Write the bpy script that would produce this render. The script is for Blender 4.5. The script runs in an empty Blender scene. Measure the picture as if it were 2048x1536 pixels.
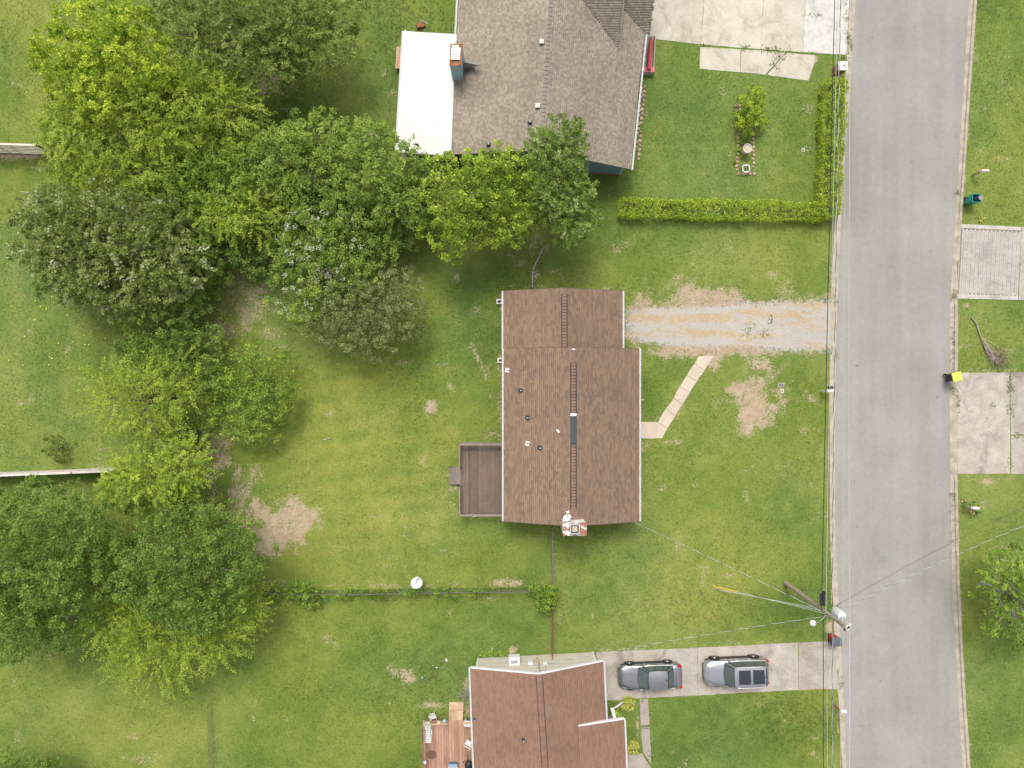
import bpy, math, random
import numpy as np
from mathutils import Vector
# ---------------------------------------------------------------- camera, sky, sun, exposure
H = 50.0          # flying height of the camera, metres
S = 27.2          # photograph pixels per metre at ground level
sc = bpy.context.scene
col = sc.collection
cam_d = bpy.data.cameras.new('camera'); cam = bpy.data.objects.new('camera', cam_d)
col.objects.link(cam); sc.camera = cam
cam.location = (0, 0, H); cam.rotation_euler = (0, 0, 0)
cam_d.sensor_width = 36.0; cam_d.lens = 18.0 * H / (1024.0 / S)
cam_d.clip_start = 0.5; cam_d.clip_end = 2000
SUN_EL, SUN_AZ = math.radians(60), math.radians(-10)      # from the north-north-west
wd = bpy.data.worlds.new('World'); sc.world = wd; wd.use_nodes = True
nt = wd.node_tree; nt.nodes.clear()
sky = nt.nodes.new('ShaderNodeTexSky'); sky.sky_type = 'NISHITA'; sky.sun_disc = False
sky.sun_elevation = SUN_EL; sky.sun_rotation = SUN_AZ
sky.air_density = 1.0; sky.dust_density = 6.0; sky.ozone_density = 1.0
hs = nt.nodes.new('ShaderNodeHueSaturation'); hs.inputs['Saturation'].default_value = 0.25
bg = nt.nodes.new('ShaderNodeBackground'); bg.inputs['Strength'].default_value = 0.145
ow = nt.nodes.new('ShaderNodeOutputWorld')
nt.links.new(sky.outputs[0], hs.inputs['Color']); nt.links.new(hs.outputs[0], bg.inputs['Color'])
nt.links.new(bg.outputs[0], ow.inputs['Surface'])
sun_d = bpy.data.lights.new('sun', 'SUN'); sun_d.energy = 1.35; sun_d.angle = math.radians(16)
sun_d.color = (1.0, 0.95, 0.86)
sun = bpy.data.objects.new('sun', sun_d); col.objects.link(sun)
sd = Vector((math.sin(SUN_AZ) * math.cos(SUN_EL), math.cos(SUN_AZ) * math.cos(SUN_EL), math.sin(SUN_EL)))
sun.rotation_euler = (-sd).to_track_quat('-Z', 'Y').to_euler(); sun.location = sd * 90
sc.view_settings.view_transform = 'Standard'; sc.view_settings.look = 'None'
sc.view_settings.gamma = 1.0; sc.view_settings.use_curve_mapping = False
sc.view_settings.exposure = 0.32
sc.render.engine = 'CYCLES'
try:
    sc.cycles.use_denoising = True
    sc.cycles.max_bounces = 6; sc.cycles.transparent_max_bounces = 6
except Exception: pass

def W(px, py, z=0.0):
    """ground plan point (metres) of something z metres high seen at photograph pixel px, py"""
    k = (H - z) / H / S
    return Vector(((px - 1024) * k, (768 - py) * k, z))
R = math.radians
rnd = random.Random(7)
# ---------------------------------------------------------------- noise fields
_tab = np.random.RandomState(3).rand(16, 256, 256)
def vnoise(x, y, seed=0):
    t = _tab[seed % 16]
    x = np.asarray(x, float) + 37.3 * seed; y = np.asarray(y, float) + 11.7 * seed
    xi = np.floor(x).astype(int); yi = np.floor(y).astype(int)
    fx = x - xi; fy = y - yi
    fx = fx * fx * (3 - 2 * fx); fy = fy * fy * (3 - 2 * fy)
    a = t[xi & 255, yi & 255]; b = t[(xi + 1) & 255, yi & 255]
    c = t[xi & 255, (yi + 1) & 255]; d = t[(xi + 1) & 255, (yi + 1) & 255]
    return (a * (1 - fx) + b * fx) * (1 - fy) + (c * (1 - fx) + d * fx) * fy
def fbm(x, y, scale=1.0, seed=0, o=4):
    s = 0; w = 1; tw = 0
    for i in range(o):
        s = s + w * vnoise(np.asarray(x) * scale * 2 ** i, np.asarray(y) * scale * 2 ** i, seed + i)
        tw += w; w *= 0.55
    return s / tw
def inpoly(x, y, poly):
    x = np.asarray(x); y = np.asarray(y); r = np.zeros(x.shape, bool)
    n = len(poly); j = n - 1
    for i in range(n):
        xi, yi = poly[i][0], poly[i][1]; xj, yj = poly[j][0], poly[j][1]
        c = ((yi > y) != (yj > y)) & (x < (xj - xi) * (y - yi) / ((yj - yi) or 1e-9) + xi)
        r ^= c; j = i
    return r
# ---------------------------------------------------------------- materials
def sock(n, *names):
    for k in names:
        if k in n.inputs: return n.inputs[k]
class G:
    """small node-graph helper"""
    def __init__(s, name):
        s.m = bpy.data.materials.new(name); s.m.use_nodes = True
        s.t = s.m.node_tree; s.t.nodes.clear()
        s.o = s.t.nodes.new('ShaderNodeOutputMaterial')
    def n(s, typ, **kw):
        nd = s.t.nodes.new(typ)
        for k, v in kw.items(): setattr(nd, k, v)
        return nd
    def l(s, a, b): s.t.links.new(a, b)
    def val(s, x, inp):
        if hasattr(x, 'is_output'): s.l(x, inp)
        else: inp.default_value = x if not (isinstance(x, tuple) and len(x) == 3 and inp.type == 'RGBA') else (*x, 1)
    def math(s, op, a, b=0.0, c=None, clamp=False):
        nd = s.n('ShaderNodeMath', operation=op); nd.use_clamp = clamp
        s.val(a, nd.inputs[0]); s.val(b, nd.inputs[1])
        if c is not None: s.val(c, nd.inputs[2])
        return nd.outputs[0]
    def noise(s, vec, scale, detail=3.0, rough=0.55, dist=0.0):
        nd = s.n('ShaderNodeTexNoise'); nd.inputs['Scale'].default_value = scale
        nd.inputs['Detail'].default_value = detail; nd.inputs['Roughness'].default_value = rough
        nd.inputs['Distortion'].default_value = dist
        if vec is not None: s.l(vec, nd.inputs['Vector'])
        return nd.outputs[0]
    def mix(s, f, a, b, mode='MIX'):
        nd = s.n('ShaderNodeMix', data_type='RGBA', blend_type=mode)
        s.val(f, nd.inputs[0]); s.val(a, nd.inputs[6]); s.val(b, nd.inputs[7])
        return nd.outputs[2]
    def ramp(s, f, stops):
        nd = s.n('ShaderNodeValToRGB'); e = nd.color_ramp.elements
        while len(e) < len(stops): e.new(0.5)
        for el, (p, c) in zip(e, stops): el.position = p; el.color = (*c, 1) if len(c) == 3 else c
        s.l(f, nd.inputs[0]); return nd.outputs[0]
    def smooth(s, x, lo, hi):
        nd = s.n('ShaderNodeMapRange', interpolation_type='SMOOTHSTEP')
        s.val(x, nd.inputs[0]); nd.inputs[1].default_value = lo; nd.inputs[2].default_value = hi
        return nd.outputs[0]
    def attr(s, name): return s.n('ShaderNodeAttribute', attribute_name=name).outputs['Fac']
    def objco(s): return s.n('ShaderNodeTexCoord').outputs['Object']
    def pos(s): return s.n('ShaderNodeNewGeometry').outputs['Position']
    def rand(s): return s.n('ShaderNodeObjectInfo').outputs['Random']
    def bump(s, h, dist=0.02, strength=0.6):
        nd = s.n('ShaderNodeBump'); nd.inputs['Distance'].default_value = dist; nd.inputs['Strength'].default_value = strength
        s.l(h, nd.inputs['Height']); return nd.outputs[0]
    def out(s, color, rough=0.85, metal=0.0, spec=0.3, normal=None, coat=0.0, trans=None, alpha=None):
        p = s.n('ShaderNodeBsdfPrincipled')
        s.val(color, p.inputs['Base Color']); s.val(rough, p.inputs['Roughness']); s.val(metal, p.inputs['Metallic'])
        sk = sock(p, 'Specular IOR Level', 'Specular'); s.val(spec, sk)
        if coat: sock(p, 'Coat Weight', 'Clearcoat').default_value = coat
        if normal is not None: s.l(normal, p.inputs['Normal'])
        sh = p.outputs[0]
        if trans is not None:
            tr = s.n('ShaderNodeBsdfTranslucent'); s.val(trans[1], tr.inputs[0])
            mx = s.n('ShaderNodeMixShader'); mx.inputs[0].default_value = trans[0]
            s.l(sh, mx.inputs[1]); s.l(tr.outputs[0], mx.inputs[2]); sh = mx.outputs[0]
        s.l(sh, s.o.inputs['Surface']); return s.m
def c3(c, k): return tuple(min(1, x * k) for x in c)
def simple(name, c, var=0.18, scale=2.5, rough=0.8, bump=0.0, bscale=60, metal=0.0, spec=0.3, coat=0.0, per=0.12, c2=None, world=True):
    """noise-mottled paint / stone / metal with a little per-object tint"""
    g = G(name); v = g.pos() if world else g.objco()
    n1 = g.noise(v, scale, 4); n2 = g.noise(v, scale * 9, 3)
    f = g.math('ADD', g.math('MULTIPLY', n1, 0.65), g.math('MULTIPLY', n2, 0.35))
    cc = g.ramp(f, [(0.3, c3(c, 1 - var)), (0.7, c2 if c2 else c3(c, 1 + var))])
    r = g.math('MULTIPLY_ADD', g.rand(), 2 * per, 1 - per)
    cc = g.mix(1.0, cc, g.n('ShaderNodeCombineColor').outputs[0], 'MULTIPLY') if False else cc
    hv = g.n('ShaderNodeHueSaturation'); g.l(cc, hv.inputs['Color']); g.l(r, hv.inputs['Value'])
    nm = g.bump(g.noise(v, bscale, 3), 0.01, bump) if bump else None
    return g.out(hv.outputs[0], rough, metal, spec, nm, coat)
# ---------------------------------------------------------------- mesh building
ORG = {}
def org(o): return ORG.get(o.name, Vector((0, 0, 0))) if o else Vector((0, 0, 0))
def tag(o, label=None, cat=None, group=None, kind=None):
    if label: o['label'] = label
    if cat: o['category'] = cat
    if group: o['group'] = group
    if kind: o['kind'] = kind
    return o
def thing(name, loc, label, cat, group=None, rotz=0.0):
    o = bpy.data.objects.new(name, None); col.objects.link(o)
    o.location = loc; o.rotation_euler = (0, 0, rotz); o.empty_display_size = 0.3
    ORG[o.name] = Vector(loc) if rotz == 0 else Vector((0, 0, 0))
    return tag(o, label, cat, group)
def link(name, me, mat, parent=None, loc=None):
    o = bpy.data.objects.new(name, me); col.objects.link(o)
    if mat and not me.materials: me.materials.append(mat)
    if parent: o.parent = parent
    if loc is not None: o.location = loc
    return o
class MB:
    def __init__(s): s.v = []; s.f = []; s.a = []
    def add(s, vs, fs, a=0.5):
        b = len(s.v); s.v += [tuple(p) for p in vs]
        for f in fs: s.f.append(tuple(b + i for i in f)); s.a.append(a)
        return s
    def box(s, x0, y0, z0, x1, y1, z1, a=0.5):
        v = [(x, y, z) for z in (z0, z1) for y in (y0, y1) for x in (x0, x1)]
        return s.add(v, [(0, 2, 3, 1), (4, 5, 7, 6), (0, 1, 5, 4), (2, 6, 7, 3), (0, 4, 6, 2), (1, 3, 7, 5)], a)
    def obox(s, c, sx, sy, sz, rz=0.0, a=0.5, tilt=0.0):
        """box centred at c, size sx sy sz, turned rz about z after tilting about its y axis"""
        cr, sr = math.cos(rz), math.sin(rz); ct, st = math.cos(tilt), math.sin(tilt); v = []
        for z in (-sz / 2, sz / 2):
            for y in (-sy / 2, sy / 2):
                for x in (-sx / 2, sx / 2):
                    x1 = x * ct + z * st; z1 = -x * st + z * ct
                    v.append((c[0] + x1 * cr - y * sr, c[1] + x1 * sr + y * cr, c[2] + z1))
        return s.add(v, [(0, 2, 3, 1), (4, 5, 7, 6), (0, 1, 5, 4), (2, 6, 7, 3), (0, 4, 6, 2), (1, 3, 7, 5)], a)
    def prism(s, poly, z0, z1, a=0.5):
        """poly counter-clockwise xy; z0/z1 numbers or lists"""
        n = len(poly)
        zb = z0 if isinstance(z0, (list, tuple)) else [z0] * n
        zt = z1 if isinstance(z1, (list, tuple)) else [z1] * n
        ar = sum(poly[i][0] * poly[(i + 1) % n][1] - poly[(i + 1) % n][0] * poly[i][1] for i in range(n))
        if ar < 0: poly = poly[::-1]; zb = zb[::-1]; zt = zt[::-1]
        v = [(p[0], p[1], z) for p, z in zip(poly, zb)] + [(p[0], p[1], z) for p, z in zip(poly, zt)]
        f = [tuple(range(n - 1, -1, -1)), tuple(range(n, 2 * n))] + [(i, (i + 1) % n, n + (i + 1) % n, n + i) for i in range(n)]
        return s.add(v, f, a)
    def bar(s, p, q, w, h=None, a=0.5):
        """square bar from p to q"""
        return s.tube([p, q], [w / 2 * 1.414, w / 2 * 1.414], 4, a)
    def tube(s, pts, rad, n=6, a=0.5, cap=True):
        pts = [Vector(p) for p in pts]; m = len(pts)
        if not isinstance(rad, (list, tuple)): rad = [rad] * m
        vs = []; fs = []
        ref = None
        for i, p in enumerate(pts):
            d = (pts[min(i + 1, m - 1)] - pts[max(i - 1, 0)])
            d = d.normalized() if d.length > 1e-9 else Vector((0, 0, 1))
            if ref is None: ref = Vector((0, 0, 1)) if abs(d.z) < 0.9 else Vector((1, 0, 0))
            x = d.cross(ref); x = x.normalized() if x.length > 1e-6 else Vector((1, 0, 0)); y = d.cross(x)
            ref = -y if False else ref
            for k in range(n):
                t = 2 * math.pi * (k + 0.5) / n
                vs.append(p + (x * math.cos(t) + y * math.sin(t)) * rad[i])
        for i in range(m - 1):
            for k in range(n):
                fs.append((i * n + k, i * n + (k + 1) % n, (i + 1) * n + (k + 1) % n, (i + 1) * n + k))
        if cap: fs += [tuple(range(n - 1, -1, -1)), tuple(range((m - 1) * n, m * n))]
        return s.add(vs, fs, a)
    def lathe(s, c, prof, n=16, a=0.5, axis=None):
        """prof [(r, h)] turned about an axis through c (default z)"""
        ax = Vector(axis).normalized() if axis else Vector((0, 0, 1))
        x = ax.cross(Vector((0, 1, 0))) if abs(ax.y) < 0.9 else ax.cross(Vector((1, 0, 0))); x.normalize(); y = ax.cross(x)
        vs = []; fs = []; m = len(prof); c = Vector(c)
        for r, h in prof:
            for k in range(n):
                t = 2 * math.pi * k / n
                vs.append(c + ax * h + (x * math.cos(t) + y * math.sin(t)) * r)
        for i in range(m - 1):
            for k in range(n): fs.append((i * n + k, i * n + (k + 1) % n, (i + 1) * n + (k + 1) % n, (i + 1) * n + k))
        fs += [tuple(range(n - 1, -1, -1)), tuple(range((m - 1) * n, m * n))]
        return s.add(vs, fs, a)
    def grid(s, fn, nu, nv, a=0.5):
        vs = [fn(i / nu, j / nv) for j in range(nv + 1) for i in range(nu + 1)]
        fs = [(j * (nu + 1) + i, j * (nu + 1) + i + 1, (j + 1) * (nu + 1) + i + 1, (j + 1) * (nu + 1) + i) for j in range(nv) for i in range(nu)]
        return s.add(vs, fs, a)
    def loft(s, rings, cap=True, a=0.5):
        n = len(rings[0]); vs = [p for r in rings for p in r]; fs = []
        for i in range(len(rings) - 1):
            for k in range(n): fs.append((i * n + k, i * n + (k + 1) % n, (i + 1) * n + (k + 1) % n, (i + 1) * n + k))
        if cap: fs += [tuple(range(n - 1, -1, -1)), tuple(range((len(rings) - 1) * n, len(rings) * n))]
        return s.add(vs, fs, a)
    def mesh(s, name, off=Vector((0, 0, 0)), smooth=False, attr=False):
        me = bpy.data.meshes.new(name)
        me.from_pydata([(p[0] - off[0], p[1] - off[1], p[2] - off[2]) for p in s.v], [], s.f)
        if attr:
            at = me.attributes.new('v', 'FLOAT', 'FACE'); at.data.foreach_set('value', np.array(s.a, np.float32))
        if smooth:
            me.polygons.foreach_set('use_smooth', [True] * len(me.polygons))
            try: me.set_sharp_from_angle(angle=R(38))
            except Exception: pass
        me.update(); return me
    def build(s, name, mat, parent=None, smooth=False, attr=False, loc=None, kind=None):
        off = Vector(loc) if loc is not None else org(parent)
        o = link(name, s.mesh(name, off, smooth, attr), mat, parent)
        if loc is not None: o.location = Vector(loc) - org(parent)
        ORG[o.name] = off
        if kind: o['kind'] = kind
        return o
def piece(name, me, mat, parent, loc, rz=0.0, sc_=(1, 1, 1)):
    """one of many alike pieces sharing mesh data; loc in world metres"""
    o = link(name, me, mat, parent); o.location = Vector(loc) - org(parent)
    o.rotation_euler = (0, 0, rz); o.scale = sc_
    return o
def npmesh(name, V, F, attrs=None, smooth=False):
    """V (n,3), F (m,k) arrays"""
    me = bpy.data.meshes.new(name); m, k = F.shape
    me.vertices.add(len(V)); me.vertices.foreach_set('co', np.asarray(V, np.float32).ravel())
    me.loops.add(m * k); me.loops.foreach_set('vertex_index', F.astype(np.int32).ravel())
    me.polygons.add(m); me.polygons.foreach_set('loop_start', np.arange(0, m * k, k, dtype=np.int32))
    try: me.polygons.foreach_set('loop_total', np.full(m, k, np.int32))
    except Exception: pass
    for nm, dom, arr in (attrs or []):
        at = me.attributes.new(nm, 'FLOAT', dom); at.data.foreach_set('value', np.asarray(arr, np.float32))
    me.update(calc_edges=True); me.validate()
    return me
# ================================================================ GROUND, ROAD, PAVING
def interp(tbl, y):
    ys = [a for a, b in tbl]; xs = [b for a, b in tbl]
    return np.interp(y, ys, xs)
LO = [(-400, 1740), (-100, 1709), (0, 1700), (150, 1691), (300, 1679), (436, 1669), (600, 1662), (700, 1660), (900, 1659), (1050, 1659), (1150, 1663), (1280, 1669), (1400, 1677), (1536, 1684), (1700, 1693), (2000, 1712)]
LI = [(-400, 1752), (-100, 1720), (0, 1712), (150, 1703), (300, 1691), (436, 1683), (600, 1676), (700, 1673), (900, 1671), (1050, 1671), (1150, 1675), (1280, 1682), (1400, 1689), (1536, 1694), (1700, 1703), (2000, 1722)]
RI = [(-400, 1974), (-100, 1947), (0, 1940), (150, 1930), (300, 1921), (450, 1911), (600, 1902), (750, 1901), (950, 1902), (1150, 1906), (1300, 1913), (1400, 1918), (1536, 1927), (1700, 1938), (2000, 1960)]
RO = [(-400, 1987), (-100, 1960), (0, 1953), (150, 1942), (300, 1932), (450, 1922), (600, 1915), (750, 1914), (950, 1914), (1150, 1918), (1300, 1925), (1400, 1931), (1536, 1940), (1700, 1951), (2000, 1973)]
PL = lambda pts, z=0.0: [tuple(W(x, y, z)[:2]) for x, y in pts]
px_gravel = [(1250, 622), (1300, 612), (1420, 606), (1560, 600), (1600, 598), (1662, 598), (1661, 706), (1600, 700), (1540, 704), (1450, 698), (1400, 702), (1300, 690), (1256, 676)]
px_drive_low = [(1192, 1304), (1400, 1295), (1668, 1281), (1676, 1379), (1640, 1378), (1480, 1386), (1296, 1396), (1200, 1402)]
px_drive_up = [(1280, -120), (1705, -120), (1698, 0), (1692, 110), (1636, 107), (1480, 96), (1400, 89), (1311, 79), (1285, 78)]
px_pad_up = [(1400, 94), (1484, 98), (1630, 110), (1618, 162), (1540, 151), (1399, 138)]
px_drive_pav = [(1922, 447), (2120, 455), (2120, 602), (1915, 597)]
px_drive_crk = [(1914, 745), (2120, 741), (2120, 949), (1914, 948)]
px_path_low = [(1278, 1397), (1296, 1396), (1296, 1450), (1299, 1500), (1304, 1620), (1240, 1620), (1240, 1512), (1283, 1505), (1280, 1440)]
px_walk = [(1279, 843), (1316, 844), (1397, 712), (1427, 712), (1325, 877), (1279, 877)]
px_house_mid = [(1012, 585), (1240, 585), (1240, 700), (1272, 700), (1272, 1038), (1012, 1038)]
px_house_up = [(910, -100), (1290, -100), (1290, 70), (1255, 345), (905, 320)]
px_patio_up = [(800, 62), (912, 68), (905, 318), (792, 310)]
px_house_low = [(955, 1316), (1187, 1303), (1200, 1440), (1245, 1440), (1250, 1640), (965, 1640)]
NOGRASS = [px_drive_low, px_drive_up, px_pad_up, px_drive_pav, px_drive_crk, px_path_low, px_walk, px_house_mid, px_house_up, px_patio_up, px_house_low]

def wobble(p, amp=4.0, sc_=0.03, seed=1):
    return p
def lawn_fields(X, Y):
    """tone (0 lush .. 1 dry yellow), cool (0..1 bluish green), dirt (bare soil) over ground metres"""
    px = X * S + 1024; py = 768 - Y * S
    n1 = fbm(X, Y, 0.11, 1, 4); n2 = fbm(X, Y, 0.45, 5, 4); n3 = fbm(X, Y, 1.7, 9, 3)
    tone = 0.36 + 0.62 * (n1 - 0.5) + 0.42 * (n2 - 0.5) + 0.25 * (n3 - 0.5)
    def blob(cx, cy, rx, ry, p=1.0): return np.exp(-(((px - cx) / rx) ** 2 + ((py - cy) / ry) ** 2) ** p)
    tone += 0.36 * blob(740, 960, 260, 240) + 0.20 * blob(1450, 1000, 190, 170) + 0.12 * blob(1400, 520, 260, 60)
    tone -= 0.17 * blob(1450, 270, 180, 120) + 0.14 * blob(720, 150, 140, 130) + 0.16 * blob(1000, 560, 150, 60)
    tone += 0.16 * blob(60, 120, 120, 140) - 0.10 * blob(90, 640, 140, 200) + 0.14 * blob(250, 1450, 240, 90) - 0.12 * blob(800, 1330, 240, 110)
    tone -= 0.17 * blob(1480, 1460, 200, 70) + 0.18 * blob(960, 700, 60, 140) + 0.10 * blob(1560, 1240, 200, 60)
    tone += 0.10 * blob(1990, 200, 80, 220)
    tone += 0.075 * np.sin(py * 0.155 + 2.2 * (n2 - .5) + .02 * px) * blob(720, 940, 280, 240)            # faint mowing bands
    cool = 0.30 + 0.9 * (fbm(X, Y, 0.16, 12, 3) - 0.5)
    cool += 0.35 * blob(100, 620, 170, 240) + 0.3 * blob(840, 1330, 170, 80) + 0.16 * blob(1430, 330, 180, 110) - 0.4 * blob(700, 980, 260, 220) - 0.3 * blob(640, 1440, 160, 110)
    d = np.zeros_like(px)
    jag = fbm(X, Y, 0.75, 3, 5)
    def dirt(cx, cy, rx, ry, amt, ang=0.0):
        nonlocal d
        ca, sa = math.cos(R(ang)), math.sin(R(ang))
        u = (px - cx) * ca + (py - cy) * sa; v = -(px - cx) * sa + (py - cy) * ca
        q = np.sqrt((u / rx) ** 2 + (v / ry) ** 2)
        d = np.maximum(d, amt * np.clip(1.5 - q - (2.9 if min(rx, ry) > 25 else 1.2) * (jag - 0.5), 0, 1))
    dirt(1500, 812, 44, 48, .95); dirt(1555, 745, 9, 40, .55, 45); dirt(1450, 800, 20, 8, .6, 20)
    dirt(545, 1045, 84, 54, .9); dirt(470, 1000, 28, 45, .6); dirt(600, 1080, 32, 10, .8, 35); dirt(500, 970, 14, 45, .55, 40); dirt(640, 1050, 16, 20, .6)
    dirt(520, 1100, 50, 18, .6); dirt(560, 1165, 30, 7, .6)
    dirt(863, 812, 17, 18, .85); dirt(900, 773, 13, 8, .75, 30); dirt(799, 724, 8, 8, .7)
    dirt(955, 715, 6, 34, .85, -22); dirt(970, 748, 10, 12, .7)
    dirt(1003, 600, 7, 22, .8); dirt(1002, 725, 8, 22, .8); dirt(1000, 790, 6, 90, .5); dirt(1060, 573, 60, 4, .5); dirt(985, 870, 24, 10, .5)
    dirt(1070, 548, 14, 12, .7); dirt(1170, 552, 16, 7, .45); dirt(1330, 599, 50, 6, .42); dirt(1440, 597, 30, 6, .42); dirt(1600, 590, 40, 9, .45)
    dirt(1275, 650, 38, 52, .8); dirt(1440, 703, 210, 11, .8); dirt(1460, 652, 190, 62, .9); dirt(1650, 596, 18, 14, .6)
    dirt(1340, 884, 34, 6, .6); dirt(1290, 885, 12, 50, .45); dirt(1345, 835, 8, 40, .5, 32); dirt(1310, 838, 20, 5, .6)
    dirt(1607, 862, 9, 9, .7); dirt(818, 1352, 16, 16, .85); dirt(1026, 1298, 11, 11, .95); dirt(1020, 1166, 46, 6, .8); dirt(760, 1172, 220, 5, .55)
    dirt(768, 145, 9, 10, .5); dirt(745, 275, 28, 12, .7); dirt(40, 312, 60, 8, 1.0); dirt(75, 335, 40, 10, .5); dirt(40, 808, 10, 6, .6); dirt(137, 694, 7, 7, .6)
    dirt(500, 600, 60, 55, .62); dirt(440, 640, 34, 60, .75); dirt(545, 665, 34, 14, .5); dirt(430, 900, 30, 60, .7); dirt(425, 1000, 14, 60, .6)
    dirt(530, 160, 50, 30, .7); dirt(300, 300, 110, 90, .8); dirt(1070, 500, 24, 30, .5); dirt(860, 330, 60, 14, .6)
    dirt(1630, 120, 8, 14, .8); dirt(1608, 150, 12, 8, .6); dirt(1648, 230, 6, 110, .55); dirt(1612, 297, 7, 7, .7); dirt(1445, 185, 10, 14, .45)
    dirt(1660, 1253, 10, 14, .9); dirt(1590, 1250, 12, 8, .35); dirt(1120, 1235, 9, 14, .5); dirt(1107, 1100, 5, 60, .5)
    dirt(935, 1370, 14, 24, .8); dirt(930, 1420, 14, 20, .8); dirt(870, 1410, 40, 8, .7); dirt(1237, 1395, 24, 6, .8); dirt(1274, 1470, 4, 60, .75); dirt(1300, 1470, 4, 70, .5)
    dirt(660, 1490, 8, 12, .35); dirt(425, 1480, 5, 60, .3); dirt(280, 1520, 50, 20, .45); dirt(640, 255, 18, 12, .5)
    dirt(1932, 610, 7, 7, .8); dirt(2010, 705, 24, 10, .4); dirt(1975, 965, 16, 6, .7); dirt(1990, 740, 70, 4, .5); dirt(1985, 958, 70, 4, .5)
    dirt(2020, 1130, 50, 40, .35); dirt(1990, 1230, 30, 40, .3); dirt(908, 965, 16, 34, .55); dirt(907, 1010, 10, 20, .45)
    dirt(1245, 1300, 60, 5, .5); dirt(1450, 1288, 180, 4, .5); dirt(1430, 1391, 150, 3, .5); dirt(1500, 320, 30, 30, .25)
    spots = fbm(X, Y, 0.8, 14, 3)
    d = np.maximum(d, np.clip((spots - 0.70) * 5, 0, 0.5))
    for tb, sg in ((LO, -1), (RO, 1)):
        e = interp(tb, py) - px if sg < 0 else px - interp(tb, py)
        d = np.maximum(d, np.clip(0.75 - np.abs(e) / 7.0 - 1.2 * (jag - 0.5), 0, 0.75))
    return tone, np.clip(cool, 0, 1), np.clip(d, 0, 1)

# ---- the lawn: one sheet, fine where the camera looks, out to the horizon
GX0, GX1, GY0, GY1, GS = -42.0, 42.0, -33.0, 33.0, 0.25
xs = np.concatenate([[-900, -300, -100, -60], np.arange(GX0, GX1 + 1e-6, GS), [60, 100, 300, 900]])
ys = np.concatenate([[-900, -300, -100, -60], np.arange(GY0, GY1 + 1e-6, GS), [60, 100, 300, 900]])
XX, YY = np.meshgrid(xs, ys)
tone, cool, dirtm = lawn_fields(XX, YY)
gpx = XX * S + 1024; gpy = 768 - YY * S
inroad = (gpx > interp(LO, gpy) + 4) & (gpx < interp(RO, gpy) - 4)
ZZ = np.where(inroad, -0.35, 0.0)
nx, ny = len(xs), len(ys)
idx = np.arange(nx * ny).reshape(ny, nx)
Fq = np.stack([idx[:-1, :-1], idx[:-1, 1:], idx[1:, 1:], idx[1:, :-1]], -1).reshape(-1, 4)
me = npmesh('lawn', np.stack([XX, YY, ZZ], -1).reshape(-1, 3), Fq,
            [('tone', 'POINT', tone.ravel()), ('cool', 'POINT', cool.ravel()), ('dirt', 'POINT', dirtm.ravel())])
def turf_color(g, tone_, cool_, extra):
    t = g.math('ADD', tone_, extra)
    warm = g.ramp(t, [(0.0, (0.0868, 0.1383, 0.0235)), (0.36, (0.1567, 0.2111, 0.0390)), (0.68, (0.2435, 0.2694, 0.0546)), (1.0, (0.3493, 0.3229, 0.1218))])
    cl = g.ramp(t, [(0.0, (0.0585, 0.1201, 0.0291)), (0.36, (0.1180, 0.1895, 0.0502)), (0.68, (0.2030, 0.2494, 0.0867)), (1.0, (0.3162, 0.3096, 0.1459))])
    return g.mix(cool_, warm, cl)
g = G('lawn_turf'); p = g.pos()
n0 = g.noise(p, 1.3, 5, 0.6); n1 = g.noise(p, 6.5, 5, 0.72); n2 = g.noise(p, 30.0, 3, 0.7)
ex = g.math('ADD', g.math('MULTIPLY', g.math('SUBTRACT', n1, 0.5), 1.05), g.math('MULTIPLY', g.math('SUBTRACT', n2, 0.5), 0.55))
ex = g.math('ADD', ex, g.math('MULTIPLY', g.math('SUBTRACT', n0, 0.5), 0.35))
turf = turf_color(g, g.attr('tone'), g.attr('cool'), ex)
straw = g.smooth(g.noise(p, 16.0, 4, 0.7), 0.60, 0.74)
turf = g.mix(g.math('MULTIPLY', straw, 0.45), turf, (0.30, 0.26, 0.13))
soil = g.ramp(g.math('ADD', g.math('MULTIPLY', g.noise(p, 2.2, 4), 0.5), g.math('MULTIPLY', g.noise(p, 30.0, 4, 0.7), 0.5)),
              [(0.3, (0.28, 0.20, 0.130)), (0.52, (0.42, 0.325, 0.23)), (0.72, (0.53, 0.44, 0.335))])
dm = g.math('ADD', g.math('MULTIPLY', g.attr('dirt'), 0.70), g.math('ADD', g.math('MULTIPLY', g.math('SUBTRACT', n1, 0.5), 1.9), g.math('ADD', g.math('MULTIPLY', g.math('SUBTRACT', n2, 0.5), 1.0), g.math('MULTIPLY', g.math('SUBTRACT', n0, 0.5), 1.0))))
dmask = g.smooth(dm, 0.30, 0.60)
cfin = g.mix(dmask, turf, soil)
m_turf = g.out(cfin, 0.95, 0, 0.1, g.bump(g.math('ADD', n2, g.math('MULTIPLY', n1, 0.8)), 0.05, 0.4))
tag(link('lawn', me, m_turf), kind='structure')

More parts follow.
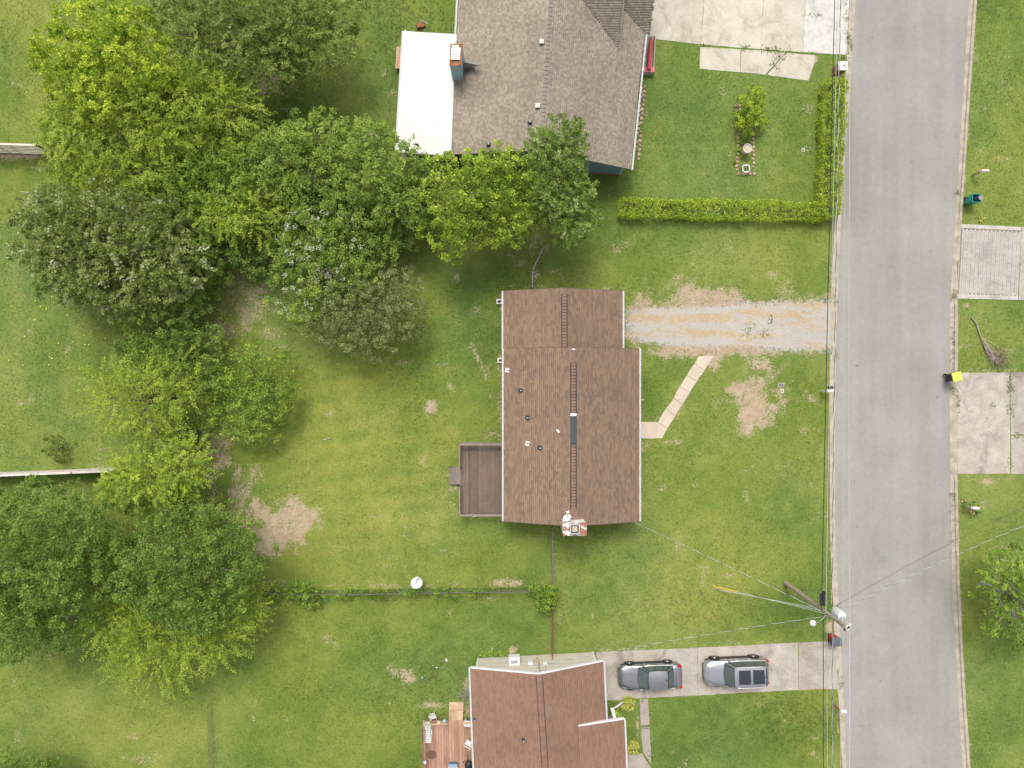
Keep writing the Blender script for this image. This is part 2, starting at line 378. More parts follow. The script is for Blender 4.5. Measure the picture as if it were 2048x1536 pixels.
# ---- grass tufts standing in the lawn
def grass_tufts():
    r = np.random.RandomState(11); N = 170000
    x = r.uniform(-38.5, 38.5, N); y = r.uniform(-29.2, 29.2, N)
    qx = x * S + 1024; qy = 768 - y * S
    ok = ~((qx > interp(LO, qy) - 2) & (qx < interp(RO, qy) + 2))
    for pl in NOGRASS + [px_gravel]: ok &= ~inpoly(qx, qy, pl)
    t, c, d = lawn_fields(x, y)
    ok &= r.rand(N) > np.clip(d * 2.2 - 0.45, 0, 0.97)
    x, y, t, c, qx, qy = x[ok], y[ok], t[ok], c[ok], qx[ok], qy[ok]; n = len(x)
    tall = 0.6 + 0.9 * fbm(x, y, 0.5, 6, 3)
    rough_ = np.exp(-(((qx - 1600) / 110) ** 2 + ((qy - 1420) / 60) ** 2)) + np.exp(-(((qx - 1400) / 260) ** 2 + ((qy - 1215) / 45) ** 2)) * .6 + np.exp(-(((qx - 860) / 120) ** 2 + ((qy - 1380) / 60) ** 2)) + np.exp(-(((qx - 780) / 80) ** 2 + ((qy - 30) / 70) ** 2))
    h = r.uniform(0.022, 0.055, n) * tall * (1 + 1.1 * rough_)
    B = 3; V = []; vv = []
    for b in range(B):
        a = r.uniform(0, 2 * np.pi, n); w = h * r.uniform(0.25, 0.45, n); ln = h * r.uniform(1.2, 2.6, n)
        ca, sa = np.cos(a), np.sin(a)
        p0 = np.stack([x - sa * w, y + ca * w, np.zeros(n)], -1); p1 = np.stack([x + sa * w, y - ca * w, np.zeros(n)], -1)
        p2 = np.stack([x + ca * ln, y + sa * ln, h], -1)
        V.append(np.stack([p0, p1, p2], 1)); vv.append(np.stack([t + r.uniform(-.16, .34, n), c], -1))
    V = np.concatenate(V).reshape(-1, 3); vv = np.concatenate(vv)
    F = np.arange(len(V)).reshape(-1, 3)
    me = npmesh('grass', V, F, [('tone', 'FACE', vv[:, 0]), ('cool', 'FACE', vv[:, 1])])
    g = G('grass_blades'); cc = turf_color(g, g.attr('tone'), g.attr('cool'), 0.08)
    m = g.out(cc, 0.8, 0, 0.2, None, 0, (0.3, cc))
    tag(link('grass', me, m), 'short green lawn grass with dry yellow patches', 'grass', kind='stuff')
grass_tufts()

# ---- road, kerbs
def strip(ta, tb, za, zb, y0=-300, y1=1900, step=20):
    """sheet between two edge tables"""
    V = []; F = []
    ysamp = list(range(y0, y1 + 1, step))
    for i, yy in enumerate(ysamp):
        a = W(float(interp(ta, yy)), yy); b = W(float(interp(tb, yy)), yy)
        V += [(a.x, a.y, za), (b.x, b.y, zb)]
        if i: k = 2 * i; F.append((k - 2, k, k + 1, k - 1))
    return V, F
g = G('aged_asphalt'); p = g.pos()
mp = g.n('ShaderNodeMapping'); mp.inputs['Scale'].default_value = (1.0, 0.06, 1); g.l(p, mp.inputs[0])
wear = g.noise(mp.outputs[0], 0.55, 4, 0.6); big = g.noise(p, 0.22, 4); agg = g.noise(p, 55, 2, 0.8); mid = g.noise(p, 3.0, 4, 0.65)
f = g.math('ADD', g.math('ADD', g.math('MULTIPLY', wear, 0.35), g.math('MULTIPLY', big, 0.3)), g.math('ADD', g.math('MULTIPLY', agg, 0.2), g.math('MULTIPLY', mid, 0.2)))
c = g.ramp(f, [(0.38, (0.232, 0.218, 0.200)), (0.55, (0.305, 0.287, 0.265)), (0.70, (0.375, 0.355, 0.328))])
spot = g.smooth(g.noise(p, 2.6, 2, 0.4), 0.735, 0.77)
c = g.mix(g.math('MULTIPLY', spot, 0.55), c, (0.14, 0.13, 0.125))
vor = g.n('ShaderNodeTexVoronoi', feature='DISTANCE_TO_EDGE'); vor.inputs['Scale'].default_value = 0.16
wp = g.n('ShaderNodeMapping'); g.l(p, wp.inputs[0])
dn = g.n('ShaderNodeTexNoise'); dn.inputs['Scale'].default_value = 0.8; dn.inputs['Detail'].default_value = 4; g.l(p, dn.inputs['Vector'])
va = g.n('ShaderNodeVectorMath', operation='MULTIPLY_ADD'); g.l(dn.outputs['Color'], va.inputs[0]); va.inputs[1].default_value = (1.8, 1.8, 0); g.l(p, va.inputs[2]); g.l(va.outputs[0], vor.inputs['Vector'])
crack = g.math('MULTIPLY', g.math('SUBTRACT', 1.0, g.smooth(vor.outputs['Distance'], 0.0, 0.0022)), g.smooth(g.noise(p, 0.15, 2), 0.56, 0.66))
c = g.mix(g.math('MULTIPLY', crack, 0.55), c, (0.12, 0.115, 0.11))
m_road = g.out(c, 0.92, 0, 0.2, g.bump(agg, 0.006, 0.5))
mb = MB(); V, F = strip(LI, RI, -0.10, -0.10); mb.add(V, F); tag(mb.build('road', m_road), kind='structure')

m_kerb = simple('kerb_concrete', (0.385, 0.335, 0.27), 0.36, 1.6, 0.9, 0.4, 50, per=0.05)
CUTS_L = [(592, 712), (1275, 1385), (-300, 112)]; CUTS_R = [(445, 600), (742, 950)]
def kerb(name, to, ti, cuts):
    mb = MB(); ysamp = list(range(-300, 1901, 10)); rings = []
    for yy in ysamp:
        o = W(float(interp(to, yy)), yy); i = W(float(interp(ti, yy)), yy)
        lo = any(a <= yy <= b for a, b in cuts)
        top = (0.006 if lo else 0.055) + 0.008 * math.sin(yy * 0.21); mid = 0.0 if lo else 0.05
        q = lambda t, z: (o.x + (i.x - o.x) * t, o.y, z)
        if lo: rr = [q(-0.02, -0.3), q(-0.02, 0.008), q(0.3, -0.01), q(0.5, -0.05), q(0.62, -0.07), q(1.02, -0.088), q(1.02, -0.3)]
        else: rr = [q(-0.02, -0.3), q(-0.02, top - .01), q(0.05, top), q(0.40, top - 0.004), q(0.48, -0.055), q(1.02, -0.088), q(1.02, -0.3)]
        rings.append(rr)
    mb.loft(rings); tag(mb.build(name, m_kerb), kind='structure')
kerb('kerb_west', LO, LI, CUTS_L); kerb('kerb_east', RO, RI, CUTS_R)

# ---- concrete
def concrete(name, lo, hi, stain, scale=0.8):
    g = G(name); p = g.pos(); r = g.rand()
    n1 = g.noise(p, scale, 5, 0.65); n2 = g.noise(p, 6.0, 4, 0.6); n3 = g.noise(p, 40.0, 3, 0.7)
    f = g.math('ADD', g.math('ADD', g.math('MULTIPLY', n1, 0.55), g.math('MULTIPLY', n2, 0.25)), g.math('MULTIPLY', n3, 0.2))
    c = g.ramp(f, [(0.32, lo), (0.68, hi)])
    sm = g.smooth(g.noise(p, 0.5, 6, 0.75, 0.9), 0.48, 0.68)
    c = g.mix(g.math('MULTIPLY', sm, 0.72), c, stain)
    hv = g.n('ShaderNodeHueSaturation'); g.l(c, hv.inputs['Color']); g.l(g.math('MULTIPLY_ADD', r, 0.14, 0.93), hv.inputs['Value'])
    return g.out(hv.outputs[0], 0.9, 0, 0.2, g.bump(n3, 0.006, 0.5))
m_conc_old = concrete('weathered_concrete', (0.27, 0.235, 0.195), (0.52, 0.475, 0.415), (0.20, 0.172, 0.145))
m_conc_up = concrete('pale_concrete', (0.43, 0.385, 0.315), (0.61, 0.565, 0.48), (0.34, 0.295, 0.235))
m_conc_new = concrete('new_concrete', (0.50, 0.425, 0.335), (0.58, 0.50, 0.405), (0.46, 0.385, 0.30))
m_conc_path = concrete('grey_path_concrete', (0.29, 0.25, 0.215), (0.42, 0.37, 0.33), (0.24, 0.20, 0.17))
m_aggr = concrete('exposed_aggregate', (0.44, 0.42, 0.385), (0.70, 0.67, 0.62), (0.40, 0.38, 0.35), 2.0)
def slabs(name, polys, mat, z=0.02, gap=0.6, mats=None):
    """a paved surface whose joints part it into slabs; polys in photograph pixels"""
    root = bpy.data.objects.new(name, None); col.objects.link(root); root['kind'] = 'structure'
    for i, pl in enumerate(polys):
        cx = sum(p[0] for p in pl) / len(pl); cy = sum(p[1] for p in pl) / len(pl)
        q = []
        for (x, y) in pl:
            d = math.hypot(x - cx, y - cy); k = max(0, (d - gap) / d); q.append((cx + (x - cx) * k, cy + (y - cy) * k))
        # roughen the outline a little
        out = []
        for a, b in zip(q, q[1:] + q[:1]):
            L = math.hypot(b[0] - a[0], b[1] - a[1]); n = max(1, int(L / 9))
            for t in range(n):
                u = t / n; jx = rnd.uniform(-.5, .5) if t else 0
                out.append((a[0] + (b[0] - a[0]) * u + jx, a[1] + (b[1] - a[1]) * u + jx))
        zz = z + rnd.uniform(-0.004, 0.004)
        MB().prism(PL(out), -0.09, zz).build('slab', (mats or {}).get(i, mat), root)
    return root
WK = [[(1397, 712), (1427, 712), (1409, 741), (1389, 727)], [(1389, 727), (1409, 741), (1393.5, 764), (1373.5, 750)], [(1373.5, 750), (1393.5, 764), (1379, 786), (1359.5, 772)],
      [(1359.5, 772), (1379, 786), (1366, 808), (1347, 796)], [(1347, 796), (1366, 808), (1350.5, 832), (1331, 818)], [(1331, 818), (1350.5, 832), (1334.5, 857), (1316, 844)],
      [(1276, 843.5), (1316, 844), (1334.5, 857), (1324, 877), (1276, 877)]]
slabs('front_walkway', WK, m_conc_new, 0.03, 0.45)
slabs('lower_driveway', [[(1192, 1304), (1395, 1295), (1396, 1391), (1296, 1396), (1200, 1402)], [(1395, 1295), (1597, 1285), (1597, 1380), (1480, 1386), (1396, 1391)], [(1597, 1285), (1670, 1281), (1677, 1379), (1640, 1378), (1597, 1380)]], m_conc_old, 0.02, 0.4)
slabs('upper_driveway', [[(1280, -120), (1412, -120), (1408, 0), (1401, 89), (1311, 79), (1285, 78)], [(1412, -120), (1534, -120), (1527, 0), (1521, 99), (1480, 96), (1401, 89), (1408, 0)],
       [(1534, -120), (1618, -120), (1612, 0), (1606, 105), (1521, 99), (1527, 0)], [(1618, -120), (1702, -120), (1699, 0), (1692, 110), (1636, 107), (1606, 105), (1612, 0)]], m_conc_up, 0.02, 0.4, mats={3: m_aggr})
slabs('parking_pad', [[(1400, 94), (1482, 98), (1480, 145), (1399, 138)], [(1482, 98), (1572, 105), (1531, 150), (1480, 145)], [(1572, 105), (1630, 110), (1628, 130), (1618, 162), (1540, 152), (1534, 149)]], m_conc_up, 0.022, 0.7)
slabs('cracked_driveway', [[(1914, 745), (2019, 744), (2020, 948), (1914, 948)], [(2020, 744), (2120, 741), (2120, 868), (2021, 870)], [(2021, 871), (2120, 869), (2120, 949), (2022, 948)]], m_conc_old, 0.02, 0.6)
slabs('side_footpath', [[(1279, 1398), (1296, 1397), (1299, 1450), (1281, 1451)], [(1281, 1453), (1299, 1452), (1303, 1530), (1286, 1505)], [(1240, 1513), (1283, 1506), (1305, 1540), (1306, 1640), (1244, 1640)]], m_conc_path, 0.02, 0.5)
slabs('back_paving', [[(722, 262), (742, 262), (756, 270), (752, 286), (728, 284)], [(742, 268), (772, 268), (768, 292), (748, 292)]], m_conc_old, 0.02, 0.5)

# ---- stamped block driveway: pavers as real blocks joined in one surface
def paver_drive():
    root = bpy.data.objects.new('paved_driveway', None); col.objects.link(root); root['kind'] = 'structure'
    mp_ = concrete('paver_blocks', (0.36, 0.335, 0.30), (0.56, 0.525, 0.475), (0.30, 0.275, 0.245), 1.2)
    MB().prism(PL([(1922, 448), (2042, 454), (2036, 600), (1915, 597)]), -0.09, 0.004).build('paver_bed', simple('paver_joint_sand', (0.20, 0.175, 0.15)), root)
    MB().prism(PL([(2043, 454), (2120, 456), (2120, 602), (2037, 600)]), -0.09, 0.02).build('slab', m_conc_old, root)
    MB().prism(PL([(1922, 448), (2042, 454), (2041.5, 461), (1921.5, 456)]), 0.0, 0.021).build('border_band', mp_, root)
    MB().prism(PL([(1916, 588), (2036, 592), (2035.8, 600), (1915, 597)]), 0.0, 0.021).build('border_band', mp_, root)
    mb = MB(); c0 = W(1924, 456); bw, bl = 0.150, 0.20
    for i in range(29):
        for j in range(25):
            x = c0.x + i * bw + (-j * 0.0105); y = c0.y - 0.05 - j * bl - (bl / 2 if i % 2 else 0) - i * 0.0075
            if y - bl < W(0, 591).y - i * .004: continue
            z = 0.02 + rnd.uniform(-.004, .004)
            mb.box(x + .006, y - bl + .006, 0.0, x + bw - .006, y - .006, z)
    mb.build('paver_block', mp_, root, kind='stuff')
paver_drive()

# ---- gravel drive: a sheet with a ragged edge and loose stones
def gravel():
    g = G('gravel_surface'); p = g.pos()
    mp = g.n('ShaderNodeMapping'); mp.inputs['Scale'].default_value = (0.3, 1.2, 1); g.l(p, mp.inputs[0])
    n1 = g.noise(mp.outputs[0], 0.9, 5, 0.7, 0.8); n2 = g.noise(p, 28, 4, 0.75); n3 = g.noise(p, 70, 2, 0.7); n4 = g.noise(p, 3.2, 4, .6)
    cg = g.ramp(g.math('ADD', g.math('MULTIPLY', n2, 0.6), g.math('MULTIPLY', n3, 0.4)), [(0.32, (0.31, 0.28, 0.245)), (0.55, (0.46, 0.425, 0.385)), (0.75, (0.60, 0.565, 0.525))])
    cs = g.ramp(n2, [(0.3, (0.33, 0.235, 0.12)), (0.7, (0.54, 0.42, 0.25))])
    q = g.math('ADD', g.math('ADD', n1, g.math('MULTIPLY', g.math('SUBTRACT', n4, 0.5), 0.7)), g.math('MULTIPLY', g.math('SUBTRACT', g.attr('track'), 0.5), -0.24))
    m1 = g.smooth(q, 0.44, 0.62)
    c = g.mix(g.math('MULTIPLY', m1, 0.85), cg, cs)
    al = g.smooth(g.math('ADD', g.attr('cover'), g.math('MULTIPLY', g.math('SUBTRACT', g.math('ADD', g.math('MULTIPLY', n4, .6), g.math('MULTIPLY', n2, .4)), .5), 4.6)), 0.05, 0.5)
    m = g.out(c, 0.95, 0, 0.15, g.bump(n2, 0.03, 0.9))
    pb = [n_ for n_ in g.t.nodes if n_.type == 'BSDF_PRINCIPLED'][0]; g.l(al, pb.inputs['Alpha'])
    pl = PL(px_gravel)
    yt = [(1250, 622), (1300, 612), (1420, 606), (1560, 600), (1662, 598)]; yb = [(1256, 676), (1300, 690), (1400, 702), (1450, 699), (1540, 704), (1661, 706)]
    gx = np.linspace(1236, 1663, 130); gy = np.linspace(588, 716, 50); QX, QY = np.meshgrid(gx, gy)
    T = np.interp(QX, [p[0] for p in yt], [p[1] for p in yt]); Bt = np.interp(QX, [p[0] for p in yb], [p[1] for p in yb])
    cover = np.minimum(np.minimum((QY - T + 3) / 20, (Bt - QY + 3) / 20), np.minimum((QX - 1244) / 34, 1.0)); cover = np.clip(cover, -1, 1)
    tr = np.exp(-((QY - 620) / 7) ** 2) + np.exp(-((QY - 652) / 9) ** 2) + np.exp(-((QY - 682) / 9) ** 2)
    track = np.where(QX < 1470, np.clip(tr, 0, 1), .55)
    ii = np.arange(QX.size).reshape(QX.shape); Fg = np.stack([ii[:-1, :-1], ii[1:, :-1], ii[1:, 1:], ii[:-1, 1:]], -1).reshape(-1, 4)
    Vg = np.stack([(QX - 1024) / S, (768 - QY) / S, np.full(QX.shape, .007) + .02 * (fbm(QX, QY, .05, 3, 3) - .3) * np.clip(cover, 0, 1)], -1).reshape(-1, 3)
    root = link('gravel_driveway', npmesh('gravel_driveway', Vg, Fg, [('cover', 'POINT', cover.ravel()), ('track', 'POINT', track.ravel())]), m); root['kind'] = 'structure'
    r = np.random.RandomState(5); N = 16000
    x = r.uniform(W(1240, 0).x, W(1668, 0).x, N); y = r.uniform(W(0, 712).y, W(0, 592).y, N)
    d = fbm(x, y, 0.5, 2, 4)
    inside = inpoly(x, y, pl)
    edge = r.rand(N) < 0.10
    ok = (inside | edge) & ((d > 0.42) | (r.rand(N) < 0.35)); x, y = x[ok], y[ok]; n = len(x)
    s = r.uniform(0.014, 0.036, n); a = r.uniform(0, 6.28, n)
    offs = [(1, 0, 0), (-.5, .87, 0), (-.5, -.87, 0), (0.1, 0.05, 0.8)]
    V = np.zeros((n, 4, 3))
    for k, (ox, oy, oz) in enumerate(offs):
        V[:, k, 0] = x + s * (ox * np.cos(a) - oy * np.sin(a)); V[:, k, 1] = y + s * (ox * np.sin(a) + oy * np.cos(a)); V[:, k, 2] = 0.003 + s * oz
    base = (np.arange(n) * 4)[:, None]
    F = np.concatenate([base + np.array([[0, 1, 3]]), base + np.array([[1, 2, 3]]), base + np.array([[2, 0, 3]])])
    vv = np.tile(r.rand(n), 3)
    g = G('gravel_stones'); cc = g.ramp(g.attr('v'), [(0.0, (0.33, 0.30, 0.27)), (0.6, (0.52, 0.48, 0.44)), (1.0, (0.68, 0.64, 0.6))])
    o = link('gravel', npmesh('gravel', V.reshape(-1, 3), F, [('v', 'FACE', vv)]), g.out(cc, 0.9), root); o['kind'] = 'stuff'
gravel()
# ---- weeds in joints and along the kerbs (plants too small to count)
def leafquads(P, D, Nn, size, asp, v):
    n = len(P); side = np.cross(D, Nn); side /= (np.linalg.norm(side, axis=1, keepdims=True) + 1e-9)
    size = np.asarray(size)[:, None]; w = size * asp * 0.5
    V = np.stack([P, P + D * size * .45 + side * w, P + D * size, P + D * size * .45 - side * w], 1).reshape(-1, 3)
    return V, np.arange(4 * n).reshape(-1, 4), v
def leaf_mat(name, stops, trans=0.35, rough=0.55, spec=0.35):
    g = G(name); cc = g.ramp(g.attr('v'), stops)
    return g.out(cc, rough, 0, spec, None, 0, (trans, g.mix(0.3, cc, (0.40, 0.52, 0.05))))
m_weed = leaf_mat('weed_leaves', [(0, (0.06, 0.105, 0.02)), (0.5, (0.13, 0.19, 0.035)), (1, (0.22, 0.24, 0.06))])
def weeds(name, label, spots):
    r = np.random.RandomState(len(spots)); P = []; D = []; s = []
    for (x, y, rx, ry, n) in spots:
        for _ in range(n):
            w = W(x + r.normal() * rx * .5, y + r.normal() * ry * .5); a = r.uniform(0, 6.28); e = r.uniform(.2, .8)
            P.append((w.x, w.y, 0.015 if 1 else 0)); D.append((math.cos(a) * (1 - e * .5), math.sin(a) * (1 - e * .5), e)); s.append(r.uniform(.07, .17))
    P = np.array(P); D = np.array(D); D /= np.linalg.norm(D, axis=1, keepdims=True)
    V, F, v = leafquads(P, D, np.tile([0.01, 0, 1.], (len(P), 1)), np.array(s), .4, r.rand(len(P)))
    tag(link(name, npmesh(name, V, F, [('v', 'FACE', v)]), m_weed), label, 'weeds', kind='stuff')
weeds('joint_weeds', 'low green weeds growing in driveway cracks and kerb joints', [
    (2019, 772, 7, 26, 70), (2019, 818, 8, 14, 50), (1986, 812, 8, 10, 24), (1916, 805, 4, 18, 40), (2035, 873, 16, 6, 40), (2018, 930, 8, 20, 30),
    (1490, 96, 16, 8, 60), (1545, 100, 30, 8, 110), (1600, 106, 40, 4, 60), (1560, 116, 12, 8, 40), (1545, 130, 12, 8, 30), (1630, 30, 22, 3, 30), (1408, 90, 12, 3, 20),
    (1698, 75, 6, 12, 60), (1690, 30, 6, 30, 40), (1702, 92, 4, 10, 30), (1688, 125, 8, 16, 60), (1916, 385, 6, 8, 30), (1908, 590, 8, 10, 40), (1905, 700, 6, 60, 70),
    (1906, 780, 6, 12, 30), (1906, 990, 8, 10, 40), (1908, 1060, 8, 60, 60), (1683, 1367, 5, 8, 22), (1650, 600, 14, 6, 30), (1656, 700, 10, 8, 30), (1672, 605, 6, 6, 14), (1671, 708, 5, 10, 20),
    (1500, 660, 14, 20, 40), (1530, 668, 14, 10, 40), (1545, 640, 10, 10, 24), (1290, 1454, 10, 2, 20), (1300, 1515, 8, 20, 24), (1284, 1402, 5, 3, 10), (1672, 1215, 8, 10, 40)])
# ================================================================ HOUSES
def shingle_mat(name, stops, streak=0.25):
    g = G(name); p = g.pos()
    n = g.noise(p, 0.35, 4, 0.6); n2 = g.noise(p, 60, 2, 0.8)
    f = g.math('ADD', g.attr('v'), g.math('ADD', g.math('MULTIPLY', g.math('SUBTRACT', n, 0.5), streak * 2), g.math('MULTIPLY', g.math('SUBTRACT', n2, 0.5), 0.5)))
    return g.out(g.ramp(f, stops), 0.95, 0, 0.15, g.bump(n2, 0.004, 0.6))
m_sh_brown = shingle_mat('brown_shingle', [(0.0, (0.1749, 0.1265, 0.1004)), (0.45, (0.2523, 0.1729, 0.1266)), (0.8, (0.3127, 0.2129, 0.1406)), (1.0, (0.3816, 0.2582, 0.1607))], 0.18)
m_sh_grey = shingle_mat('taupe_shingle', [(0.0, (0.2120, 0.1792, 0.1446)), (0.5, (0.3371, 0.2846, 0.2270)), (1.0, (0.4982, 0.4216, 0.3365))], 0.42)
m_sh_red = shingle_mat('russet_shingle', [(0.0, (0.2014, 0.1244, 0.0944)), (0.5, (0.3021, 0.1771, 0.1285)), (1.0, (0.3922, 0.2403, 0.1758))], 0.40)
def shingles(name, corners, mat, parent, exposure=0.14, tab=(0.25, 0.9), seed=1, keep=None, lift=0.012, spread=0.5):
    """overlapping shingle courses on a slope; corners eaveA, eaveB, ridgeB, ridgeA"""
    A, B, C, D = [np.array(c, float) for c in corners]; r = np.random.RandomState(seed)
    run = np.linalg.norm((D + C) / 2 - (A + B) / 2); ln = np.linalg.norm(B - A)
    n = max(1, int(round(run / exposure)))
    nrm = np.cross(B - A, D - A); nrm /= np.linalg.norm(nrm); nrm *= np.sign(nrm[2])
    V = []; F = []; vv = []
    S2 = lambda u, t: (A + (B - A) * u) * (1 - t) + (D + (C - D) * u) * t
    for i in range(n):
        t0 = i / n; t1 = min(1.0, (i + 1.06) / n); u = -r.uniform(0, tab[1]) / ln; cb = r.uniform(-.05, .05)
        while u < 1:
            du = r.uniform(*tab) / ln; u0 = max(0, u); u1 = min(1, u + du)
            if u1 > u0 + 1e-4:
                ctr = S2((u0 + u1) / 2, (t0 + t1) / 2)
                if keep is None or keep(ctr):
                    h = lift * r.uniform(0.8, 1.3)
                    e = 0.003 / ln
                    p = [S2(u0 + e, t0) + nrm * h, S2(u1 - e, t0) + nrm * h, S2(u1 - e, t1) + nrm * 0.004, S2(u0 + e, t1) + nrm * 0.004, S2(u0 + e, t0), S2(u1 - e, t0)]
                    b = len(V); V += p; F += [(b, b + 1, b + 2, b + 3), (b + 4, b + 5, b + 1, b)]
                    a = 0.5 + (r.rand() - 0.5) * 2 * spread * (0.6 + 0.4 * r.rand()) + cb
                    vv += [a, a]
            u += du
    off = org(parent); V = np.array(V) - np.array(off)
    o = link(name, npmesh(name, V, np.array(F), [('v', 'FACE', vv)]), mat, parent); o['kind'] = 'stuff'
    return o
m_white = simple('white_trim_paint', (0.66, 0.66, 0.65), 0.06, 4, 0.5, per=0.03)
m_gutter = simple('white_gutter', (0.60, 0.60, 0.60), 0.08, 4, 0.45, per=0.04)
m_dark = simple('black_rubber', (0.03, 0.032, 0.036), 0.2, 8, 0.6)
m_galv = simple('galvanised_steel', (0.50, 0.51, 0.52), 0.18, 5, 0.45, metal=0.6)
m_soffit = simple('roof_decking', (0.25, 0.2, 0.16), 0.2, 2)
m_glass = simple('window_glass', (0.03, 0.04, 0.045), 0.2, 2, 0.08, spec=0.6)
m_frame = m_white
m_brick = simple('red_brick', (0.30, 0.115, 0.07), 0.35, 8, 0.9, 0.4, 60)
m_paintbrick = simple('flaking_white_brick', (0.68, 0.66, 0.62), 0.12, 6, 0.8, 0.3, 40)
def roof_slab(name, corners, mat, parent, th=0.13):
    """board under the shingles"""
    mb = MB(); A = [Vector(c) for c in corners]
    mb.add([p - Vector((0, 0, 0.05)) for p in A] + [p - Vector((0, 0, th)) for p in A], [(0, 1, 2, 3), (7, 6, 5, 4), (0, 4, 5, 1), (1, 5, 6, 2), (2, 6, 7, 3), (3, 7, 4, 0)])
    return mb.build(name, mat, parent)
def gutter(a, b, out, parent, n_hang=14, mat=None, w=0.125):
    """K-gutter along an eave from a to b with hanger straps; out = outward unit xy"""
    a, b, o = Vector(a), Vector(b), Vector((out[0], out[1], 0)); z = Vector((0, 0, 1))
    prof = [(0.012, -0.005), (0.012, -0.10), (w * .75, -0.10), (w, -0.04), (w, 0.0), (w - .016, 0.0), (w - .016, -.035), (w * .7, -.085), (.026, -.085), (.026, -.005)]
    mb = MB(); mb.loft([[p + o * x + z * y for x, y in prof] for p in (a, b)])
    g_ = mb.build('gutter', mat or m_gutter, parent)
    mh = MB().obox((0, 0, 0), 0.022, w + 0.05, 0.006).mesh('gutter_hanger')
    ang = math.atan2(b.y - a.y, b.x - a.x)
    for i in range(n_hang):
        p = a.lerp(b, (i + 0.5) / n_hang) + o * (w / 2 - .01) + z * 0.008
        h = link('gutter_hanger', mh, mat or m_gutter, g_); h.location = p - org(g_); h.rotation_euler = (0, 0, ang)
    return g_
def downspout(p, parent, z0=0.05):
    mb = MB(); mb.box(p[0] - .035, p[1] - .045, z0, p[0] + .035, p[1] + .045, p[2]); return mb.build('downspout', m_gutter, parent)
def pipe_vent(px, py, z, parent, tilt, r=0.055, mat_top=None):
    """plumbing vent with flashing boot on a slope at that height"""
    c = W(px, py, z); mb = MB(); mb.obox(c + Vector((0, 0, 0.012)), 0.34, 0.30, 0.012, 0, 0.5, tilt)
    bt = mb.build('vent_flashing', m_boot, parent)
    MB().lathe(c, [(r + .075, 0.0), (r + .06, 0.05), (r + .012, 0.11), (r + .008, 0.16)], 14).build('vent_boot', m_dark, bt, True)
    MB().lathe(c, [(r, 0.1), (r, 0.30), (r * .75, 0.30), (r * .75, 0.2)], 12).build('vent_pipe', mat_top or m_galv, bt, True)
m_boot = simple('dark_flashing', (0.06, 0.075, 0.08), 0.2, 6, 0.5)
def window(parent, c, w, h, axis, out):
    """window centred at c in a wall running along axis ('x'/'y' unit vec), out = outward vec"""
    a = Vector(axis); o = Vector(out); z = Vector((0, 0, 1)); c = Vector(c)
    def slab(cc, ww, hh, d0, d1):
        mb = MB(); q = []
        for d in (d0, d1):
            for s1, s2 in ((-1, -1), (1, -1), (1, 1), (-1, 1)): q.append(cc + a * ww / 2 * s1 + z * hh / 2 * s2 + o * d)
        return mb.add(q, [(3, 2, 1, 0), (4, 5, 6, 7), (0, 1, 5, 4), (1, 2, 6, 5), (2, 3, 7, 6), (3, 0, 4, 7)])
    wn = slab(c, w, h, -0.01, 0.02).build('window', m_frame, parent)
    for s1 in (-1, 1): slab(c + z * h / 4 * s1, w - .12, h / 2 - .09, 0.0, 0.026).build('pane', m_glass, wn)
    slab(c - z * (h / 2 + .03), w + .12, .05, 0, .06).build('sill', m_frame, wn)
    return wn
def door(parent, c, w, h, axis, out, mat):
    a = Vector(axis); o = Vector(out); z = Vector((0, 0, 1)); c = Vector(c)
    mb = MB(); q = []
    for d in (-0.01, 0.035):
        for s1, s2 in ((-1, 0), (1, 0), (1, 1), (-1, 1)): q.append(c + a * w / 2 * s1 + z * h * s2 + o * d)
    mb.add(q, [(3, 2, 1, 0), (4, 5, 6, 7), (0, 1, 5, 4), (1, 2, 6, 5), (2, 3, 7, 6), (3, 0, 4, 7)])
    d_ = mb.build('door', mat, parent)
    if w < 2:
        MB().lathe(c + a * w * .38 + z * h * .48 + o * .035, [(.02, 0), (.03, .04), (.0, .06)], 8, axis=o).build('handle', m_galv, d_)
    else:
        for i in range(4):
            q = []
            for dd in (0.03, 0.045):
                for s1, s2 in ((-.48, i / 4 + .02), (.48, i / 4 + .02), (.48, i / 4 + .23), (-.48, i / 4 + .23)): q.append(c + a * w * s1 + z * h * s2 + o * dd)
            MB().add(q, [(3, 2, 1, 0), (4, 5, 6, 7), (0, 1, 5, 4), (1, 2, 6, 5), (2, 3, 7, 6), (3, 0, 4, 7)]).build('panel', mat, d_)
    return d_

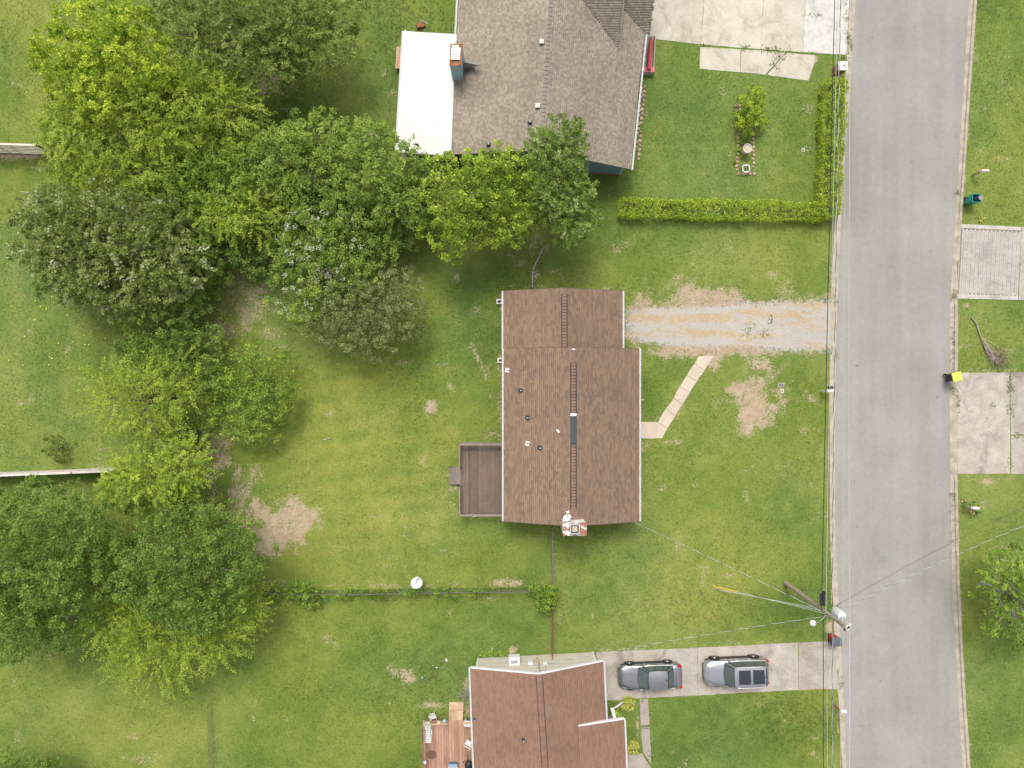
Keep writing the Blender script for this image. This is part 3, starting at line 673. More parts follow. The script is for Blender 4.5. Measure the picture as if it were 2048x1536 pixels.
# ---------------------------------------------------------------- the brown-roofed house in the middle
def middle_house():
    ZE = 2.75; sl = 0.3305
    xl, xr = W(1008, 0, ZE).x, W(1278, 0, ZE).x; yn, ys_ = W(0, 697, ZE).y, W(0, 1043, ZE).y
    xm = (xl + xr) / 2; zr = ZE + sl * (xm - xl)
    gl, gr = xl - 0.02, W(1245, 0, ZE).x; gn = W(0, 581, ZE).y; gm = (gl + gr) / 2; GE = ZE - 0.10; gz = GE + sl * (gm - gl)
    h = thing('ranch_house', (xm, (gn + ys_) / 2, 0), 'brown shingle-roofed house with white gutters in the centre of the picture', 'house')
    m_wall = simple('beige_brick_wall', (0.42, 0.33, 0.26), 0.2, 6, 0.9, 0.4, 40)
    iw = 0.42
    mb = MB(); x0, x1, y0, y1 = xl + iw, xr - iw, ys_ + .3, yn - .3
    mb.loft([[(x0, y, 0), (x1, y, 0), (x1, y, ZE + sl * iw - .11), (xm, y, zr - .11), (x0, y, ZE + sl * iw - .11)] for y in (y1, y0)])
    mb.build('wall', m_wall, h)
    mb = MB(); x2, x3 = gl + iw, gr - iw
    mb.loft([[(x2, y, 0), (x3, y, 0), (x3, y, GE + sl * iw - .11), (gm, y, gz - .11), (x2, y, GE + sl * iw - .11)] for y in (gn - .25, y1 + .002)])
    mb.build('garage_wall', m_wall, h)
    # roofs
    for nm, (l_, r_, n_, s_, m_, ze, zz) in {'roof': (xl, xr, yn, ys_, xm, ZE, zr), 'garage_roof': (gl, gr, gn, yn - .05, gm, GE, gz)}.items():
        rf = roof_slab(nm, [(l_, s_, ze), (l_, n_, ze), (m_, n_, zz), (m_, s_, zz)], m_soffit, h)
        roof_slab('roof_board', [(r_, n_, ze), (r_, s_, ze), (m_, s_, zz), (m_, n_, zz)], m_soffit, rf)
        shingles('shingle_field', [(l_ - .02, n_, ze), (l_ - .02, s_, ze), (m_, s_, zz), (m_, n_, zz)], m_sh_brown, rf, 0.142, (0.14, 0.5), 3 + len(nm), spread=.33)
        shingles('shingle_field', [(r_ + .02, s_, ze), (r_ + .02, n_, ze), (m_, n_, zz), (m_, s_, zz)], m_sh_brown, rf, 0.142, (0.14, 0.5), 5 + len(nm), spread=.33)
        for yy in (n_ + .012, s_ - .012):       # barge boards
            if nm == 'garage_roof' and yy < yn: continue
            for a_, b_ in (((l_, ze), (m_, zz)), ((m_, zz), (r_, ze))):
                MB().add([(a_[0], yy - .012, a_[1] - .18), (b_[0], yy - .012, b_[1] - .18), (b_[0], yy - .012, b_[1] - .002), (a_[0], yy - .012, a_[1] - .002), (a_[0], yy + .012, a_[1] - .18), (b_[0], yy + .012, b_[1] - .18), (b_[0], yy + .012, b_[1] - .002), (a_[0], yy + .012, a_[1] - .002)],
                         [(0, 1, 2, 3), (7, 6, 5, 4), (0, 4, 5, 1), (3, 2, 6, 7), (0, 3, 7, 4), (1, 5, 6, 2)]).build('barge_board', simple('brown_trim', (.16, .1, .08)), rf)
        gutter((l_ - .02, s_, ze - .01), (l_ - .02, n_, ze - .01), (-1, 0), rf, 16 if nm == 'roof' else 7)
        gutter((r_ + .02, s_ if nm == 'roof' else yn - .02, ze - .01), (r_ + .02, n_, ze - .01), (1, 0), rf, 16 if nm == 'roof' else 7)
        # ridge vent: dark base strip with cap shingles over it
        w = 0.21
        def ridge_base(ya, yb, mat, hh=0.035, nmx='ridge_vent'):
            return MB().loft([[(m_ - w, y, zz - sl * w + .008), (m_ - w, y, zz - sl * w + hh), (m_, y, zz + hh + .004), (m_ + w, y, zz - sl * w + hh), (m_ + w, y, zz - sl * w + .008)] for y in (yb, ya)]).build(nmx, mat, rf)
        cw = .148; capm = MB().loft([[(-cw, y, -sl * cw + zt), (0, y, zt), (cw, y, -sl * cw + zt), (cw, y, -sl * cw + zt - .01), (0, y, zt - .01), (-cw, y, -sl * cw + zt - .01)] for y, zt in ((.08, .006), (-.085, .02))]).mesh('ridge_cap')
        def caps(y0_, y1_, zoff, mat):
            n = int(abs(y1_ - y0_) / 0.2)
            for i in range(n): piece('ridge_cap', capm, mat, rf, (m_, y0_ + (y1_ - y0_) * (i + .5) / n, zz + zoff))
        if nm == 'roof':
            k = lambda py: W(0, py, zz).y
            ridge_base(k(726), k(1018), m_dark)
            caps(k(697), k(724), .012, m_cap); caps(k(726), k(826), .042, m_cap); caps(k(888), k(1018), .042, m_cap); caps(k(1020), k(1038), .012, m_cap)
            MB().loft([[(m_ - w + .006, y, zz - sl * w + .04), (m_ - w + .006, y, zz - sl * w + .062), (m_, y, zz + .066), (m_ + w - .006, y, zz - sl * w + .062), (m_ + w - .006, y, zz - sl * w + .04)] for y in (k(887), k(832))]).build('bare_ridge_vent', simple('dark_vent_plastic', (.055, .07, .078), .3, 9), rf)['label'] = 'bare dark plastic ridge vent strip'
            MB().loft([[(m_ - w, y, zz - sl * w + .064), (m_, y, zz + .072), (m_ + w, y, zz - sl * w + .064), (m_ + w, y, zz - sl * w + .04), (m_, y, zz + .05), (m_ - w, y, zz - sl * w + .04)] for y in (k(832), k(826.5))]).build('vent_end_strip', m_white, rf)
            MB().obox((m_, k(697) - .05, zz + .045), .2, .1, .02).build('ridge_flashing', m_galv, rf)
        else:
            k = lambda py: W(0, py, zz).y
            ridge_base(k(588), k(694), m_dark); caps(k(588), k(694), .042, m_cap); caps(k(577), k(586), .012, m_cap)
    for (px, py) in ((1041, 781), (1055, 835.5), (1080, 895.5)):
        x = W(px, py, 3.4).x; pipe_vent(px, py, ZE + sl * (x - xl), h, -math.atan(sl))
    # chimney, half outside the south gable
    zc = 5.5; a, b = W(1127, 1047, zc), W(1172, 1070, zc)
    ch = MB().box(a.x, b.y, 0, b.x, a.y, zc - .12).build('chimney', m_paintbrick, h)
    MB().box(a.x - .05, b.y - .05, zc - .12, b.x + .05, a.y + .05, zc).build('chimney_crown', m_crown, ch)
    f0, f1 = W(1140, 1048, zc + .2), W(1160, 1069, zc + .2)
    fl = MB()
    for (p0, p1, q0, q1) in ((f0.x, f1.x, f0.y - .09, f0.y), (f0.x, f1.x, f1.y, f1.y + .09), (f0.x, f0.x + .09, f1.y + .09, f0.y - .09), (f1.x - .09, f1.x, f1.y + .09, f0.y - .09)):
        fl.box(p0, q0, zc, p1, q1, zc + .2)
    fl.build('flue', m_galv, ch)
    fl = MB()
    for (p0, p1, q0, q1) in ((f0.x + .09, f1.x - .09, f0.y - .15, f0.y - .092), (f0.x + .09, f1.x - .09, f1.y + .092, f1.y + .15), (f0.x + .092, f0.x + .15, f1.y + .15, f0.y - .15), (f1.x - .15, f1.x - .092, f1.y + .15, f0.y - .15)):
        fl.box(p0, q0, zc - .1, p1, q1, zc + .12)
    fl.build('flue_lining', m_dark, ch)
    MB().box(f0.x + .15, f1.y + .15, zc, f1.x - .15, f0.y - .15, zc + .06).build('flue_cover', simple('beige_flue_cover', (.52, .43, .31)), ch)
    # openings
    for yy in (-1.6, -7.4): window(h, (x1, yy, 1.45), 1.5, 1.3, (0, 1, 0), (1, 0, 0))
    door(h, (x1, W(0, 860).y, 0.25), 0.95, 2.05, (0, 1, 0), (1, 0, 0), simple('red_door', (.25, .04, .03)))
    door(h, (x3, (gn + yn) / 2, 0.02), 2.7, 2.1, (0, 1, 0), (1, 0, 0), m_white)
    for yy in (0.8, -2.6): window(h, (x0, yy, 1.45), 1.2, 1.1, (0, -1, 0), (-1, 0, 0))
    door(h, (x0, W(0, 955).y, 0.52), 1.7, 2.0, (0, -1, 0), (-1, 0, 0), m_white)
    window(h, (x0 + 2.2, y0, 1.45), 1.1, 1.1, (1, 0, 0), (0, -1, 0))
    downspout((x1 + .06, y0 + .12, 2.62), h); downspout((x0 - .06, y1 - .2, 2.62), h)
    return h, xl, sl, ZE
m_cap = simple('ridge_cap_shingle', (0.235, 0.150, 0.113), 0.22, 3, 0.95, 0.3, 60, per=.12)
g = G('flaking_crown'); p = g.pos()
m_crown = g.out(g.mix(g.smooth(g.noise(p, 2.6, 4, .6), .46, .52), (0.62, .60, .56), (0.31, .145, .10)), 0.85)
house, HXL, HSL, HZE = middle_house()

# scraps of roofing paper left on the roof, each its own thing
m_paper = simple('pale_underlay', (0.62, 0.61, 0.60), 0.08, 6)
for (px, py, w, l, a, lab) in ((1055.5, 884, .33, .14, -.15, 'upper pale paper strip beside the lowest roof vent on the brown roof'), (1054, 889.5, .30, .13, -.2, 'lower pale paper strip beside the lowest roof vent on the brown roof'),
                               (1116, 862, .30, .13, -.95, 'slanted pale paper strip beside the ridge of the brown roof'), (1015, 738, .30, .13, -.15, 'upper pale paper strip beside the west gutter of the brown roof'), (1014, 743, .28, .12, -.25, 'lower pale paper strip beside the west gutter of the brown roof')):
    x = W(px, py, 3.2).x; z = HZE + HSL * (x - HXL); c = W(px, py, z) ; c.z = HZE + HSL * (c.x - HXL) + .03
    tag(MB().obox(c, w, l, 0.012, a, .5, -math.atan(HSL)).build('paper_strip', m_paper, loc=c), lab, 'paper', 'paper strips left on the brown roof')

# satellite dishes
def dish(name, c, normal, r, label, cat, feed, mount, mat_c=(0.70, 0.71, 0.72)):
    t = thing(name, mount, label, cat); n = Vector(normal).normalized(); c = Vector(c); m_d = simple(name + '_paint', mat_c, .06, 3, .45)
    prof = [(r * k, -0.10 * r * 2 * (1 - k * k)) for k in (0.02, .3, .55, .8, 1.0)] + [(r * 1.0, -0.02), (r * .8, -.10 * r * 2 * .36 - .02), (r * .3, -.10 * r * 2 * .91 - .02)]
    MB().lathe(c, prof, 28, axis=n).build('reflector', m_d, t, True)
    f = Vector(feed); MB().tube([c - n * .1 + Vector((0, 0, -r * .7)) * 0, c.lerp(f, .5) + Vector((0, 0, .02)), f], .022, 6).build('feed_arm', m_galv, t)
    MB().obox(f, .2, .13, .1, .3).build('feed_horn', m_d, t)
    MB().tube([c - n * .06, c - n * .16, Vector(mount)], .03, 8).build('mast', m_galv, t)
dish('satellite_dish', W(1134, 1035.5, 5.15), (-.55, .75, .62), .30, 'small white satellite dish fixed beside the chimney on the brown roof', 'satellite dish', W(1135.5, 1023.5, 5.2), W(1126, 1041, 4.35))
dish('satellite_dish', W(833, 1166, 1.5), (.05, .55, .75), .42, 'grey satellite dish on a post at the overgrown wire fence', 'satellite dish', W(834, 1155, 1.65), W(834, 1175, 0.0), (.56, .58, .60))

# ---------------------------------------------------------------- back deck of the middle house
def deck_mat(name, c, k=1.0):
    g = G(name); p = g.pos(); mp = g.n('ShaderNodeMapping'); mp.inputs['Scale'].default_value = (9, .9, 3); g.l(p, mp.inputs[0])
    n = g.noise(mp.outputs[0], 2.2, 4, .65); n2 = g.noise(p, .9, 4)
    cc = g.ramp(g.math('ADD', g.math('MULTIPLY', n, .6), g.math('MULTIPLY', n2, .4)), [(.3, c3(c, .68)), (.7, c3(c, 1.3))])
    hv = g.n('ShaderNodeHueSaturation'); g.l(cc, hv.inputs['Color']); g.l(g.math('MULTIPLY_ADD', g.rand(), .42, .79), hv.inputs['Value'])
    return g.out(hv.outputs[0], .8, 0, .25, g.bump(n, .004, .5))
m_deck_d = deck_mat('dark_deck_wood', (0.172, 0.126, 0.098)); m_deck_rail = deck_mat('weathered_rail_wood', (0.225, 0.185, 0.155))
m_deck_r = deck_mat('red_cedar_wood', (0.375, 0.228, 0.155)); m_deck_l = deck_mat('pale_cedar_wood', (0.50, 0.345, 0.225))
def back_deck():
    zf = 0.5; zt = 1.32
    a, b = W(920.5, 886, zf), W(1014, 1027, zf); x0, y1, x1, y0 = a.x, a.y, HXL + .41, b.y
    t = thing('back_deck', (x0, (y0 + y1) / 2, 0), 'dark brown plank deck with low railing behind the brown-roofed house', 'deck')
    n = 19; w = (x1 - x0) / n
    bm = MB().box(-w / 2 + .007, -(y1 - y0) / 2, -.028, w / 2 - .007, (y1 - y0) / 2, 0).mesh('deck_board')
    for i in range(n): piece('deck_board', bm, m_deck_d, t, (x0 + (i + .5) * w, (y0 + y1) / 2, zf))
    mb = MB(); mb.box(x0 - .03, y0, zf - .26, x0 + .01, y1, zf - .03); mb.box(x0, y0 - .03, zf - .26, x1, y0 + .01, zf - .032); mb.box(x0, y1 - .01, zf - .26, x1, y1 + .03, zf - .034)
    mb.build('fascia', m_deck_rail, t)
    for yy in np.linspace(y0 + .1, y1 - .1, 5): MB().box(x0, yy - .03, zf - .2, x1, yy + .03, zf - .05).build('joist', m_deck_d, t)
    gate0, gate1 = W(0, 971, zf).y, W(0, 934, zf).y
    def rail(p, q, wide):
        p, q = Vector(p), Vector(q); d = q - p; L = d.length; d.normalize(); s = Vector((-d.y, d.x, 0))
        MB().prism([tuple((p + s * wide / 2)[:2]), tuple((p - s * wide / 2)[:2]), tuple((q - s * wide / 2)[:2]), tuple((q + s * wide / 2)[:2])], zt - .035, zt).build('rail_cap', m_deck_rail, t)
        MB().prism([tuple((p + s * .02)[:2]), tuple((p - s * .02)[:2]), tuple((q - s * .02)[:2]), tuple((q + s * .02)[:2])], zt - .14, zt - .037).build('top_rail', m_deck_rail, t)
        nb = int(L / .13); bal = MB().box(-.018, -.018, 0, .018, .018, zt - zf + .05).mesh('baluster')
        for i in range(nb): piece('baluster', bal, m_deck_rail, t, p + d * (i + .5) * L / nb + s * -.025 + Vector((0, 0, zf - .1)))
        for e in (p, q): MB().box(e.x - .045, e.y - .045, 0, e.x + .045, e.y + .045, zt - .002).build('post', m_deck_rail, t)
    rail((x0 + .02, y1 - .02, 0), (x1 - .1, y1 - .02, 0), .19); rail((x1 - .1, y0 + .02, 0), (x0 + .02, y0 + .02, 0), .16)
    rail((x0 + .01, y0 + .03, 0), (x0 + .01, gate0, 0), .10); rail((x0 + .01, gate1, 0), (x0 + .01, y1 - .03, 0), .10)
    for i, (xa, xb, z) in enumerate(((898, 905.5, .14), (905.5, 912.5, .26), (912.5, 921, .38))):
        p, q = W(xa, 969 - i * .3, z), W(xb, 935 - i, z); MB().box(p.x, p.y, z - .04, q.x + .02, q.y, z).build('tread', m_deck_rail, t)
    for yy in (gate0 + .04, gate1 - .04):
        MB().prism([(W(897, 0).x, yy - .02), (x0 - .03, yy - .02), (x0 - .03, yy + .02), (W(897, 0).x, yy + .02)], 0, [.08, .36, .36, .08]).build('stringer', m_deck_d, t)
    return t
back_deck()
# little white wooden steps under the west eave
for (px, py, lab) in ((999, 603, 'small white step frame under the garage eave'), (1001, 721, 'small white step frame under the west eave near the garage corner')):
    c = W(px, py, .3); t = thing('step_frame', (c.x, c.y, 0), lab, 'steps', 'white step frames along the west wall')
    for k in (-.13, .13): MB().box(c.x - .22, c.y + k - .04, .02, c.x + .45, c.y + k + .04, .30).build('rail', m_white, t)
    MB().box(c.x - .22, c.y - .09, .2, c.x - .14, c.y + .09, .295).build('crosspiece', m_white, t)
    MB().box(c.x + .1, c.y - .088, .1, c.x + .4, c.y + .088, .2).build('tread', m_conc_new, t)
# lamp post / tap by the front wall, vent under deck
c = W(1284, 800, .5); t = thing('garden_tap', (c.x, c.y, 0), 'small white tap post on the grass beside the front wall', 'tap')
MB().tube([(c.x, c.y, 0), (c.x, c.y, .5)], .03, 8).build('post', m_white, t); MB().tube([(c.x - .02, c.y, .46), (c.x + .12, c.y + .03, .44), (c.x + .14, c.y + .03, .38)], .025, 8).build('spout', m_white, t)

# ---------------------------------------------------------------- the grey-roofed house at the top
def upper_house():
    ZE = 2.7; zr = 5.1
    sw, se = W(903, 309, ZE), W(1262, 339, ZE); nw, ne = W(920.5, -85, ZE), W(1304, -85, ZE)
    rs, rn = W(1082, 301, zr), W(1108, -85, zr)
    h = thing('grey_roofed_house', (2.4, 21.5, 0), 'grey-taupe shingle-roofed house with blue gable wall at the top edge', 'house')
    m_wall = simple('blue_siding', (0.175, 0.275, 0.335), 0.12, 3, .7); m_base = simple('brown_base', (.25, .15, .1))
    u = (rn - rs); u.z = 0; u.normalize(); v = Vector((u.y, -u.x, 0))
    def off(p, a, b, z): q = p + u * a + v * b; return (q.x, q.y, z)
    ia, ib = .38, .40; sl = (zr - ZE) / 6.26
    r0 = lambda z: [off(sw, ia, ib, 0), off(se, ia, -ib, 0), off(se, ia, -ib, ZE + sl * ib - .12), off(rs, ia, 0, zr - .12), off(sw, ia, ib, ZE + sl * ib - .12)]
    r1 = [off(nw, 0, ib, 0), off(ne, 0, -ib, 0), off(ne, 0, -ib, ZE + sl * ib - .12), off(rn, 0, 0, zr - .12), off(nw, 0, ib, ZE + sl * ib - .12)]
    MB().loft([r1, r0(0)]).build('wall', m_wall, h)
    MB().prism([off(sw, ia - .03, ib - .02, 0)[:2], off(se, ia - .03, -ib + .02, 0)[:2], off(se, ia + .1, -ib + .02, 0)[:2], off(sw, ia + .1, ib - .02, 0)[:2]], 0, .28).build('foundation', m_base, h)
    q = off(se, ia, -ib, 0); MB().box(q[0] - .09, q[1] - .03, .28, q[0] + .03, q[1] + .1, ZE - .02).build('corner_board', simple('pale_blue_trim', (.40, .52, .58)), h)
    rf = roof_slab('roof', [tuple(sw), tuple(nw), tuple(rn), tuple(rs)], m_soffit, h)
    roof_slab('roof_board', [tuple(ne), tuple(se), tuple(rs), tuple(rn)], m_soffit, rf)
    # wing valleys on the east slope: no main shingles inside the wing
    wing1 = [(7.33, 22.98), (4.74, 25.8), (2.9, 27.8), (7.55, 28.6)]; wing2 = [(7.62, 25.75), (9.28, 24.45), (9.9, 28.6), (7.4, 28.6)]
    keep = lambda c: not (inpoly(np.array([c[0]]), np.array([c[1]]), wing1)[0] or inpoly(np.array([c[0]]), np.array([c[1]]), wing2)[0])
    shingles('shingle_field', [tuple(nw), tuple(sw), tuple(rs), tuple(rn)], m_sh_grey, rf, .155, (.155, .165), 21, spread=.3)
    shingles('shingle_field', [tuple(se), tuple(ne), tuple(rn), tuple(rs)], m_sh_grey, rf, .155, (.155, .165), 22, keep, spread=.3)
    # cross-gable wing
    A, B = Vector((7.33, 22.98, 3.36)), Vector((2.9, 27.8, 5.02)); kz = .358
    P = lambda x, y: Vector((x, y, 3.36 + kz * (y - 22.98)))
    wg = roof_slab('wing_roof', [tuple(P(7.40, 22.95)), tuple(P(7.62, 28.6)), tuple(P(2.2, 28.6)), tuple(P(4.74, 25.8))], m_soffit, h)
    inw = lambda c: inpoly(np.array([c[0]]), np.array([c[1]]), [(7.40, 22.9), (7.64, 28.6), (2.2, 28.6)])[0]
    shingles('shingle_field', [tuple(P(2.2, 22.95)), tuple(P(7.62, 22.95)), tuple(P(7.62, 28.6)), tuple(P(2.2, 28.6))], m_sh_wing, wg, .155, (.155, .165), 23, inw, spread=.3)
    MB().tube([P(7.39, 22.93) + Vector((0, 0, .02)), P(7.62, 28.6) + Vector((0, 0, .02))], .03, 5).build('rake_trim', simple('grey_trim', (.34, .31, .28)), wg)
    MB().add([P(7.40, 22.95), P(7.60, 28.6), (7.60, 28.6, 3.0), (7.40, 22.95, 3.2)], [(0, 1, 2, 3)]).build('wing_gable', m_wall, wg)
    k2 = .46; Q = lambda x, y: Vector((x, y, 2.70 + k2 * (y - 24.40)))
    w2 = roof_slab('porch_roof', [tuple(Q(9.30, 24.4)), tuple(Q(9.62, 24.4)), tuple(Q(9.75, 28.6)), tuple(Q(7.0, 28.6))], m_soffit, h)
    in2 = lambda c: inpoly(np.array([c[0]]), np.array([c[1]]), [(9.32, 24.38), (9.64, 24.38), (9.8, 28.6), (7.45, 28.6), (7.55, 25.75)])[0]
    shingles('shingle_field', [tuple(Q(7.0, 24.4)), tuple(Q(9.75, 24.4)), tuple(Q(9.75, 28.6)), tuple(Q(7.0, 28.6))], m_sh_wing, w2, .155, (.155, .165), 24, in2, spread=.3)
    # ridge caps
    n = 46; capm = MB().loft([[(-.15, y, -.055 + zt), (0, y, zt), (.15, y, -.055 + zt), (.15, y, -.07 + zt), (0, y, zt - .012), (-.15, y, -.07 + zt)] for y, zt in ((.115, .012), (-.12, .034))]).mesh('ridge_cap')
    m_capg = simple('taupe_ridge_cap', (.24, .21, .18), .15, 3, .95, per=.08); ang = math.atan2(u.y, u.x) - math.pi / 2
    for i in range(n): piece('ridge_cap', capm, m_capg, rf, rs.lerp(rn, (i + .5) / n) + Vector((0, 0, .012)), ang)
    # gutters
    gutter(se + v * .02, W(1291, 66, ZE) + v * .02, tuple(v[:2]), rf, 13)
    gutter(W(911.5, 95, ZE) - v * .02, nw - v * .02, tuple((-v)[:2]), rf, 8)
    mb = MB(); a, b = W(902.5, 312, ZE), W(909, 155, ZE); mb.tube([a + Vector((-.06, 0, .03)), b + Vector((-.06, 0, .03))], .06, 4); mb.build('flashing', m_white, rf)
    # roof vents
    for (px, py) in ((1083.5, 83), (1075.5, 211)):
        x = W(px, py, 4.9); rx = rs.x + (x.y - rs.y) * (rn.x - rs.x) / (rn.y - rs.y); z = zr - sl * abs(x.x - rx); c = W(px, py, z + .15)
        b = MB().obox(c + Vector((0, 0, 0.02)), .30, .30, .10, ang).build('box_vent', simple('beige_vent_metal', (.58, .55, .49)), rf)
        MB().obox(c - Vector((0, 0, .09)), .24, .24, .16, ang).build('vent_neck', m_boot, b)
    for (px, py) in ((1060, 246), (977, 290)):
        x = W(px, py, 4.5); rx = rs.x + (x.y - rs.y) * (rn.x - rs.x) / (rn.y - rs.y); pipe_vent(px, py, zr - sl * abs(x.x - rx), h, -math.atan(sl), .05)
    # chimney clad in blue boards with rusty cap
    zc = 4.95; a, b = W(899.5, 88, zc), W(924, 131, zc)
    ch = MB().prism([tuple(W(899.5, 131, zc)[:2]), tuple(W(922, 131, zc)[:2]), tuple(W(924.5, 89, zc)[:2]), tuple(W(901.5, 89, zc)[:2])], 1.5, zc - .02).build('chimney', simple('blue_grey_boards', (.33, .47, .56), .1, 3), h)
    MB().prism([tuple(W(898.5, 132, zc)[:2]), tuple(W(923, 132, zc)[:2]), tuple(W(925.5, 88, zc)[:2]), tuple(W(901, 88, zc)[:2])], zc - .02, zc + .03).build('chimney_cap', simple('rusty_steel', (.24, .10, .05), .5, 3, .85, c2=(.42, .20, .09)), ch)
    MB().prism([tuple(W(902, 121, zc)[:2]), tuple(W(920, 121, zc)[:2]), tuple(W(921, 98, zc)[:2]), tuple(W(903.5, 98, zc)[:2])], zc + .03, zc + .16).build('flue_collar', m_galv, ch)
    MB().prism([tuple(W(903.5, 112, zc)[:2]), tuple(W(917, 112, zc)[:2]), tuple(W(918, 93, zc)[:2]), tuple(W(905, 93, zc)[:2])], zc + .16, zc + .22).build('flue_cover', simple('bleached_cover', (.68, .62, .52)), ch)
    MB().box(a.x - .03, b.y - .01, 2.72, b.x - .1, b.y + .02, 2.9).build('base_flashing', m_white, ch)
    # cricket behind the chimney
    c0, c1, c2 = W(925, 113, 3.3), W(925, 137, 3.2), W(961, 131, 4.05)
    mid = W(925, 124, 3.75)
    cr = MB().add([c0, mid, c2, c1, W(925, 113, 2.9), W(925, 137, 2.9)], [(0, 1, 2), (3, 2, 1), (4, 0, 2), (5, 2, 3)]).build('cricket', m_capg, rf)
    window(h, off((sw + se) / 2, ia, 2.0, 1.5), 1.2, 1.1, tuple(v), tuple(-u)); window(h, off((sw + se) / 2, ia, -2.2, 1.5), 1.2, 1.1, tuple(v), tuple(-u))
    # east front openings
    for t_ in (.3, .55): 
        e = se.lerp(ne, t_); window(h, off(e, 0, -ib, 1.5), 1.5, 1.2, tuple(u), tuple(v))
    # white-roofed patio room on the west
    zp = 2.5; P4 = [W(791.5, 303, zp - .15), W(903, 311, zp + .15), W(914.5, 68.5, zp + .15), W(806, 62, zp - .15)]
    pr = MB().add([tuple(p) for p in P4] + [(p.x, p.y, p.z - .12) for p in P4], [(0, 1, 2, 3), (7, 6, 5, 4), (0, 4, 5, 1), (1, 5, 6, 2), (2, 6, 7, 3), (3, 7, 4, 0)]).build('patio_roof', simple('white_metal_roof', (.62, .615, .60), .08, .8, .6, per=.01), h)
    for i in range(1, 8):      # seams
        t_ = i / 8; a, b = P4[0].lerp(P4[3], t_), P4[1].lerp(P4[2], t_)
        MB().tube([a + Vector((0, 0, .002)), b + Vector((0, 0, .002))], .008, 4).build('roof_seam', m_white, pr)
    MB().tube([P4[0] + Vector((-.03, 0, .0)), P4[3] + Vector((-.03, 0, .0))], .05, 6).build('patio_gutter', m_gutter, pr)
    MB().tube([P4[0] + Vector((0, -.02, -.05)), P4[1] + Vector((0, -.02, -.05))], .05, 4).build('edge_beam', simple('grey_beam', (.38, .39, .37)), pr)
    b0, b1, b2, b3 = [Vector((p.x, p.y, 0)) for p in P4]
    ins = lambda p, a, b: (p.x + a, p.y + b)
    MB().prism([ins(b0, .5, .3), ins(b1, .2, .3), ins(b2, .2, -.25), ins(b3, .35, -.2)], 0, 2.2).build('patio_wall', simple('lattice_grey', (.30, .30, .26)), h)
    lat = MB()      # lattice screen on the south side
    p0, p1 = Vector((*ins(b0, .5, .27), 0)), Vector((*ins(b1, .2, .27), 0)); L = (p1 - p0).length
    for i in range(40):
        a = i / 40
        for s_ in (-1, 1):
            q0 = p0.lerp(p1, a); q1 = p0.lerp(p1, min(1, max(0, a + s_ * .05 * 4)))
            lat.tube([q0 + Vector((0, -.01 * s_ , .1)), q1 + Vector((0, -.01 * s_, 2.15))], .014, 4)
    lat.build('lattice', simple('lattice_white', (.55, .55, .52)), h)
    for p in (b0, b3): MB().box(p.x + .1, p.y - .0, 0, p.x + .2, p.y + .1, 2.3).build('patio_post', m_white, h)
    MB().prism(PL([(790, 318), (905, 326), (905, 316), (792, 306)]), 0, .08).build('patio_step', simple('pink_brick', (.36, .2, .15)), h)
    return h
m_sh_wing = m_sh_grey
upper_house()
# front porch planter of the upper house
def porch():
    t = thing('brick_planter', W(1295, 115), 'red-capped brick planter and porch wall beside the grey-roofed house', 'planter')
    m_cap_r = simple('red_painted_cap', (.46, .085, .09), .2, 4, .7); m_cap_p = simple('faded_red_cap', (.56, .20, .20), .15, 4, .7); m_wb = simple('whitewashed_brick', (.48, .42, .38), .25, 10, .9, .4, 40)
    MB().prism(PL([(1280, 70), (1300, 70), (1297, 140), (1276, 141)]), 0, .12).build('porch_floor', m_conc_path, t)
    MB().prism(PL([(1297.5, 80), (1301, 80), (1298, 141), (1294.5, 141)]), .0, .62).build('wall', m_wb, t)
    a, b = W(1303, 74, .66), W(1298.5, 138, .66)
    mb = MB(); n = 14; rings = []
    for i in range(n + 1):
        p = a.lerp(b, i / n); w = .15 * min(1, .2 + i / 2.2); rings.append([(p.x + w * math.cos(k), p.y, .60 + .13 * math.sin(k)) for k in (0, .5, 1.05, 1.57, 2.1, 2.64, 3.14)])
    mb.loft(rings); mb.build('rounded_cap', m_cap_r, t, True)
    MB().prism(PL([(1304, 74), (1310.5, 74), (1306.5, 141), (1300.5, 141)]), 0, .25).build('trough', m_wb, t)
    MB().prism(PL([(1305.2, 76), (1309, 76), (1305.3, 139), (1302, 139)]), .25, .262).build('soil', simple('dark_soil', (.12, .085, .06), .4, 9), t)
    MB().prism(PL([(1276, 141), (1306.5, 142), (1305, 151), (1275.5, 150)]), 0, .42).build('end_wall', m_wb, t)
    MB().prism(PL([(1275.5, 140.4), (1307, 141.4), (1306, 150.5), (1275, 149.5)]), .42, .50).build('end_cap', m_cap_p, t)
porch()

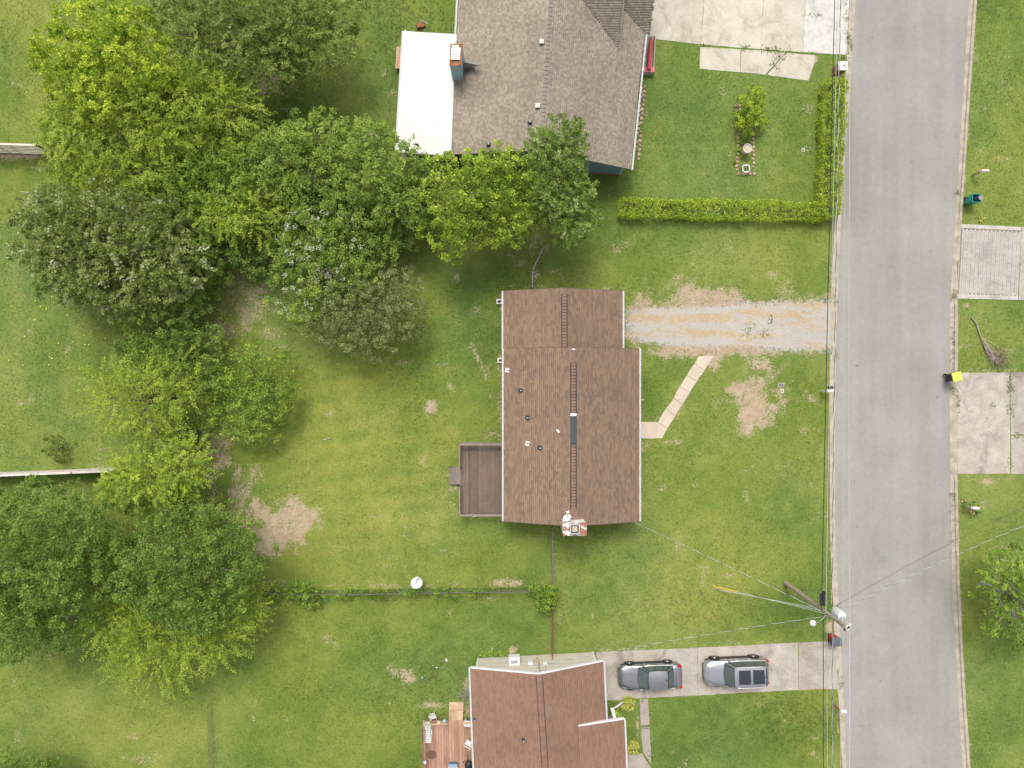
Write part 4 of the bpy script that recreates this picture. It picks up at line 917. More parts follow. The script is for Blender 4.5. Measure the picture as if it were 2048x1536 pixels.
# ---------------------------------------------------------------- the russet-roofed house at the bottom
def lower_house():
    ZE = 2.7; zr = 4.4
    nw, ne = W(941, 1335, ZE), W(1206, 1321.5, ZE); sw, se = W(953, 1640, ZE), W(1218, 1640, ZE); rn, rs = W(1078, 1347.5, zr), W(1097, 1640, zr)
    h = thing('russet_roofed_house', (1.9, -23, 0), 'russet shingle-roofed house with white trim at the bottom edge', 'house')
    m_wall = simple('beige_siding', (.52, .48, .41), .06, 2, .7)
    c = [W(955, 1316.5), W(1187, 1304), W(1210, 1640), W(967, 1640)]; cr = (c[0] + c[1]) / 2; cs = (c[2] + c[3]) / 2
    e = ZE - .02
    MB().loft([[(c[0].x, c[0].y, 0), (c[1].x, c[1].y, 0), (c[1].x, c[1].y, e), (rn.x, cr.y, zr - .12), (c[0].x, c[0].y, e)], [(c[3].x, c[3].y, 0), (c[2].x, c[2].y, 0), (c[2].x, c[2].y, e), (rs.x, cs.y, zr - .12), (c[3].x, c[3].y, e)]][::-1]).build('wall', m_wall, h)
    # clapboards on the visible north wall
    d = (c[1] - c[0]).normalized(); nrm = Vector((-d.y, d.x, 0))
    for i in range(14):
        z0 = .15 + i * .18
        MB().add([c[0] + nrm * .004 + Vector((0, 0, z0 + .175)), c[1] + nrm * .004 + Vector((0, 0, z0 + .175)), c[1] + nrm * .026 + Vector((0, 0, z0)), c[0] + nrm * .026 + Vector((0, 0, z0))], [(3, 2, 1, 0)]).build('clapboard', m_wall, h)
    for p in (c[0] + d * .05, c[1] - d * .05): MB().obox(p + Vector((0, 0, 1.3)) + nrm * .01, .13, .09, 2.55, math.atan2(d.y, d.x)).build('corner_board', m_white, h)
    rf = roof_slab('roof', [tuple(sw), tuple(nw), tuple(rn), tuple(rs)], m_soffit, h); roof_slab('roof_board', [tuple(ne), tuple(se), tuple(rs), tuple(rn)], m_soffit, rf)
    shingles('shingle_field', [tuple(nw), tuple(sw), tuple(rs), tuple(rn)], m_sh_red, rf, .14, (.3, .31), 31, spread=.2); shingles('shingle_field', [tuple(se), tuple(ne), tuple(rn), tuple(rs)], m_sh_red, rf, .14, (.3, .31), 32, spread=.2)
    def fascia(a, b, nm='barge_board'):
        a, b = Vector(a), Vector(b); dd = (b - a).normalized(); s = Vector((-dd.y, dd.x, 0)).normalized() * .05; z = Vector((0, 0, 1))
        q = [a - s, b - s, b + s, a + s]; MB().add([p + z * .03 for p in q] + [p - z * .17 for p in q], [(0, 1, 2, 3), (7, 6, 5, 4), (0, 4, 5, 1), (1, 5, 6, 2), (2, 6, 7, 3), (3, 7, 4, 0)]).build(nm, m_white, rf)
    fascia(nw, rn); fascia(rn, ne)
    gutter(sw - d * .02, nw - d * .02, (-1, 0), rf, 16); gutter(ne + d * .02, W(1211.5, 1441, ZE) + d * .02, (1, 0), rf, 6)
    # ridge caps flanked by dark vent slots
    w = .19; capm = MB().loft([[(-w, y, -.07 + zt), (0, y, zt), (w, y, -.07 + zt), (w, y, -.085 + zt), (0, y, zt - .012), (-w, y, -.085 + zt)] for y, zt in ((.1, .05), (-.115, .066))]).mesh('ridge_cap')
    u = (rs - rn).normalized(); ang = math.atan2(u.y, u.x) + math.pi / 2; m_c = simple('russet_ridge_cap', (.225, .13, .098), .15, 3, .95, per=.1)
    for i in range(44): piece('ridge_cap', capm, m_c, rf, rn.lerp(rs, (i + .6) / 45), ang)
    s = Vector((-u.y, u.x, 0))
    for k in (-1, 1): MB().tube([rn + u * .15 + s * .20 * k + Vector((0, 0, -.035)), rs + s * .20 * k + Vector((0, 0, -.035))], .035, 4).build('vent_slot', m_dark, rf)
    for (px, py) in ((950, 1438), (1047.5, 1479)):
        x = W(px, py, 3.4); rx = rn.x + (x.y - rn.y) * (rs.x - rn.x) / (rs.y - rn.y); pipe_vent(px, py, zr - .37 * abs(x.x - rx), h, -.35, .06)
    # porch shed roof on the east
    a0, a1, b0, b1 = W(1157, 1451.5, 3.45), W(1167, 1640, 3.45), W(1247.5, 1437.5, 2.5), W(1256, 1640, 2.5)
    pr = roof_slab('porch_roof', [tuple(a0), tuple(b0), tuple(b1), tuple(a1)], m_soffit, h, .12)
    shingles('shingle_field', [tuple(b1), tuple(b0), tuple(a0), tuple(a1)], m_sh_red, pr, .14, (.3, .31), 33, spread=.2, lift=.014)
    fascia(a0 + Vector((0, .02, .03)), b0 + Vector((0, .02, .03))); gutter(b0 + Vector((.02, 0, 0)), b1 + Vector((.02, 0, 0)), (1, 0), pr, 12)
    for py in (1448, 1540): 
        q = W(1240, py, 1.2); MB().box(q.x - .06, q.y - .3, 0, q.x + .06, q.y - .18, 2.4).build('porch_post', m_white, h)
    MB().prism(PL([(1200, 1436), (1228, 1430), (1240, 1640), (1210, 1640)]), 0, .2).build('porch_floor', m_conc_path, h)
    q0, q1 = W(1224, 1418, 1.4), W(1230, 1440, 2.3); MB().tube([q0, q1], .17, 4).build('awning_beam', m_white, h)
    q0, q1 = W(1228, 1416, 1.0), W(1244, 1405, .35); MB().tube([q0, W(1234, 1413, .8), q1], .07, 4).build('handrail', m_white, h)
    # service boxes on the north wall
    def wallbox(px, z, w_, h_, dep, mat, nm):
        t_ = (px - 955) / (1187 - 955); p = c[0].lerp(c[1], t_) + nrm * (dep / 2 + .02); return MB().obox(p + Vector((0, 0, z)), w_, dep, h_, math.atan2(d.y, d.x)).build(nm, mat, h)
    ac = wallbox(1029, 1.35, .78, .62, .55, m_white, 'air_conditioner')
    for i in range(2):
        for j in range(4):
            p = c[0].lerp(c[1], (1029 - 955) / 232) + nrm * .3 + d * (-.18 + j * .12) + Vector((0, 0, 1.662)); MB().obox(p + nrm * (i * .12 - .1), .09, .07, .012, math.atan2(d.y, d.x)).build('louvre', m_dark, ac)
    wallbox(1060, 1.5, .34, .5, .18, simple('grey_box', (.55, .58, .6)), 'meter_box'); wallbox(1088, 1.7, .26, .3, .14, m_white, 'junction_box'); wallbox(1073, 1.3, .12, .3, .3, simple('brass_meter', (.45, .3, .12)), 'gas_meter')
    for px, zz in ((1074, 2.6), (1077, 4.0), (1088, 3.2)):
        t_ = (px - 955) / 232; p = c[0].lerp(c[1], t_) + nrm * .05; MB().tube([p + Vector((0, 0, 1.4)), p + Vector((0, 0, zz))], .022, 6).build('conduit', m_galv, h)
    downspout((c[1].x + .08, c[1].y - .3, 2.5), h); downspout((c[0].x - .06, c[0].y - .3, 2.5), h)
    return h
lower_house()
def cedar_deck():
    zf = .35; zt = .95
    a, b = W(847.5, 1441, zf), W(958, 1640, zf); x0, y1, x1, y0 = a.x, a.y, W(958, 0, 0).x - .05, b.y
    t = thing('cedar_deck', (x0, y1, 0), 'reddish cedar plank deck beside the russet-roofed house', 'deck')
    n = 21; w = (x1 - x0) / n; bm = MB().box(-w / 2 + .006, y0 - (y0 + y1) / 2, -.03, w / 2 - .006, y1 - (y0 + y1) / 2, 0).mesh('deck_board')
    for i in range(n): piece('deck_board', bm, m_deck_r, t, (x0 + (i + .5) * w, (y0 + y1) / 2, zf), R(1.2))
    px0, px1 = W(897.5, 0, zf).x, W(926, 0, zf).x; yy = W(0, 1421, zf).y
    for i in range(6):
        xa = px0 + (px1 - px0) * i / 6; MB().box(xa + .006, y1 + .01, zf - .03, xa + (px1 - px0) / 6 - .006, yy, zf + .002).build('deck_board', m_deck_l, t)
    for i, (ya, yb, z) in enumerate(((1421, 1428, .27), (1413, 1420.5, .18), (1404, 1412.5, .09))):
        p, q = W(898, yb, z), W(925, ya, z); MB().box(px0, W(0, 1429 - i * 8 - .3, z).y, z - .04, px1 - .05, W(0, 1429 - i * 8 - 8.6, z).y, z).build('tread', m_deck_l, t)
    MB().prism([(px1 - .04, yy - .1), (px1 + .02, yy - .1), (px1 + .02, W(0, 1403).y), (px1 - .04, W(0, 1403).y)], 0, [.34, .34, .1, .1]).build('stringer', m_deck_l, t)
    def cap(p, q, wd_): 
        p, q = Vector(p), Vector(q); d = (q - p).normalized(); s = Vector((-d.y, d.x, 0)) * wd_ / 2
        MB().prism([tuple((p + s)[:2]), tuple((p - s)[:2]), tuple((q - s)[:2]), tuple((q + s)[:2])], zt - .04, zt).build('rail_cap', m_deck_l, t)
        L = (q - p).length; nb = int(L / .15); bal = MB().box(-.02, -.02, .02, .02, .02, zt - .04).mesh('baluster')
        for i in range(nb): piece('baluster', bal, m_deck_r, t, Vector((p.x, p.y, 0)) + d * (i + .5) * L / nb + s * .4)
    q = W(848, 1442, zt); q.x = x0 + .05; q.y = y1 - .02
    cap(q, (px0 - .05, q.y + .06, 0), .13); cap((px1 + .05, q.y + .1, 0), (x1 - .1, q.y + .14, 0), .13); cap((q.x + .1, y0, 0), q, .14)
    return t, zf
cedar, CZ = cedar_deck()
# ================================================================ TREES, HEDGES, PLANTS
def unit(a): return a / (np.linalg.norm(a, axis=-1, keepdims=True) + 1e-9)
def L3(a, b, c, k=1.95): return [(0.0, c3(a, k)), (0.5, c3(b, k)), (1.0, c3(c, k))]
LM = {
 'yellow': leaf_mat('yellow_green_leaves', L3((.085, .145, .014), (.225, .29, .028), (.45, .48, .07)), .45),
 'olive': leaf_mat('olive_leaves', L3((.058, .088, .018), (.125, .168, .038), (.23, .27, .078)), .42),
 'locust': leaf_mat('locust_leaves', L3((.075, .125, .014), (.165, .225, .026), (.27, .32, .045)), .4),
 'vine': leaf_mat('vine_leaves', L3((.045, .085, .012), (.105, .17, .022), (.21, .27, .04)), .35),
 'silver': leaf_mat('silver_leaves', [(0, (.12, .18, .036)), (.5, (.245, .32, .072)), (.80, (.36, .43, .14)), (.92, (.50, .55, .31)), (1, (.66, .70, .52))], .42),
 'mid': leaf_mat('mid_green_leaves', L3((.055, .095, .018), (.125, .185, .03), (.225, .28, .055)), .35),
 'dark': leaf_mat('dark_green_leaves', L3((.045, .08, .015), (.095, .148, .028), (.17, .225, .05)), .42),
 'blue': leaf_mat('blue_green_leaves', L3((.048, .088, .015), (.102, .162, .029), (.205, .265, .060)), .42),
 'grey': leaf_mat('grey_green_leaves', [(0, (.12, .17, .05)), (.5, (.25, .31, .10)), (.85, (.38, .43, .18)), (1, (.48, .52, .29))], .4),
 'shrub': leaf_mat('bright_shrub_leaves', L3((.055, .098, .013), (.128, .190, .026), (.25, .32, .055)), .35),
 'hedge': leaf_mat('hedge_leaves', L3((.09, .145, .014), (.185, .25, .024), (.34, .40, .045)), .35),
 'gold': leaf_mat('golden_leaves', L3((.09, .11, .015), (.215, .22, .04), (.34, .33, .10)), .3),
 'sweet': leaf_mat('maple_leaves', L3((.055, .10, .014), (.150, .215, .026), (.33, .39, .05)), .4),
 'flip': leaf_mat('two_tone_leaves', [(0, (.10, .18, .03)), (.55, (.215, .33, .055)), (.84, (.34, .43, .10)), (.95, (.44, .49, .24)), (1, (.54, .57, .38))], .42),
}
m_bark = simple('tree_bark', (.15, .115, .085), .35, 6, .95, .6, 30)
m_greybark = simple('grey_bark', (.30, .27, .235), .3, 6, .95, .5, 30)
m_flower = simple('white_blossom', (.42, .46, .30), .15, 9, .8)
def blobs_from(px_blobs):
    out = []
    for (x, y, rx, ry, zc, rz) in px_blobs:
        c = W(x, y, zc); k = (H - zc) / H / S
        out.append((c.x, c.y, zc, rx * k * 1.06, ry * k * 1.06, rz * 1.02))
    return np.array(out)
def lobe_points(r, B, n, zmin, seed, lr):
    """points over rounded boughs that stand out of the crown with valleys between"""
    area = float(sum(4 * (a * b + (a + b) * .5 * c) for a, b, c in B[:, 3:6])); m = max(5, int(area / (lr * lr * 2.3)))
    C, N, b = crown_points(r, B, m * 4, .78, .98, zmin, seed)
    keep = []
    for i in range(len(C)):                                   # thin to an even spacing
        if all(np.sum((C[i] - C[j]) ** 2) > (lr * .95) ** 2 for j in keep): keep.append(i)
        if len(keep) >= m * 1.3: break
    C = C[keep]; N = N[keep]; R_ = lr * r.uniform(.65, 1.25, len(keep))
    k = r.choice(len(keep), n, p=R_ ** 2 / np.sum(R_ ** 2)); d = unit(r.normal(size=(n, 3)) + N[k] * 1.1 + np.array([0, 0, .3]))
    P = C[k] + d * R_[k][:, None] * r.uniform(.75, 1.05, n)[:, None]; P[:, 2] = np.maximum(P[:, 2], .12)
    return P, unit(d * .7 + N[k] * .3), k
def crown_points(r, B, n, lo=0.80, hi=1.04, zmin=-0.45, seed=0):
    wgt = (B[:, 3] * B[:, 4] * B[:, 5]) ** (2 / 3); b = r.choice(len(B), n, p=wgt / wgt.sum())
    d = unit(r.normal(size=(n, 3))); flip = (d[:, 2] < zmin); d[flip, 2] *= -1
    lump = 1 + 0.42 * (fbm(d[:, 0] * 2.4 + b * 3.1, d[:, 1] * 2.4 + d[:, 2] * 1.7, 1.0, seed % 12, 3) - 0.5)
    rr = r.uniform(lo, hi, n) * lump
    P = B[b, :3] + d * B[b, 3:6] * rr[:, None]
    nn = unit(d / B[b, 3:6])
    P[:, 2] = np.maximum(P[:, 2], 0.12)
    return P, nn, b
def clump_leaves(r, P, nn, k, cr, size, asp, up=0.55):
    """k leaves in a rounded clump at each P"""
    n = len(P); Pk = np.repeat(P, k, 0); Nk = np.repeat(nn, k, 0); crk = np.repeat(cr, k)
    d = unit(r.normal(size=(n * k, 3)) + Nk * 0.55 + np.array([0, 0, .35])); rad = r.rand(n * k) ** 0.5
    C = Pk + d * (crk * rad)[:, None] * np.array([1, 1, .75])
    dirn = unit(d * .8 + r.normal(size=(n * k, 3)) * .6 + np.array([0, 0, -.15]))
    nrm = unit(np.array([0, 0, 1.]) * up + d * .5 + r.normal(size=(n * k, 3)) * .45)
    return C, dirn, nrm, np.repeat(np.arange(n), k)
def spray_leaves(r, P, nn, k, ln, size, droop):
    """leafy shoots: each P starts an arching twig that carries leaves on both sides"""
    n = len(P); hz = unit(nn * np.array([1, 1, .25]) + r.normal(size=(n, 3)) * .45); d0 = unit(nn * .25 + hz + np.array([0, 0, .25]))
    Ls = ln * r.uniform(.55, 1.25, n)
    t = (np.arange(k) + .5) / k; t = np.tile(t, n); i = np.repeat(np.arange(n), k); L = Ls[i]
    bend = unit(r.normal(size=(n, 3)) * np.array([1, 1, .2]))[i] * .22
    C = P[i] - nn[i] * (ln * .35) + d0[i] * (L * t)[:, None] + bend * (L * t * t)[:, None]; C[:, 2] -= droop * L * t * t
    tang = unit(d0[i] + 2 * bend * t[:, None] - np.array([0, 0, 1.]) * (2 * droop * t)[:, None])
    side = unit(np.cross(tang, np.array([0, 0, 1.]) + r.normal(size=(n, 3))[i] * .25)) * np.where(np.arange(n * k) % 2 == 0, 1, -1)[:, None]
    dirn = unit(side * .9 + tang * .55 + r.normal(size=(n * k, 3)) * .22)
    nrm = unit(np.cross(tang, side) * np.sign(np.cross(tang, side)[:, 2:3] + 1e-6) + r.normal(size=(n * k, 3)) * .3)
    C += r.normal(size=C.shape) * .02
    return C, dirn, nrm, i
def crown_mesh(name, B, style, dens, leaf, seed, lr=.62, cr=.38, asp=.6, droop=.35, ln=1.1, fill=1.0, zmin=-.45, vspread=.55):
    r = np.random.RandomState(seed); area = float(sum(4 * (a * b + (a + b) * .5 * c) for a, b, c in B[:, 3:6]))
    parts = []
    def put(res, bias=0.0, lobe=None):
        C, dn, nm, i = res; n = len(C); cv = r.rand(int(i.max()) + 1)
        if lobe is not None: cv = .5 + (cv - .5) * .7 + (r.rand(int(lobe.max()) + 1)[lobe] - .5) * .5
        v = np.clip(.5 + (cv[i] - .5) * vspread * 1.25 + (r.rand(n) - .5) * .62 + bias, 0, 1)
        parts.append(leafquads(C, dn, nm, leaf * .92 * r.uniform(.7, 1.3, n), asp * 1.15, v))
    if style in ('clump', 'mix', 'tuft'):
        n = int(area * 3.1 * dens * (.6 if style == 'mix' else 1)); P, nn, b = lobe_points(r, B, n, zmin, seed, lr)
        put(clump_leaves(r, P, nn, 44 if style != 'tuft' else 26, cr * .62 * r.uniform(.6, 1.3, n), leaf, asp), 0, b)
    if style in ('spray', 'mix'):
        n = int(area * 4.6 * dens * (.6 if style == 'mix' else 1)); P, nn, b = crown_points(r, B, n, .72, 1.0, seed=seed + 1, zmin=zmin)
        put(spray_leaves(r, P, nn, 26, ln, leaf, droop))
    nf = int(area * 50 * dens * fill); P, nn, b = crown_points(r, B, nf, .25, .85, seed=seed, zmin=-1)
    dn = unit(r.normal(size=(nf, 3))); nm = unit(r.normal(size=(nf, 3)) * .5 + np.array([0, 0, 1.]))
    put((P, dn, nm, np.arange(nf)), -.05)
    Vs = []; Fs = []; vs = []; o = 0
    for V, F, v in parts: Vs.append(V); Fs.append(F + o); vs.append(v); o += len(V)
    V = np.concatenate(Vs); V[:, 2] = np.maximum(V[:, 2], .02)
    return V, np.concatenate(Fs), np.concatenate(vs)
NLEAF = [0]
def tree(name, label, px_blobs, style, mat, dens=1.0, leaf=.17, seed=1, base=None, trunk_r=.14, group=None, cat='tree', limbs=10, bark=None, **kw):
    B = blobs_from(px_blobs); r = random.Random(seed)
    bx, by = (base if base else (float(np.average(B[:, 0], weights=B[:, 3])), float(np.average(B[:, 1], weights=B[:, 4]))))
    t = thing(name, (bx, by, 0), label, cat, group)
    V, F, v = crown_mesh(name, B, style, dens, leaf, seed, **kw); NLEAF[0] += len(F)
    me = npmesh('crown', V - np.array([bx, by, 0]), F, [('v', 'FACE', v)])
    link('crown', me, LM[mat], t)
    zf = float(min(B[:, 2] - B[:, 5] * .4)); zf = max(.25, zf)
    mb = MB(); top = Vector((bx + r.uniform(-.2, .2), by + r.uniform(-.2, .2), zf))
    mb.tube([(bx, by, -.05), (bx, by, .12), Vector((bx, by, 0)).lerp(top, .5) + Vector((r.uniform(-.08, .08), r.uniform(-.08, .08), 0)), top], [trunk_r * 1.6, trunk_r * 1.1, trunk_r * .92, trunk_r * .8], 9)
    for i in range(limbs):
        b = B[i % len(B)]; a = r.uniform(0, 6.28); q = r.uniform(.45, .9)
        e = Vector((b[0] + math.cos(a) * b[3] * q, b[1] + math.sin(a) * b[4] * q, b[2] + b[5] * r.uniform(-.1, .62)))
        m = top.lerp(e, .5) + Vector((r.uniform(-.25, .25), r.uniform(-.25, .25), .12 * (e - top).length)); k = trunk_r * .55
        mb.tube([top, top.lerp(m, .5) + Vector((0, 0, .08)), m, e], [k, k * .8, k * .55, k * .16], 6)
        for j in range(2):
            f = m.lerp(e, r.uniform(.1, .6)); mb.tube([f, f + Vector((r.uniform(-.8, .8), r.uniform(-.8, .8), r.uniform(.1, .7)))], [k * .4, k * .1], 5)
    mb.build('trunk', bark or m_bark, t, True)
    return t
BG = 'trees of the overgrown boundary'
tree('maple_tree', 'bright yellow-green broad-leaved tree, topmost of the left tree belt', [(222, 85, 88, 66, 6, 2.4), (165, 150, 66, 66, 5.6, 2.2), (285, 140, 62, 80, 6, 2.3), (225, 185, 92, 62, 5.8, 2.0)], 'clump', 'yellow', 1.05, .17, 11, cr=.34, trunk_r=.2, group=BG)
tree('olive_green_tree', 'large dull olive-green tree cut by the top edge left of the white patio roof', [(520, 20, 180, 90, 5.2, 2.6), (410, 70, 85, 70, 5, 2.2), (615, 70, 82, 78, 4.6, 2.2), (520, 115, 95, 62, 4.6, 2.0)], 'mix', 'olive', .95, .15, 12, cr=.42, ln=.8, droop=.2, trunk_r=.22, group=BG)
tree('locust_tree', 'feathery green tree just below the yellow-green maple', [(185, 255, 95, 66, 5.0, 1.9), (130, 275, 50, 44, 4.4, 1.4)], 'spray', 'locust', .95, .15, 13, ln=1.2, asp=.5, group=BG)
tree('locust_tree', 'feathery green tree between the maple and the olive tree', [(345, 235, 90, 84, 5.6, 2.2), (395, 180, 70, 60, 5.2, 1.8)], 'mix', 'locust', .95, .15, 14, ln=1.1, asp=.5, group=BG)
tree('locust_tree', 'feathery green tree with light shoots reaching right towards the patio house lawn', [(455, 215, 68, 62, 4.6, 1.7), (430, 275, 60, 50, 4.4, 1.5)], 'spray', 'locust', .8, .15, 15, ln=1.2, asp=.5, group=BG)
tree('locust_tree', 'spreading light green tree beside the white rail fence end', [(215, 335, 110, 52, 4.4, 1.6), (310, 330, 80, 60, 5.0, 1.7), (150, 345, 55, 40, 3.8, 1.2)], 'mix', 'locust', .9, .15, 16, ln=1.1, asp=.5, group=BG)
tree('vine_covered_tree', 'tree smothered in green vines in the middle of the left tree belt', [(430, 365, 90, 58, 4.2, 1.7), (370, 395, 80, 52, 4.2, 1.6), (500, 345, 66, 60, 4.0, 1.6)], 'mix', 'vine', 1.05, .15, 17, ln=.9, group=BG)
tree('vine_covered_tree', 'light green tree with hanging shoots right of the silvery tree', [(510, 430, 82, 56, 4.0, 1.6), (445, 430, 60, 46, 4.2, 1.5)], 'spray', 'locust', 1.0, .15, 18, ln=1.1, asp=.5, group=BG)
tree('understorey_tree', 'dark green low tree under the light shoots right of the silvery tree', [(495, 500, 60, 44, 2.2, 1.3), (560, 470, 50, 50, 2.2, 1.3), (430, 500, 50, 60, 2.6, 1.4)], 'clump', 'dark', .8, .15, 19, cr=.4, group=BG)
tree('silver_poplar', 'big silvery-leaved tree at the left edge of the tree belt', [(215, 455, 150, 72, 5.2, 2.0), (120, 430, 70, 44, 4.8, 1.4), (300, 520, 110, 82, 5.0, 2.0), (190, 540, 110, 70, 4.6, 1.8), (280, 590, 100, 45, 4.0, 1.4), (90, 500, 45, 35, 4.4, 1.1)], 'mix', 'silver', .95, .18, 20, cr=.4, ln=.9, droop=.25, trunk_r=.24, group=BG)
tree('leafy_tree', 'mid green tree with upright shoots above the white-flowering tree', [(615, 315, 88, 66, 4.4, 1.8), (570, 340, 55, 60, 4.2, 1.5), (635, 275, 55, 42, 4.2, 1.4)], 'mix', 'mid', .95, .15, 21, ln=1.0, group=BG)
tree('leafy_tree', 'mid green tree nearest the white patio roof', [(745, 340, 92, 66, 4.6, 1.8), (720, 295, 56, 42, 4.4, 1.4), (790, 390, 56, 56, 4.2, 1.5), (700, 400, 50, 40, 4.2, 1.3)], 'mix', 'mid', .95, .15, 22, ln=1.0, group=BG)
tree('understorey_tree', 'dark low tree between the white-flowering tree and the bright maple', [(810, 430, 62, 56, 2.6, 1.4), (740, 450, 60, 48, 2.6, 1.3), (850, 380, 40, 50, 2.6, 1.3)], 'mix', 'dark', .85, .15, 23, cr=.4, group=BG)
tree('understorey_tree', 'dark leafy tree below the two leafy trees right of the vines', [(650, 400, 66, 44, 3.0, 1.3), (600, 410, 50, 44, 3.0, 1.3)], 'clump', 'dark', .85, .15, 24, cr=.4, group=BG)
fl = tree('flowering_tree', 'green tree dotted with white blossom clusters', [(650, 485, 80, 66, 3.8, 1.7), (610, 570, 60, 66, 3.0, 1.5), (720, 490, 70, 50, 3.6, 1.5), (700, 550, 60, 48, 3.2, 1.4)], 'clump', 'mid', 1.0, .13, 25, cr=.36, group=BG)
tree('rounded_tree', 'rounded grey-green tree at the lower right end of the tree belt', [(740, 640, 92, 66, 3.2, 1.7), (785, 605, 55, 56, 3.0, 1.4), (680, 630, 55, 58, 2.9, 1.4)], 'clump', 'grey', 1.1, .13, 26, cr=.34, group=BG)
tree('maple_tree', 'bright light-green tree beside the gable of the grey-roofed house', [(945, 395, 98, 78, 5.0, 1.9), (930, 465, 66, 46, 4.4, 1.5), (1005, 365, 72, 62, 5.2, 1.8), (1010, 440, 56, 44, 4.8, 1.4)], 'clump', 'sweet', 1.05, .16, 27, cr=.34, trunk_r=.16)
tree('elm_tree', 'green tree with pale flipped leaves overlapping the corner of the grey roof', [(1105, 320, 58, 52, 5.8, 1.8), (1115, 390, 66, 60, 5.4, 1.9), (1140, 430, 45, 52, 5.0, 1.6), (1120, 285, 44, 34, 5.8, 1.3)], 'mix', 'flip', 1.0, .15, 28, cr=.34, ln=.8, trunk_r=.15)
tree('understorey_tree', 'low dark green tree below the silvery tree', [(340, 655, 82, 56, 2.8, 1.6), (300, 690, 50, 38, 2.6, 1.2), (400, 690, 40, 40, 2.4, 1.2)], 'clump', 'blue', .95, .13, 29, cr=.36, group=BG)
tree('locust_tree', 'thin yellow-green tree with long shoots left of the round shrub', [(285, 800, 92, 68, 4.2, 1.7), (225, 770, 60, 44, 4.0, 1.3), (350, 770, 56, 56, 4.0, 1.5), (310, 870, 70, 44, 3.6, 1.2)], 'spray', 'locust', .55, .15, 30, ln=1.5, asp=.45, fill=.55, group=BG)
tree('round_shrub', 'round bright green shrub standing alone at the edge of the back lawn', [(505, 785, 82, 98, 1.9, 1.75)], 'tuft', 'shrub', 1.25, .17, 31, lr=.3, cr=.3, asp=.42, zmin=-.2, cat='shrub', trunk_r=.08, fill=1.3)
tree('locust_tree', 'bright feathery tree growing over the end of the white board fence', [(315, 950, 88, 52, 4.6, 1.6), (370, 930, 50, 46, 4.4, 1.4), (255, 975, 56, 40, 4.2, 1.2)], 'spray', 'locust', 1.05, .15, 32, ln=1.1, asp=.5, group=BG)
tree('domed_tree', 'big dark green domed tree in the lower left cut by the left edge', [(70, 1090, 150, 120, 6.0, 2.8), (20, 1200, 120, 95, 5.2, 2.4), (190, 1075, 66, 52, 4.8, 1.7), (200, 1140, 60, 44, 4.4, 1.5), (100, 1230, 80, 60, 4.6, 1.8)], 'clump', 'blue', 1.1, .15, 33, lr=.8, cr=.46, trunk_r=.26, group=BG)
tree('clumped_tree', 'dense blue-green tree of rounded clumps below the feathery tree', [(390, 1120, 110, 80, 5.4, 2.2), (460, 1110, 66, 60, 5.0, 1.8), (310, 1140, 66, 60, 5.0, 1.8), (400, 1190, 90, 50, 4.6, 1.6)], 'clump', 'blue', 1.15, .14, 34, lr=.7, cr=.42, trunk_r=.2, group=BG)
tree('elm_tree', 'yellow-green tree with long arching shoots, lowest of the left tree belt', [(330, 1275, 120, 76, 4.0, 1.6), (240, 1240, 70, 56, 3.8, 1.4), (440, 1260, 66, 66, 3.6, 1.5), (300, 1340, 84, 44, 3.0, 1.2), (500, 1210, 40, 34, 3.2, 1.0)], 'spray', 'locust', .8, .14, 35, ln=1.7, asp=.45, droop=.3, fill=.8, group=BG)
tree('garden_bush', 'small bush on the left lawn above the white board fence', [(115, 895, 24, 26, .62, .55)], 'clump', 'olive', 1.6, .11, 36, cr=.2, lr=.22, cat='bush', trunk_r=.04, limbs=5)
tree('street_tree', 'sparse green tree with bare grey twigs at the right edge', [(2035, 1150, 58, 50, 3.8, 1.5), (2010, 1200, 50, 62, 3.4, 1.4), (2060, 1240, 60, 50, 3.4, 1.4)], 'mix', 'vine', .62, .16, 37, ln=.8, bark=m_greybark, limbs=26, trunk_r=.16, fill=.5)
tree('corner_tree', 'dark tree peeping in at the lower left corner', [(10, 1535, 62, 34, 3.0, 1.4), (60, 1570, 50, 40, 3.0, 1.3)], 'clump', 'blue', 1.0, .14, 38, cr=.4, limbs=0, base=(-38.5, -28.6))
tree('garden_bush', 'double-topped yellow-green bush in the stone-edged bed of the front garden', [(1503, 208, 25, 27, .9, .9), (1500, 241, 25, 23, .85, .85)], 'clump', 'hedge', 2.6, .11, 39, cr=.2, lr=.22, cat='bush', trunk_r=.05, limbs=6)
tree('understorey_tree', 'mid green tree filling the gap right of the silvery tree', [(392, 500, 44, 48, 3.6, 1.6), (380, 575, 36, 38, 3.0, 1.4)], 'mix', 'vine', .8, .15, 81, ln=.8, group=BG)
tree('understorey_tree', 'low green thicket just above the thin yellow-green tree', [(300, 715, 60, 36, 2.6, 1.2), (390, 735, 46, 40, 2.4, 1.2)], 'mix', 'mid', .95, .14, 82, ln=.7, group=BG)
tree('understorey_tree', 'low dark thicket between the thin tree and the feathery fence tree', [(360, 880, 40, 44, 2.0, 1.1), (400, 850, 30, 36, 1.8, 1.0)], 'mix', 'dark', .6, .14, 83, ln=.7, group=BG)
tree('understorey_tree', 'green tree under the maple at the top of the left tree belt', [(330, 190, 60, 50, 4.2, 1.7), (300, 300, 80, 50, 4.0, 1.6)], 'mix', 'vine', .95, .15, 84, ln=.8, group=BG)
tree('understorey_tree', 'low green trees between the feathery fence tree and the blue-green tree', [(350, 1025, 70, 40, 3.2, 1.4), (430, 1050, 56, 40, 2.8, 1.2)], 'mix', 'mid', .95, .14, 85, ln=.7, group=BG)
tree('understorey_tree', 'green thicket above the white-flowering tree', [(690, 455, 60, 40, 3.4, 1.4), (585, 500, 40, 50, 2.8, 1.3)], 'mix', 'mid', .9, .14, 86, ln=.7, group=BG)
